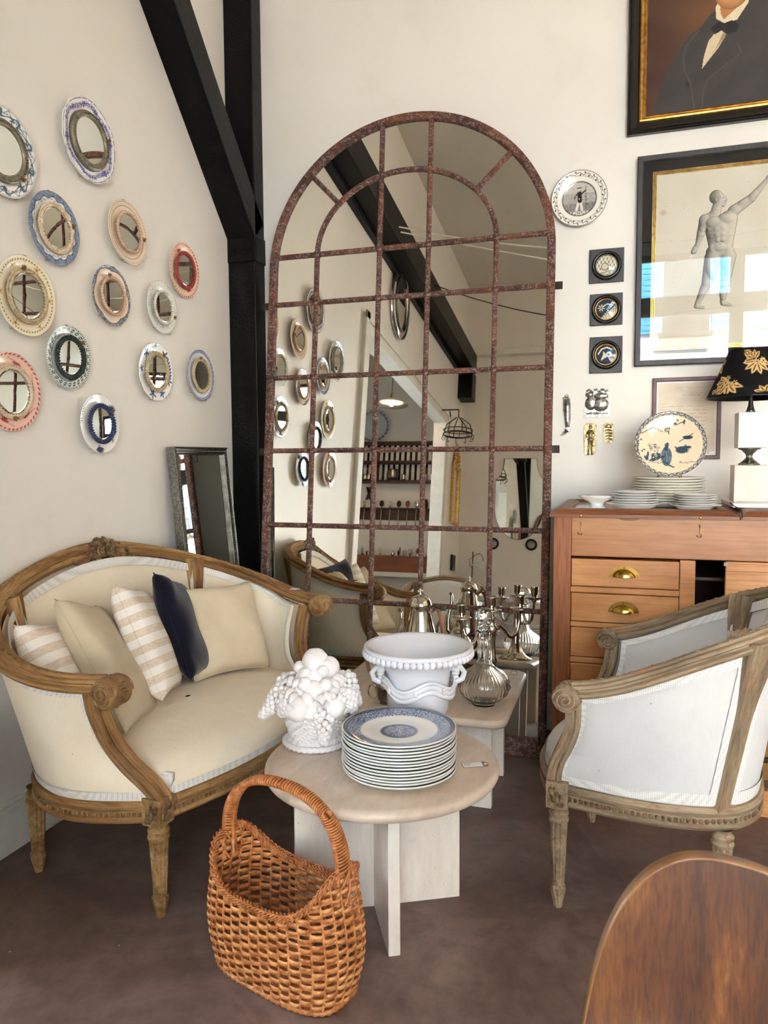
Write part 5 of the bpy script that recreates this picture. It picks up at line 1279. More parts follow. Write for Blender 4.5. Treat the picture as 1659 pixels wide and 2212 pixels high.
# trunk in the kneehole
tk = thing('trunk', 'old tan travel trunk with dark studded trim under the bureau behind the armchair', 'trunk', (.30, 3.16, .106))
MB().box(0, .66, 0, .45, 0, .31).build('case', M['trunk'], tk, smooth=False, bev=.012)
m = MB()
for z in (0, .285): m.box(-.004, .664, -.006, .0, z, z+.028)
for x in (.0, .636): m.box(x-.003, x+.028, -.006, 0, 0, .31)
m.build('edging', M['trunkb'], tk, smooth=False, bev=.002)
m = MB()
for k in range(34):
    for z in (.036, .276): m.sph((.012+k*.0195, -.003, z), .0045, 6, 4, sy=.6)
m.build('stud', M['brass'], tk)
m = MB(); m.box(.15, .19, -.02, -.004, .18, .26); m.box(.47, .51, -.02, -.004, .18, .26); m.sph((.17, -.02, .25), .016, 8, 6); m.build('clasp', M['blackf'], tk, smooth=False, bev=.004)
m = MB(); m.tube([(.2, -.01, .13), (.23, -.035, .12), (.33, -.04, .115), (.43, -.035, .12), (.46, -.01, .13)], .011, 8, up=(0, 1, 0)); m.sph((.2, -.012, .13), .018, 8, 6); m.sph((.46, -.012, .13), .018, 8, 6); m.build('carry_handle', M['trunkb'], tk)

# ---------------------------------------------------------------- china on the bureau
ZT = 1.176
def stackplates(cx, cy, R, n, sh, mat, grp, words, deep_bottom=False, z0=ZT):
    base = None
    prof = [(.001, 0), (.52, 0), (.54, -.02), (.57, 0), (.68, .03), (.97, .125), (1.0, .145), (.99, .16), (.95, .15), (.68, .062), (.56, .045), (.001, .04)]
    deep = [(.001, 0), (.50, 0), (.53, -.02), (.56, 0), (.72, .07), (.84, .19), (.98, .235), (1.0, .25), (.98, .262), (.84, .22), (.70, .10), (.5, .05), (.001, .04)]
    z = z0+.004
    for i in range(n):
        if i == 0 and deep_bottom:
            m = MB(); m.lathe([(r*R*1.22, q*R) for r, q in deep], 64); o = m.build('plate', mat, None)
        elif base is None:
            m = MB(); m.lathe([(r*R, q*R) for r, q in prof], 64); o = base = m.build('plate', mat, None)
        else: o = bpy.data.objects.new('plate', base.data); COL.objects.link(o)
        o.location = (cx+rng.uniform(-.002, .002), cy+rng.uniform(-.002, .002), z); z += sh*(1.6 if (i == 0 and deep_bottom) else 1)
        lab = words[0] if i == n-1 else (words[2] if i == 0 else words[1] % ORD[n-1-i]); tag(o, lab, 'plate', grp)
    return z
stackplates(.052, 3.305, .094, 6, .0105, M['chinaw'], 'white plates in the left stack on the bureau', ('white china plate, topmost of the left stack on the bureau', 'white china plate, %s from the top of the left bureau stack', 'deep white soup plate at the bottom of the left stack on the bureau'), True)
stackplates(.288, 3.285, .082, 6, .0092, M['chinaw'], 'white plates in the right stack on the bureau', ('white china plate, topmost of the right stack on the bureau', 'white china plate, %s from the top of the right bureau stack', 'wider white plate at the bottom of the right stack on the bureau'), True)
zst = stackplates(.195, 3.50, .150, 10, .0115, M['ironstone'], 'cream plates in the back stack on the bureau', ('cream plate directly under the hen plate, top of the back stack', 'cream plate, %s from the top of the stack under the hen plate', 'cream plate at the bottom of the back stack under the hen plate'))
# footed dish
ft = thing('footed_dish', 'small white footed dish at the left end of the bureau', 'dish', (-.100, 3.335, ZT))
m = MB(); m.lathe([(.001, .012), (.030, .004), (.034, 0), (.038, 0), (.036, .008), (.028, .020), (.034, .028), (.060, .040), (.074, .052), (.076, .056), (.070, .054), (.045, .040), (.001, .034)], 56); m.build('dish', M['chinaw'], ft)
dl = tag(MB().lathe([(.001, 0), (.030, 0), (.046, .010), (.052, .015), (.050, .017), (.03, .008), (.001, .006)], 48).build('small_dish', M['chinaw'], None), 'tiny white dish resting in the footed dish on the bureau', 'dish'); dl.location = (-.090, 3.34, ZT+.040)
# hen plate on a brass stand
sm_ = thing('plate_stand', 'small brass easel holding the hen plate', 'stand', (.195, 3.475, zst+.003))
m = MB()
for s in (-1, 1): m.tube([(s*.045, .05, .0), (s*.045, -.045, .0), (s*.045, -.058, .006), (s*.045, -.058, .028), (s*.045, -.052, .032)], .0035, 6, up=(1, 0, 0)); m.sph((s*.045, -.058, .034), .006, 8, 6); m.tube([(s*.045, .035, 0), (s*.03, .075, .12)], .003, 6, up=(1, 0, 0))
m.tube([(-.045, .03, .002), (.045, .03, .002)], .003, 6); m.build('easel', M['brass'], sm_)
hm = Matrix.Translation((.195, 3.452, zst+.003+.147)) @ Matrix.Rotation(math.radians(90-17), 4, 'X')
hp_ = thing('hen_plate', 'cream china plate printed with a blue hen scene standing on a brass easel', 'plate', mat=hm)
p = MB(); china(p, .146, 'hen', 460, 40, z0=0); p.build('plate', M['plate'], hp_)
# marble slab and lamp
tag(MB().box(.425, .92, 3.28, 3.66, 1.190, 1.206).build('marble_slab', M['marble'], None, smooth=False, bev=.003), 'white veined marble slab under the lamp on the bureau', 'slab')
lp = thing('table_lamp', 'table lamp of stacked travertine blocks with black and gold floral shade', 'lamp', (.508, 3.47, 1.206))
def cube(name, cx, z0, z1, h_, mat): MB().box(cx-h_, cx+h_, -h_, h_, z0, z1).build(name, M[mat], lp, smooth=False, bev=.002)
cube('lower_block', 0, .0, .152, .064, 'travbeige'); cube('upper_block', .008, .224, .370, .060, 'travwhite')
m = MB(); m.lathe([(.001, .152), (.042, .152), (.042, .157), (.030, .166), (.015, .180), (.012, .188), (.015, .198), (.030, .214), (.044, .220), (.044, .2245), (.001, .2245)], 40); m.build('waist', M['steel'], lp)
m = MB(); m.lathe([(.001, .370), (.020, .370), (.016, .380), (.010, .402), (.008, .43), (.008, .56), (.001, .56)], 28); m.build('stem', M['steel'], lp)
# shade with printed flowers
ns, nh = 420, 110; z0s, z1s, rb, rtp = .432, .628, .172, .088
th = np.linspace(0, 2*PI, ns, endpoint=False); hh = np.linspace(0, 1, nh); A, Hh = np.meshgrid(th, hh, indexing='ij'); rr = rb+(rtp-rb)*Hh
P = np.stack([rr*np.cos(A), rr*np.sin(A), z0s+(z1s-z0s)*Hh], -1); U = (A-PI)*.135; V = Hh*.22
C = np.ones(A.shape+(3,)); C[:] = c3((16, 16, 18)); g1, g2, g3 = (214, 176, 118), (196, 156, 100), (30, 24, 20)
def petals(C, cu, cv, n_, L, wd, a0, spread, col):
    for k in range(n_):
        an = a0+spread*(k/(n_-1)-.5) if n_ > 1 else a0
        C = over(C, leafm(U*5, V*5, cu*5, cv*5, L*5, wd*5, an), col); C = over(C, ribbon(U*5, V*5, [(cu*5, cv*5), ((cu+L*.75*math.cos(an))*5, (cv+L*.75*math.sin(an))*5)], .012), g3)
    return C
fr_ = np.random.default_rng(4)
for (cu, cv) in [(-.31+.105*k, .155 if k % 2 else .06) for k in range(7)]:
    C = petals(C, cu, cv, 7, .062, .011, fr_.uniform(2.5, 5), 3.4, g1); C = petals(C, cu-.012, cv+.012, 5, .045, .010, fr_.uniform(2, 5), 2.4, g2)
    for k in range(4): C = flower(C, U*5, V*5, (cu+fr_.uniform(-.02, .03))*5, (cv+fr_.uniform(-.015, .025))*5, .075, (222, 184, 128), 7, 0, 1, g3)
for k in range(9): C = petals(C, -.36+.085*k, .012 if k % 2 else .20, 3, .035, .008, fr_.uniform(0, 3), 1.6, g1)
C = over(C, soft(.055-Hh, .01), (14, 14, 16)); C = over(C, soft(Hh-.965, .01), (14, 14, 16))
m = MB(); m.grid(P, cu=True, col=C); m.build('shade', M['shade'], lp)
m = MB(); m.lathe([(rb-.002, z0s), (rtp-.002, z1s)], 96); m.build('shade_lining', M['blackm'], lp)
m = MB(); m.tube(circ(rb, z0s, 96), .003, 6, True); m.tube(circ(rtp, z1s, 96), .003, 6, True)
for k in range(3): a = k*2.094; m.tube([(0, 0, z1s-.02), (rtp*math.cos(a), rtp*math.sin(a), z1s)], .0015, 5)
m.build('shade_ring', M['blackf'], lp)
cd = MB(); cd.tube([(.418, 3.30, 1.209), (.424, 3.22, 1.200), (.4285, 3.08, 1.196), (.4290, 3.055, 1.18), (.429, 3.055, 1.165)], .0022, 6, up=(1, 0, 0)); tag(cd.build('cable', M['blackf'], None), 'thin black cable hanging over the bureau edge beside the lamp', 'cable')

# ================================================================ PICTURES
def printed(mb, x0, x1, y0, y1, z, fn, nx, ny):
    X, Y = np.meshgrid(np.linspace(x0, x1, nx), np.linspace(y0, y1, ny), indexing='ij')
    mb.grid(np.stack([X, Y, np.full(X.shape, z)], -1), col=fn(X, Y))
def wframe(x0, x1, z0, z1, y=3.85): return wallm(((x0+x1)/2, y, (z0+z1)/2), 'back'), x1-x0, z1-z0
# figure drawing
mt, w_, h_ = wframe(.048, .868, 1.826, 2.798)
dr = thing('framed_drawing', 'large glazed charcoal drawing of a muscular standing man in a black mount', 'picture', mat=mt)
m = MB(); m.rectframe(w_, h_, [(0, 0), (0, .030), (.004, .034), (.024, .034), (.026, .030), (.026, 0)]); m.build('frame', M['greyf'], dr, smooth=False)
MB().box(-w_/2+.02, w_/2-.02, -h_/2+.02, h_/2-.02, .004, .010).build('mount', M['blackm'], dr, smooth=False)
iw, ih = w_-2*.069, h_-2*.072
m = MB()
for i in (0, .007, .014): m.rectframe(iw-2*i, ih-2*i, [(0, .010), (0, .0135), (.0045, .0135), (.0045, .010)])
m.build('gilt_fillet', M['gold'], dr, smooth=False)
cxm, czm = (.048+.868)/2, (1.826+2.798)/2
def fig(X, Y):
    X = X+cxm; Y = Y+czm; rs = np.random.default_rng(1)
    C = np.ones(X.shape+(3,)); n_ = np.sin(9*X+3*np.sin(7*Y))*np.sin(8*Y+2*np.sin(11*X)); k = np.clip(.5+.5*n_, 0, 1)[..., None]
    C[:] = c3((214, 203, 184))*k+c3((222, 212, 194))*(1-k)
    for _ in range(40): C = over(C, soft(rs.uniform(.0008, .002)-np.hypot(X-rs.uniform(.13, .78), Y-rs.uniform(1.92, 2.7)), .001), (120, 96, 74), .8)
    C = over(C, soft(.012+.006*n_-np.hypot(X-.165, Y-2.535), .01), (196, 150, 120), .6)
    K = 1/.0045; E = np.zeros(X.shape); BM = np.full(X.shape, -1.0)
    def put(h):
        nonlocal E, BM
        E = E+np.exp(K*np.clip(h, -.02, .08)); BM = np.maximum(BM, h)
    def caps(p0, p1, r0, r1, z=0):
        vx, vy = p1[0]-p0[0], p1[1]-p0[1]; t = np.clip(((X-p0[0])*vx+(Y-p0[1])*vy)/(vx*vx+vy*vy), 0, 1); r = r0+(r1-r0)*t
        d2 = r*r-(X-p0[0]-t*vx)**2-(Y-p0[1]-t*vy)**2; put(np.where(d2 > 0, np.sqrt(np.maximum(d2, 0))+z, -np.sqrt(np.maximum(-d2, 0))))
    def ell(c, a, b, z=0, an=0.0):
        dx_, dy_ = X-c[0], Y-c[1]; u, v = dx_*math.cos(an)+dy_*math.sin(an), dy_*math.cos(an)-dx_*math.sin(an)
        q = 1-(u/a)**2-(v/b)**2; put(np.where(q > 0, np.sqrt(np.maximum(q, 0))*min(a, b)+z, -min(a, b)*np.sqrt(np.maximum(-q, 0))))
    # head in profile to the right, neck
    ell((.392, 2.583), .029, .031); ell((.408, 2.568), .022, .030, 0, -.15); ell((.427, 2.578), .007, .006); ell((.434, 2.567), .006, .008, 0, .3); ell((.428, 2.552), .008, .006); ell((.424, 2.543), .009, .008); ell((.390, 2.570), .006, .009, .026)
    caps((.398, 2.545), (.388, 2.50), .020, .024); caps((.388, 2.512), (.352, 2.492), .016, .018)
    # shoulders, near arm hanging back
    ell((.347, 2.478), .026, .033, .006, .2); caps((.340, 2.470), (.331, 2.425), .020, .018); ell((.338, 2.452), .014, .024, .010); caps((.330, 2.425), (.318, 2.378), .017, .010); caps((.316, 2.374), (.308, 2.360), .010, .012); ell((.303, 2.348), .013, .013); ell((.296, 2.343), .006, .010, .004, .4)
    # torso
    caps((.375, 2.475), (.400, 2.36), .034, .034); caps((.448, 2.480), (.436, 2.36), .038, .032); ell((.410, 2.43), .050, .075)
    ell((.382, 2.474), .031, .023, .022, .25); ell((.437, 2.483), .034, .024, .022, -.2)
    for x, y, a_ in ((.398, 2.438, .014), (.424, 2.440, .014), (.400, 2.414, .013), (.424, 2.415, .013), (.404, 2.391, .012), (.425, 2.391, .012)): ell((x, y), a_, .0125, .034)
    for k in range(3): ell((.371+.003*k, 2.436-.016*k), .012, .006, .022, -.5); ell((.457-.003*k, 2.440-.016*k), .012, .006, .020, .5)
    ell((.414, 2.357), .030, .020, .022); ell((.382, 2.352), .016, .022, .018, .3); ell((.446, 2.354), .016, .020, .016, -.3)
    # raised far arm with cloth
    ell((.470, 2.515), .030, .026, .002, .6); caps((.480, 2.522), (.540, 2.562), .024, .019); ell((.505, 2.548), .024, .012, .010, .6); caps((.540, 2.562), (.598, 2.632), .018, .010); ell((.548, 2.575), .022, .015, .006, .9); ell((.609, 2.645), .011, .015, 0, -.5); ell((.618, 2.660), .004, .010, 0, -.3)
    # hips and legs
    caps((.388, 2.335), (.445, 2.335), .034, .030); caps((.384, 2.31), (.362, 2.205), .036, .023); ell((.378, 2.26), .022, .050, .014, .2); ell((.361, 2.198), .015, .015, .002); caps((.358, 2.19), (.322, 2.105), .021, .011); ell((.345, 2.158), .013, .034, .004, -.45); caps((.318, 2.094), (.350, 2.086), .010, .006)
    caps((.450, 2.31), (.440, 2.19), .034, .020); ell((.452, 2.26), .020, .048, .012, -.05); ell((.439, 2.180), .016, .017, .006); caps((.437, 2.175), (.430, 2.105), .018, .010); ell((.432, 2.145), .016, .030, .005); caps((.432, 2.100), (.466, 2.090), .010, .006)
    Hf = np.log(E+1e-12)/K; mask = BM > 0
    dx = X[1, 0]-X[0, 0]; dy = Y[0, 1]-Y[0, 0]; gx, gy = np.gradient(np.where(mask, Hf, 0), dx, dy); nz = 1/np.sqrt(1+gx**2+gy**2)
    lit = (gx*-.70+gy*-.30)*nz+.55*nz       # light from the right and above
    tone = np.clip(.80-.85*lit, 0, 1); tone = np.clip(tone+.25*(nz < .45), 0, 1)
    hatch = .86+.14*np.sin((X+Y)*1100)
    tt_ = (np.clip(tone*hatch+.05, 0, .93)*mask)[..., None]; C = C*(1-tt_)+c3((30, 28, 28))*tt_
    er = mask & ~(np.roll(mask, 1, 0) & np.roll(mask, -1, 0) & np.roll(mask, 1, 1) & np.roll(mask, -1, 1)); C = np.where(er[..., None], C*.4, C)
    hair = mask & (((X-.388)/.031)**2+((Y-2.590)/.030)**2 < 1) & (X+.4*(Y-2.58) < .415) & (Y > 2.562); C = np.where((hair & (np.sin(X*800+2*np.sin(Y*500))*np.sin(Y*760) > -.1))[..., None], C*.5, C)
    for (x, y) in ((.423, 2.578),): C = over(C, soft(.0022-np.hypot(X-x, Y-y), .001), (30, 28, 28))
    C = over(C, ribbon(X*5, Y*5, [(x*5, y*5) for x, y in ((.425, 2.5545), (.432, 2.555))], .003), (30, 28, 28)); C = over(C, soft(.002-np.hypot(X-.414, Y-2.371), .001), (30, 28, 28))
    C = over(C, ribbon(X*5, Y*5, [(1.1, 10.35), (1.6, 10.38), (2.6, 10.45)], .004), (170, 160, 146), .7)
    return C
m = MB(); printed(m, -iw/2+.017, iw/2-.017, -ih/2+.017, ih/2-.017, .0112, fig, 440, 540); m.build('drawing', M['print'], dr)
MB().box(-w_/2+.024, w_/2-.024, -h_/2+.024, h_/2-.024, .024, .026).build('glass', M['pane'], dr, smooth=False)
MB().box(-w_/2+.060, -w_/2+.078, -h_/2+.045, -h_/2+.055, .0262, .0266).build('sticker', M['paperw'], dr, smooth=False)
# portrait
mt, w_, h_ = wframe(-.003, .80, 2.902, 3.86)
po = thing('portrait_painting', 'oil portrait of a man in dark suit and bow tie, black and gold frame', 'picture', mat=mt)
m = MB(); m.rectframe(w_, h_, [(0, 0), (0, .028), (.004, .034), (.010, .034), (.013, .040), (.018, .040), (.024, .034), (.046, .026), (.050, .022), (.050, 0)]); m.build('frame', M['blackf'], po, smooth=False)
m = MB(); m.rectframe(w_-.1, h_-.1, [(0, .004), (0, .022), (.004, .030), (.010, .032), (.016, .028), (.022, .022), (.024, .024), (.030, .018), (.034, .012), (.034, .004)]); m.build('gilt_slip', M['gold'], po, smooth=False)
cxp, czp = (-.003+.80)/2, (2.902+3.86)/2
def poly(X, Y, pts):
    ins = np.zeros(X.shape, bool); n_ = len(pts)
    for i in range(n_):
        (x0, y0), (x1, y1) = pts[i], pts[(i+1) % n_]
        c = ((y0 > Y) != (y1 > Y)) & (X < (x1-x0)*(Y-y0)/(y1-y0+1e-12)+x0); ins ^= c
    return ins.astype(float)
def por(X, Y):
    X = X+cxp; Y = Y+czp; C = np.ones(X.shape+(3,)); n_ = np.sin(11*X+4*np.sin(9*Y)+1)*np.sin(10*Y+3*np.sin(8*X)); n2 = np.sin(35*X+5*np.sin(21*Y))*np.sin(31*Y+4*np.sin(27*X))
    k = np.clip(.5+.35*n_+.15*n2, 0, 1)[..., None]; C[:] = c3((58, 34, 26))*k+c3((82, 52, 38))*(1-k)
    gl = np.exp(-((X-.38)/.16)**2-((Y-3.40)/.14)**2)[..., None]; C = C*(1-.6*gl)+c3((126, 86, 50))*.6*gl
    def P_(pts, col, a=1): nonlocal C; C = over(C, poly(X, Y, pts), col, a)
    coat = [(.096, 2.90), (.141, 3.114), (.182, 3.207), (.256, 3.312), (.308, 3.342), (.350, 3.395), (.385, 3.42), (.50, 3.45), (.60, 3.40), (.72, 3.31), (.80, 3.2), (.86, 2.9)]
    P_(coat, (54, 50, 50)); C = over(C, poly(X, Y, coat)*np.clip(.5+.5*n_, 0, 1), (66, 62, 62), .7)
    P_([(.370, 3.42), (.374, 3.369), (.408, 3.345), (.46, 3.35), (.504, 3.415), (.515, 3.47), (.40, 3.47)], (214, 200, 170))
    P_([(.385, 3.46), (.392, 3.39), (.405, 3.360), (.455, 3.40), (.50, 3.48)], (176, 118, 72))
    P_([(.394, 3.318), (.417, 3.293), (.385, 3.24), (.319, 3.160), (.325, 3.21), (.345, 3.28), (.37, 3.308)], (208, 190, 158))
    P_([(.417, 3.293), (.405, 3.305), (.372, 3.235), (.33, 3.175)], (150, 132, 104))
    P_([(.350, 3.33), (.385, 3.355), (.408, 3.345), (.440, 3.352), (.470, 3.33), (.46, 3.30), (.425, 3.295), (.405, 3.318), (.37, 3.302)], (24, 22, 24)); P_([(.400, 3.338), (.420, 3.338), (.420, 3.305), (.402, 3.308)], (34, 32, 32))
    C = over(C, ribbon(X*5, Y*5, [(p[0]*5, p[1]*5) for p in ((.300, 3.33), (.250, 3.27), (.239, 3.221), (.245, 3.16), (.272, 3.105), (.290, 2.99))], .010), (96, 84, 66), .8)
    C = over(C, ribbon(X*5, Y*5, [(p[0]*5, p[1]*5) for p in ((.465, 3.25), (.482, 3.206), (.40, 3.15), (.345, 3.11), (.325, 3.06), (.322, 2.95))], .010), (92, 80, 64), .8)
    P_([(.25, 3.12), (.262, 3.115), (.266, 3.09), (.255, 3.085)], (34, 32, 32))
    # head
    q = 1-((X-.438)/.085)**2-((Y-3.515)/.115)**2; s_ = np.clip(q, 0, 1)**.5; hd = soft(q, .05); C = C*(1-hd[..., None])+hd[..., None]*(c3((206, 150, 100))*s_[..., None]+c3((120, 74, 42))*(1-s_[..., None]))
    P_([(.34, 3.60), (.38, 3.66), (.46, 3.67), (.53, 3.62), (.54, 3.50), (.52, 3.54), (.50, 3.60), (.40, 3.61), (.365, 3.57)], (48, 32, 24))
    for x in (.405, .455): C = over(C, soft(1-((X-x)/.013)**2-((Y-3.535)/.006)**2, .3), (60, 36, 26)); C = over(C, ribbon(X*5, Y*5, [((x-.016)*5, 3.552*5), ((x+.016)*5, 3.553*5)], .015), (70, 44, 30))
    C = over(C, ribbon(X*5, Y*5, [(.425*5, 3.53*5), (.416*5, 3.495*5), (.428*5, 3.49*5)], .010), (130, 78, 48)); C = over(C, ribbon(X*5, Y*5, [(.41*5, 3.462*5), (.445*5, 3.462*5)], .014), (140, 64, 50))
    return C*(1+.05*n2[..., None])
m = MB(); printed(m, -w_/2+.08, w_/2-.08, -h_/2+.08, h_/2-.08, .012, por, 300, 360); m.build('canvas', M['canvas'], po)
# letter frame
mt, w_, h_ = wframe(.134, .437, 1.382, 1.768)
lf = thing('framed_letter', 'old handwritten letter in a thin burgundy frame behind the table lamp', 'picture', mat=mt)
m = MB(); m.rectframe(w_, h_, [(0, 0), (0, .018), (.003, .021), (.015, .021), (.018, .016), (.018, 0)]); m.build('frame', M['burg'], lf, smooth=False)
MB().box(-w_/2+.015, w_/2-.015, -h_/2+.015, h_/2-.015, .002, .006).build('mount', M['paperw'], lf, smooth=False)
def letter(X, Y):
    C = np.ones(X.shape+(3,)); n_ = np.sin(23*X+4*np.sin(31*Y))*np.sin(27*Y+3*np.sin(19*X)); k = np.clip(.5+.5*n_, 0, 1)[..., None]; C[:] = c3((206, 182, 146))*k+c3((220, 198, 164))*(1-k)
    rs = np.random.default_rng(8)
    for i, y in enumerate(np.linspace(.145, -.10, 15)):
        if i in (1, 3, 4): continue
        x0, x1 = (-.08, .09) if i > 4 else ((-.02, .06) if i != 0 else (-.05, .07)); amp = .0022 if i else .005; ln = Y-y-amp*np.sin(X*420+i)*np.sin(X*97+2*i)
        C = over(C, soft(.0010-np.abs(ln), .0008)*((X > x0) & (X < x1))*(np.sin(X*150+i*2.3) > -.75), (104, 84, 66), .75)
    for i in range(5):
        y = .07-i*.014; C = over(C, soft(.0009-np.abs(Y-y-.0015*np.sin(X*500+i)), .0008)*((X > -.115) & (X < -.085)), (104, 84, 66), .7)
    return C
m = MB(); printed(m, -w_/2+.025, w_/2-.025, -h_/2+.025, h_/2-.025, .0068, letter, 280, 340); m.build('letter', M['print'], lf)
MB().box(-w_/2+.016, w_/2-.016, -h_/2+.016, h_/2-.016, .012, .0135).build('glass', M['satin'], lf, smooth=False)
MB().box(w_/2-.045, w_/2-.022, -h_/2+.022, -h_/2+.036, .0136, .014).build('sticker', M['paperw'], lf, smooth=False)
# three small ebonised square frames with round fragments
def frag(style):
    def f(X, Y):
        x, y = X/.05, Y/.05; r = np.hypot(x, y); C = np.ones(X.shape+(3,))
        if style == 0:
            C[:] = c3((222, 214, 190)); lat = np.abs(np.sin(9*x+4*y))*np.abs(np.sin(9*x-6*y)); C = over(C, soft(.16-lat, .08), (96, 92, 78)); C = over(C, soft(.33-np.hypot(x+.15, y+.1), .03), (206, 196, 168)); C = over(C, soft(.03-np.abs(np.hypot(x+.15, y+.1)-.33), .03), (70, 66, 56)); C = over(C, ribbon(x, y, [(-.6, -.5), (0, -.65), (.7, -.3)], .10), (226, 216, 190)); C = over(C, soft(.03-np.abs(y+.60-.2*x), .02), (80, 76, 62))
        else:
            C[:] = c3((32, 50, 70)); W_ = (226, 220, 202)
            if style == 1:
                C = over(C, soft(-y-.1+x*-.9+.0+.9*x*2-.35, .05), (214, 206, 184)); C = over(C, soft(.10-np.abs(np.sin(14*x))*np.abs(np.sin(14*y)), .06)*soft(x*.9-y-.35, .05), (110, 104, 88))
                for k in range(9): C = over(C, soft(.06-np.hypot(x-(-.35+.13*k), y-(-.75+.16*k)), .02), W_)
                C = flower(C, x, y, -.45, .15, .36, W_, 7, .3, 1, (120, 110, 84)); C = over(C, ribbon(x, y, [(-.3, .3), (.1, .5), (.5, .4)], .05), W_)
            else:
                for k in range(6): C = over(C, leafm(x, y, -.45+.12*k, -.55+.06*k, .7, .10, 1.0+.25*k), W_)
                C = over(C, ribbon(x, y, [(-.7, .1), (-.4, .55), (.1, .7), (.5, .5)], .07), W_); C = over(C, soft(.26-np.hypot(x-.3, y-.05), .03), W_); C = over(C, soft(.12-np.hypot(x-.25, y-.0), .03), (60, 76, 92))
        return C
    return f
labs = ['black square frame holding a round cream lattice fragment, top of three', 'black square frame holding a navy fragment with white beads, middle of three', 'black square frame holding a navy fragment with curling white leaves, bottom of three']
for i, (x0, x1, z0, z1) in enumerate(((-.167, -.006, 2.234, 2.394), (-.161, -.009, 2.031, 2.182), (-.160, -.007, 1.802, 1.977))):
    mt, w_, h_ = wframe(x0, x1, z0, z1); t = thing('framed_fragment', labs[i], 'picture', mat=mt, group='small square frames in a column')
    m = MB(); m.box(-w_/2, w_/2, -h_/2, h_/2, 0, .012); m.build('backboard', M['greyf'], t, smooth=False, bev=.002)
    m = MB(); m.lathe([(.050, .012), (.050, .016), (.058, .026), (.066, .024), (.070, .012)], 64); m.build('round_moulding', M['blackf'], t)
    m = MB(); m.lathe([(.046, .013), (.047, .018), (.050, .019), (.052, .016)], 64); m.build('inner_ring', M['gold'] if i else M['silvera'], t)
    th = np.linspace(0, 2*PI, 120, endpoint=False); R2 = np.linspace(.0005, .048, 44); A, B_ = np.meshgrid(th, R2, indexing='ij'); X, Y = B_*np.cos(A), B_*np.sin(A)
    m = MB(); m.grid(np.stack([X, Y, .0135+0*X], -1), cu=True, col=frag(i)(X, Y)); m.build('fragment', M['print'], t)
    m = MB(); m.lathe([(.049, .0165), (.0005, .0185)], 48); m.build('glass', M['pane'], t)
# pressed metal votives
def votive(name, label, cx, cz, outline, relief, mat, th_=.0035):
    t = thing(name, label, 'ornament', mat=wallm((cx, 3.849, cz), 'back'))
    m = MB(); m.prism(outline, 0, th_); m.build('sheet', mat, t, smooth=False, bev=.001)
    m = MB(); relief(m); m.build('relief', mat, t); return t
S = lambda pts, k=1: [(x*k, y*k) for x, y in pts]
legp = [(-.012, .085), (-.010, .06), (-.006, .02), (-.002, -.02), (.0, -.055), (-.008, -.075), (-.028, -.098), (-.022, -.104), (-.004, -.094), (.006, -.086), (.020, -.082), (.022, -.070), (.018, -.058), (.022, -.02), (.026, .02), (.022, .05), (.022, .085)]
votive('silver_votive', 'pressed silver votive leg hanging beside the arched mirror', -.272, 1.602, legp, lambda m: (m.tube([(.006, .08, .004), (.008, .03, .004), (.010, -.02, .004), (.011, -.06, .004)], [.017, .018, .015, .010], 12, flat=1, up=(0, 0, 1)), m.tube([(.010, -.072, .004), (-.004, -.088, .004), (-.020, -.099, .003)], [.010, .007, .004], 10), m.tube(circ(.007, .003, 16)+np.array([.005, .095, 0]), .003, 6, True), [m.sph((-.010+.0065*k, .086, .004), .004, 6, 4) for k in range(5)]), M['votive'])
def torso(m):
    m.sph((-.028, .0, .002), .032, 16, 10, sx=.9, sy=1.05, sz=.38); m.sph((.018, -.005, .002), .036, 16, 10, sx=1.1, sy=.95, sz=.40); m.sph((.02, .035, .002), .03, 14, 8, sx=1.2, sy=.6, sz=.35); m.sph((-.035, .042, .002), .02, 12, 8, sx=1, sy=.7, sz=.45)
    for k in range(12): m.sph((-.045+.0085*k, .062+.006*math.sin(k*1.7), .004), .006, 7, 5)
    for k in range(6): m.tube([(-.052+.01*k, -.045-.004*(k % 2), .004), (-.045+.018*k, -.05, .006), (-.03+.016*k, -.047, .004)], .003, 6)
votive('silver_votive', 'pressed silver votive torso above the two small gilt plaques', -.123, 1.657, [(-.062, -.068), (.060, -.066), (.062, -.045), (.060, -.01), (.053, .020), (.056, .040), (.054, .058), (.03, .066), (.0, .072), (-.02, .066), (-.048, .064), (-.054, .050), (-.050, .02), (-.060, -.02)], torso, M['votive'])
def man(m):
    m.sph((0, .058, .003), .010, 10, 8, sz=.6); m.tube([(0, .045, .003), (0, .0, .003)], [.012, .010], 10); m.sph((0, -.002, .003), .017, 10, 6, sy=.7, sz=.4)
    for s in (-1, 1): m.tube([(s*.006, -.005, .003), (s*.008, -.04, .003), (s*.008, -.070, .003)], [.006, .005, .004], 8); m.tube([(s*.010, .038, .003), (s*.020, .02, .003), (s*.014, .008, .003)], .004, 6); m.sph((s*.009, -.073, .003), .006, 8, 5, sx=1.2, sz=.6)
    m.sph((0, .069, .003), .009, 8, 5, sy=.5, sz=.5)
votive('gilt_votive', 'narrow pressed gilt plaque with a standing figure below the silver torso', -.151, 1.483, [(-.026, -.078), (.022, -.075), (.028, -.02), (.030, .04), (.028, .068), (.016, .078), (-.018, .078), (-.032, .066), (-.031, .0)], man, M['votivegold'])
def bits(m):
    for k in range(5): m.tube([(-.016, -.03+.014*k, .003), (0, -.027+.014*k, .005), (.016, -.031+.014*k, .003)], .0035, 6)
    m.sph((0, .034, .003), .011, 10, 7, sz=.5)
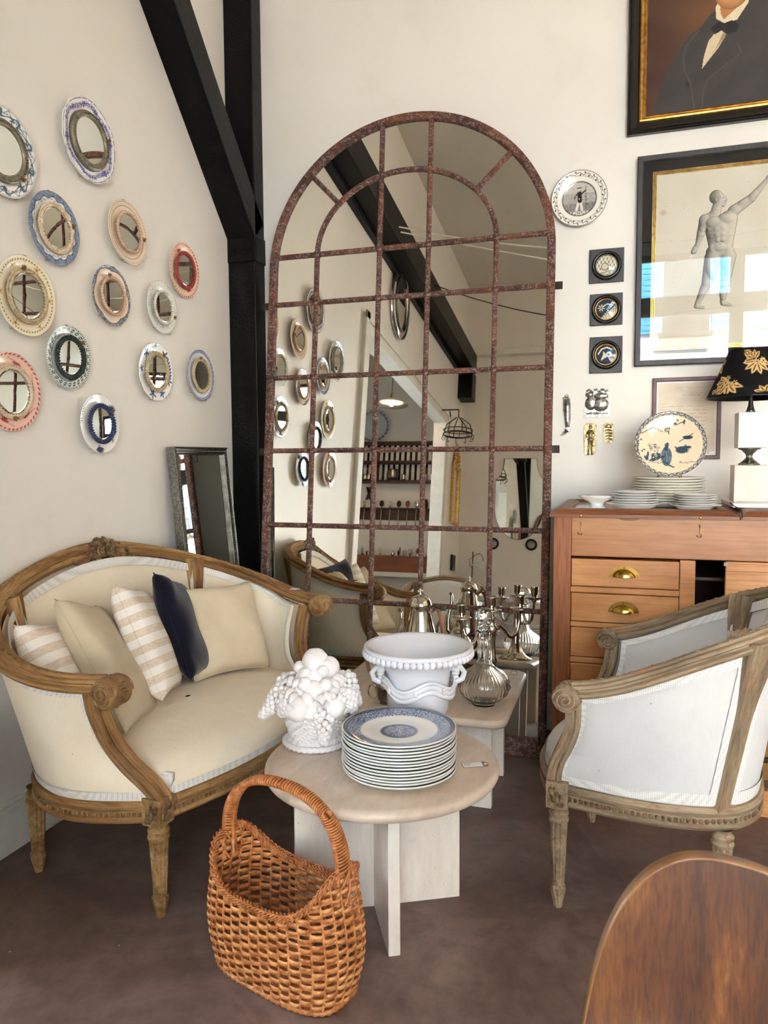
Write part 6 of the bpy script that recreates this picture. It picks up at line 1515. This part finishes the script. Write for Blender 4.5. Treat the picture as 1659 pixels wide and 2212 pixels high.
votive('gilt_votive', 'small eight-sided pressed gilt plaque, right of the standing figure plaque', -.066, 1.512, [(-.014, -.050), (.013, -.050), (.023, -.040), (.023, .040), (.013, .050), (-.013, .050), (-.023, .040), (-.023, -.040)], bits, M['votivegold'])

# ---------------------------------------------------------------- leaning framed mirror by the post
lmw, lmh = .50, 1.45; tl = math.radians(5.2)
zt = 1.455; X_top = -2.035
nx_ = Vector((math.cos(tl), 0, math.sin(tl))); ux_ = Vector((-math.sin(tl), 0, math.cos(tl))); rx_ = Vector((0, 1, 0))
L_ = zt/math.cos(tl); org = Vector((X_top, 3.335, zt))-ux_*L_/2
lm = thing('leaning_mirror', 'narrow dark beaded rectangular mirror leaning on the wall between settee and black post', 'mirror', mat=Matrix(((rx_.x, ux_.x, nx_.x, org.x), (rx_.y, ux_.y, nx_.y, org.y), (rx_.z, ux_.z, nx_.z, org.z), (0, 0, 0, 1))))
m = MB(); m.rectframe(lmw, L_, [(0, -.02), (0, .020), (.006, .026), (.010, .020), (.030, .014), (.034, .018), (.038, .012), (.040, -.02)]); m.build('frame', simple('dark_silver_frame', (92, 90, 84), .35, .7, c2=(60, 56, 50), vs=30, bs=80), lm, smooth=False)
m = MB(); m.box(-lmw/2-.003, -lmw/2, -L_/2, L_/2, -.022, .021); m.box(lmw/2, lmw/2+.003, -L_/2, L_/2, -.022, .021); m.build('side_strip', M['silvera'], lm, smooth=False)
m = MB()
for k in range(110):
    for s in (-1, 1): m.sph((s*(lmw/2-.021), -L_/2+.02+k*(L_-.04)/109, .019), .0052, 6, 4)
for k in range(36): m.sph((-lmw/2+.03+k*.0126, L_/2-.021, .019), .0052, 6, 4)
m.build('beading', M['silvera'], lm)['kind'] = 'stuff'
MB().box(-lmw/2+.036, lmw/2-.036, -L_/2+.036, L_/2-.036, -.006, .0).build('glass', M['mirror2'], lm, smooth=False)
MB().box(-lmw/2+.045, -lmw/2+.072, L_/2-.075, L_/2-.048, .0005, .001).build('sticker', M['kraft'], lm, smooth=False)

# ---------------------------------------------------------------- varnished chair back in the foreground
fc = thing('wooden_chair', 'varnished oak chair back, blurred close to the viewer at bottom right', 'chair', (.118, 1.05, -.028), math.radians(8))
def rr_outline(w, h, r, n=14, z0=0.0):
    pts = []
    for t in np.linspace(-PI/2, PI/2, 49): pts.append(t)
    return pts
# curved panel: superellipse outline bent around vertical axis, leaning back
nu, nv = 48, 18; a = np.linspace(0, 2*PI, 2*nu, endpoint=False); K = np.linspace(0.001, 1, nv)
A, KK = np.meshgrid(a, K, indexing='ij'); n_ = .78
PX = .160*KK*np.sign(np.cos(A))*np.abs(np.cos(A))**n_; PZ = .26*KK*np.sign(np.sin(A))*np.abs(np.sin(A))**n_
def bend(px, pz, off):
    px, pz = px*math.cos(.17)+pz*math.sin(.17), pz*math.cos(.17)-px*math.sin(.17)
    return np.stack([px*(1-.25*off), .20*(px)**2*-1.6+off+(-.12)*(pz)*-1.0, .615+pz], -1)
m = MB(); m.grid(bend(PX, PZ, -.006*np.ones_like(PX)*(1+.0*KK)), cu=True); m.build('back_panel', M['plyseat'], fc)
m = MB(); m.grid(bend(PX, PZ, .014*np.ones_like(PX)), cu=True, flip=True); m.build('back_panel_rear', M['plyseat'], fc)
rim = np.stack([bend(PX[:, -1], PZ[:, -1], o*np.ones(2*nu)) for o in (-.006, -.0075, .0, .0155, .014)], 1); rim[:, 1:4, 0] *= 1.012; rim[:, 1:4, 2] = .615+(rim[:, 1:4, 2]-.615)*1.010
m = MB(); m.grid(rim, cu=True); m.build('back_edge', M['plyedge'], fc)
m = MB()
for s in (-1, 1): m.tube([(s*.135, .01, .56), (s*.15, -.0, .44), (s*.175, -.02, .22), (s*.18, .0+.04, .030)], .014, 10)
m.build('rear_upright', M['plyedge'], fc)
m = MB(); ths = np.linspace(0, 2*PI, 48, endpoint=False); 
for r_, z in ((0.01, .445), (.18, .445), (.2, .452), (.205, .462), (.2, .472), (.17, .466), (.01, .463)): pass
m.lathe([(.001, .44), (.19, .44), (.203, .45), (.205, .462), (.197, .470), (.15, .464), (.001, .462)], 48, (0, -.21, 0)); m.build('seat', M['plyseat'], fc)
for s in (-1, 1): MB().tube([(s*.13, -.32, .44), (s*.165, -.37, .030)], [.016, .012], 10).build('leg', M['plyedge'], fc)

# white painted side table whose leg shows at the left picture edge
wt = thing('side_table', 'white-painted side table, its leg at the left picture edge', 'table', (-1.915, 1.60, 0))
m = MB(); m.box(-.14, .14, -.14, .14, .52, .55); m.build('table_top', M['trimw'], wt, smooth=False, bev=.004)
for sx in (-1, 1):
    for sy in (-1, 1):
        m = MB(); m.add([(sx*.115+dx*k, sy*.115+dy*k, z) for k, z in ((.010, 0), (.020, .52)) for dx, dy in ((-1, -1), (1, -1), (1, 1), (-1, 1))], [(0, 3, 2, 1), (4, 5, 6, 7), (0, 1, 5, 4), (1, 2, 6, 5), (2, 3, 7, 6), (3, 0, 4, 7)]); m.build('leg', M['trimw'], wt, smooth=False, bev=.003)
pricetag('price_tag', 'small price tag hanging on the right arm of the settee', (-1.436, 3.158, .7925), math.radians(-10), w=.055, h=.028, pitch=math.radians(8))
# ================================================================ SEEN ONLY IN THE ARCHED MIRROR
# oval ornate mirror high on the left wall above the opening
om = thing('oval_mirror', 'tall oval Venetian mirror high on the wall, reflected in the arched mirror', 'mirror', mat=wallm((-2.066, .60, 3.55), 'left'))
th = np.linspace(0, 2*PI, 64, endpoint=False); ov = lambda a, b, z: np.stack([a*np.cos(th), b*np.sin(th), np.full(64, z)], -1)
m = MB(); m.grid(np.stack([ov(.27, .345, .004), ov(.27, .345, .03), ov(.20, .27, .045), ov(.195, .265, .03)], 1), cu=True); m.build('border', M['mirror2'], om)
m = MB(); m.grid(np.stack([ov(.002, .002, .03), ov(.197, .267, .03)], 1), cu=True); m.build('glass', M['mirror2'], om, smooth=False)
m = MB(); m.rope(ov(.20, .27, .045), .008, 6, True, 50); m.rope(ov(.27, .346, .03), .008, 6, True, 60)
for k in range(9): a = PI/2+(k-4)*.22; m.sph((.28*math.cos(a), .37*math.sin(a)+.02, .035), .035-.004*abs(k-4), 10, 7, sz=.4)
m.build('ornament', M['silvera'], om)
# gilt mirror
gm = thing('gilt_mirror', 'narrow gilt mirror with carved crest, reflected right of the kitchen opening', 'mirror', mat=wallm((-2.066, -2.25, 2.16), 'left'))
m = MB(); m.rectframe(.40, .78, [(0, 0), (0, .03), (.012, .04), (.04, .034), (.055, .02), (.055, 0)]); m.build('frame', M['gold'], gm, smooth=False)
MB().box(-.15, .15, -.34, .34, .004, .010).build('glass', M['mirror2'], gm, smooth=False)
m = MB(); rs = np.random.default_rng(2)
for k in range(60):
    x = rs.uniform(-.16, .16); y = .40+rs.uniform(0, 1)*(.27*(1-(x/.17)**2)); m.sph((x, y, .02), rs.uniform(.014, .03), 7, 5, sx=rs.uniform(.5, 1.3), sz=.6)
m.build('carved_crest', M['gold'], gm)
bf = thing('small_picture', 'small dark frame under the gilt mirror, seen in the arched mirror', 'picture', mat=wallm((-2.066, -2.30, 1.285), 'left'))
m = MB(); m.rectframe(.17, .20, [(0, 0), (0, .03), (.03, .03), (.035, .01), (.035, 0)]); m.build('frame', M['blackf'], bf, smooth=False); MB().box(-.06, .06, -.07, .07, .002, .008).build('picture', M['silvera'], bf, smooth=False)
# shaped mirror and round frames on the front wall
sm2 = thing('shaped_mirror', 'frameless mirror with scooped corners, reflected at the right of the arched mirror', 'mirror', mat=wallm((-1.285, -2.697, 2.18), 'front'))
pts = []
pts += [(.215, .545), (-.215, .545)]; pts += [(-.325+.11*math.cos(t), .545-.26+.26*math.sin(t)-.0) for t in np.linspace(PI/2*0, -PI/2, 7)][0:0]
pts += [(-.215-.10*(1-math.cos(t)), .545-.27*math.sin(t)) for t in np.linspace(.1, PI/2, 8)]
pts += [(-.315, -.10)]+[(-.315*math.cos(t), -.10-.43*math.sin(t)) for t in np.linspace(.1, PI-.1, 22)]+[(.315, -.10)]
pts += [(.215+.10*(1-math.cos(t)), .545-.27*math.sin(t)) for t in np.linspace(PI/2, .1, 8)]
m = MB(); m.prism([(x*1.01, y*1.01) for x, y in pts], 0, .012); m.build('backing', M['iron'], sm2, smooth=False)
m = MB(); m.prism(pts, .012, .016); m.build('glass', M['mirror2'], sm2, smooth=False)
for x in (-1.607, -1.108):
    t = thing('round_picture', 'round black frame under the shaped mirror, %s of the pair' % ('left' if x < -1.3 else 'right'), 'picture', mat=wallm((x, -2.697, 1.585), 'front'), group='round frames reflected')
    m = MB(); m.lathe([(.052, .004), (.052, .02), (.064, .03), (.076, .02), (.078, 0)], 48); m.build('frame', M['blackf'], t)
    m = MB(); m.lathe([(.054, .008), (.02, .014), (.0005, .016)], 32); m.build('relief', M['silvera'], t)
# reading lamp on a dresser beneath
sd = thing('console_table', 'small dark console table by the front wall, seen in the arched mirror', 'table', (-1.62, -2.45, 0))
MB().box(-.40, .55, -.2, .2, .78, .81).build('table_top', M['darkwood'], sd, smooth=False, bev=.004); MB().box(-.36, .51, -.17, .17, .68, .78).build('apron', M['darkwood'], sd, smooth=False)
for x in (-.35, .50):
    for y in (-.15, .15): MB().box(x-.02, x+.02, y-.02, y+.02, 0, .7).build('leg', M['darkwood'], sd, smooth=False)
rl_ = thing('reading_lamp', 'iron reading lamp with pale glass shade, seen in the arched mirror', 'lamp', (-1.83, -2.48, .81))
m = MB(); m.lathe([(.001, 0), (.09, 0), (.09, .01), (.02, .02), (.008, .04), (.007, .64), (.001, .65)], 24); m.build('stand', M['iron'], rl_)
m = MB(); m.tube([(0, 0, .56), (.03, 0, .60), (.09, 0, .62), (.13, 0, .58), (.14, 0, .52)], .005, 6, up=(0, 1, 0)); m.tube([(0, 0, .56), (-.05, 0, .54), (-.03, 0, .46), (0, 0, .42)], .004, 6, up=(0, 1, 0)); m.build('arm', M['iron'], rl_)
m = MB(); m.m = Matrix.Translation((.15, 0, .52)) @ Matrix.Rotation(.5, 4, 'Y'); m.lathe([(.02, 0), (.04, -.02), (.11, -.10), (.118, -.12), (.112, -.12), (.036, -.025), (.018, -.004)], 32); m.build('shade', simple('opal_glass', (200, 206, 204), .2), rl_)
# kitchenware annex
su = thing('wall_shelf', 'dark wall shelf with black and white striped back, seen through the opening in the mirror', 'shelf', (-2.98, -2.70, 2.40))
MB().box(-.70, .70, 0, .012, 0, .55).build('striped_back', M['trimw'], su, smooth=False)
for k in range(18): MB().box(-.69+k*.078, -.655+k*.078, .012, .016, 0, .55).build('black_slat', M['blackf'], su, smooth=False)
for z in (0, .27, .54): MB().box(-.72, .72, 0, .17, z-.018, z+.006).build('board', M['darkwood'], su, smooth=False)
for x in (-.72, -.30, .70): MB().box(x, x+.02, 0, .17, 0, .55).build('upright', M['darkwood'], su, smooth=False)
pt_ = thing('silver_pot', 'round silver pot on the striped shelf, seen in the arched mirror', 'pot', (-3.02, -2.60, 2.406)); m = MB(); m.lathe([(.001, 0), (.05, 0), (.08, .04), (.085, .09), (.07, .14), (.074, .16), (.06, .14), (.001, .1)], 32); m.build('body', M['steel'], pt_)
for i, x in enumerate((-3.42, -3.36, -2.86, -2.56, -2.46)):
    o = MB().lathe([(.001, 0), (.025, 0), (.03, .03), (.026, .07), (.034, .09), (.03, .09), (.001, .03)], 20).build('small_cup', M['chinaw'] if i > 2 else M['silver'], None); o.location = (x, -2.60, 2.406)
    tag(o, ['narrow silver cup at the shelf left end in the mirror', 'silver cup second on the striped shelf in the mirror', 'low silver cup right of the round pot in the mirror', 'white china cup on the striped shelf in the mirror', 'white china cup at the shelf right end in the mirror'][i], 'cup')
bp_ = thing('wall_platter', 'large scalloped white and blue platter on the annex wall, seen in the mirror', 'platter', mat=wallm((-3.36, -2.695, 3.20), 'front')); m = MB(); m.lathe([(.001, .02), (.17, .02), (.23, .04), (.24, .045), (.235, .035), (.17, .005), (.001, .003)], 72, rad=lambda a, j: 1+.03*abs(math.sin(8*a))*(1 < j < 5)); m.build('platter', simple('blue_grey_china', (186, 194, 198), .2), bp_)
m = MB(); m.tube(circ(.205, .034, 48), .004, 6, True)
for k in range(24): a = k*PI/12; m.tube([(r_*math.cos(a+.05*s), r_*math.sin(a+.05*s), .045) for r_, s in ((.215, -1), (.228, 0), (.215, 1))], .004, 5)
m.build('painted_scallop', M['ink'], bp_)
mx = MB(); mx.m = Matrix.Translation((-3.375, -2.70, 2.24)); 
for s in (-1, 1): mx.add([(-.03*s-.015, 0, -.09), (-.03*s+.015, 0, -.09), (.03*s+.015, 0, .09), (.03*s-.015, 0, .09), (-.03*s-.015, .03, -.09), (-.03*s+.015, .03, -.09), (.03*s+.015, .03, .09), (.03*s-.015, .03, .09)], [(0, 3, 2, 1), (4, 5, 6, 7), (0, 1, 5, 4), (1, 2, 6, 5), (2, 3, 7, 6), (3, 0, 4, 7)])
tag(mx.build('letter_x', M['blackf'], None, smooth=False), 'black letter X on the annex wall, seen in the mirror', 'letter')
rk = thing('cutlery_rack', 'dark wooden rack of hanging cutlery on the annex wall, seen in the mirror', 'rack', (-2.93, -2.70, 1.87))
MB().box(-.60, .60, 0, .02, 0, .16).build('board', M['darkwood'], rk, smooth=False, bev=.003); MB().box(-.60, .60, 0, .07, .15, .165).build('ledge', M['darkwood'], rk, smooth=False, bev=.003)
for i in range(9):
    x = -3.42+i*.125; t = thing('hanging_utensil', ['silver fork', 'broad cake slice', 'dark serving spoon', 'carving fork', 'ladle', 'wooden-bowled spoon', 'small knife', 'wide fish slice', 'round copper skimmer'][i]+' hanging head up in the dark rack, seen in the mirror', 'utensil', (x, -2.655, 1.99))
    MB().tube([(0, .012, -.20), (0, .010, -.12), (0, .0, .0), (0, 0, .06)], [.009, .006, .004, .005], 8, up=(1, 0, 0)).build('handle', M['silver'], t)
    m = MB()
    if i in (0, 3): [m.tube([(-.018+.012*k, 0, .07), (-.018+.012*k, 0, .14)], .0035, 5, up=(1, 0, 0)) for k in range(4)]; m.box(-.02, .02, -.003, .003, .05, .075)
    elif i in (1, 7): m.prism([(-.03, .04), (.03, .04), (.035, .13), (.015, .18), (-.02, .16)], -.002, .002); m.v = [(x_, z_, y_) for x_, y_, z_ in m.v]
    else: m.sph((0, 0, .105), .045 if i != 8 else .065, 14, 8, sx=.75 if i != 8 else 1, sy=.25)
    m.build('head', M['silver'] if i in (0, 3, 6) else (M['crate'] if i in (5, 8) else M['iron']), t)
MB_ = MB().box(-4.2, -2.20, -2.70, -2.42, 1.08, 1.14); ws = MB_.build('white_shelf', M['trimw'], None, smooth=False, bev=.004); tag(ws, 'thick white shelf along the annex wall, seen in the mirror', 'shelf')
crt = thing('wooden_crate', 'long red-brown wooden box on the white annex shelf, seen in the mirror', 'box', (-2.93, -2.58, 1.14))
for n_, b_ in (('front_board', (-.62, .62, .09, .105, 0, .225)), ('rear_board', (-.62, .62, -.105, -.09, 0, .225)), ('end_board', (-.62, -.605, -.09, .09, 0, .225)), ('end_board', (.605, .62, -.09, .09, 0, .225)), ('bottom_board', (-.605, .605, -.09, .09, 0, .012))): MB().box(*b_).build(n_, M['crate'], crt, smooth=False, bev=.002)
rs = np.random.default_rng(6)
cm = [M['silver'], M['crate'], M['iron'], M['handlew'], M['beigep']]
src = {}
for i in range(26):
    x = -3.5+i*.044; k = int(rs.integers(0, 5)); h_ = rs.uniform(.24, .34)
    if k not in src:
        m = MB(); m.tube([(0, 0, 0), (0, 0, .22)], .007, 6); m.sph((0, 0, .25), .026, 8, 6, sx=.9, sy=.5, sz=1.5); o = m.build('upright_utensil', cm[k], None); src[k] = o
    else: o = bpy.data.objects.new('upright_utensil', src[k].data); COL.objects.link(o)
    o.location = (x, -2.58+(.045 if i % 2 else -.045), 1.153); o.scale = (1, 1, h_/.29); o.rotation_euler = (rs.uniform(-.03, .03), rs.uniform(-.06, .06), rs.uniform(0, 3)); tag(o, '%s, %s from the left in the long wooden box in the mirror' % (['silver spoon', 'brown wooden spoon', 'black iron spoon', 'pale wooden spoon', 'beige wooden spoon'][k], (ORD+['fifteenth', 'sixteenth', 'seventeenth', 'eighteenth', 'nineteenth', 'twentieth', 'twenty-first', 'twenty-second', 'twenty-third', 'twenty-fourth', 'twenty-fifth', 'twenty-sixth'])[i]), 'utensil', 'utensils in the wooden box')
pn = thing('pendant_lamp', 'fluted glass pendant lamp with a bare bulb in the annex, seen in the mirror', 'lamp', (-2.65, -1.2, 3.14))
m = MB(); m.tube([(0, 0, .86), (0, 0, .06)], .004, 6); m.build('flex', M['iron'], pn); m = MB(); m.lathe([(.001, .08), (.014, .075), (.02, .05), (.03, .02), (.022, 0), (.001, 0)], 20); m.build('holder', M['brass'], pn)
m = MB(); m.lathe([(.03, .02), (.10, -.005), (.20, -.055), (.205, -.062), (.10, -.012), (.03, .012)], 96, rad=lambda a, j: 1+.02*math.cos(32*a)*(j in (2, 3))); m.build('shade', simple('milk_glass', (214, 212, 204), .2), pn); m = MB(); m.sph((0, 0, -.045), .028, 14, 10, sz=1.3); m.build('bulb', M['bulb'], pn)
hr = thing('hook_rack', 'round black iron crown rack with hooks beside the opening, seen in the mirror', 'rack', (-1.84, -1.28, 2.72))
m = MB(); m.tube(circ(.17, 0, 48), .012, 6, True, flat=.4); m.tube(circ(.17, .05, 48), .006, 6, True)
for k in range(6): a = k*PI/3; m.tube([(.17*math.cos(a), .17*math.sin(a), 0), (.14*math.cos(a), .14*math.sin(a), .12), (.03*math.cos(a), .03*math.sin(a), .20)], .006, 6, up=(0, .1, 1)); 
for k in range(10): a = k*PI/5; m.tube([((.17+.02*math.sin(s))*math.cos(a), (.17+.02*math.sin(s))*math.sin(a), -.035+.03*math.cos(s)) for s in np.linspace(0, 4.2, 9)], .004, 5)
m.tube([(0, 0, .2), (0, 0, .30)], .006, 6); m.tube([(0, 0, .30), (-.23, 0, .30)], .008, 6); m.build('iron_crown', M['iron'], hr)
# slack cables slung across the room under the roof
def cable(label, p0, p1, sag, r, mat):
    t = np.linspace(0, 1, 30)[:, None]; p = np.array(p0)*(1-t)+np.array(p1)*t; p[:, 2] -= sag*4*(t*(1-t))[:, 0]; tag(MB().tube(p, r, 6).build('cable', mat, None), label, 'cable')
cable('white cable slung from the plate wall across the room, upper one in the mirror', (-1.80, 1.55, 3.80), (3.89, .6, 4.6), .55, .006, M['trimw'])
cable('white cable slung lower across the room, seen crossing the beam in the mirror', (-1.80, 1.50, 3.78), (3.89, .0, 3.3), .15, .006, M['trimw'])
cable('thin black cable sagging across the room, seen in the mirror', (-1.8, .3, 3.85), (3.89, .4, 4.4), .8, .005, M['blackf'])
# shop chandelier giving the warm light high in the room
ch = thing('chandelier', 'brass chandelier with warm bulbs hanging above the viewer, out of the picture', 'lamp', (2.9, 1.6, 3.5))
m = MB(); m.tube([(0, 0, 1.65), (0, 0, .1)], .008, 6); m.sph((0, 0, .05), .06, 14, 10); m.sph((0, 0, -.08), .035, 12, 8); m.build('stem', M['brass'], ch)
for k in range(6):
    a = k*PI/3; c, s = math.cos(a), math.sin(a); m = MB(); m.tube([(r_*c, r_*s, z) for r_, z in ((.03, .03), (.12, -.06), (.24, -.06), (.32, .02), (.33, .08))], .008, 6); m.lathe([(.001, .08), (.03, .085), (.012, .09), (.012, .15), (.001, .15)], 12, (.33*c, .33*s, 0)); m.build('arm', M['brass'], ch)
    m = MB(); m.sph((.33*c, .33*s, .18), .022, 12, 8, sz=1.5); m.build('bulb', M['bulb'], ch)
    m = MB(); [m.sph((.24*c, .24*s, -.09-.03*q), .011, 6, 4, sz=1.4) for q in range(3)]; m.build('crystal', M['glass'], ch, smooth=False)
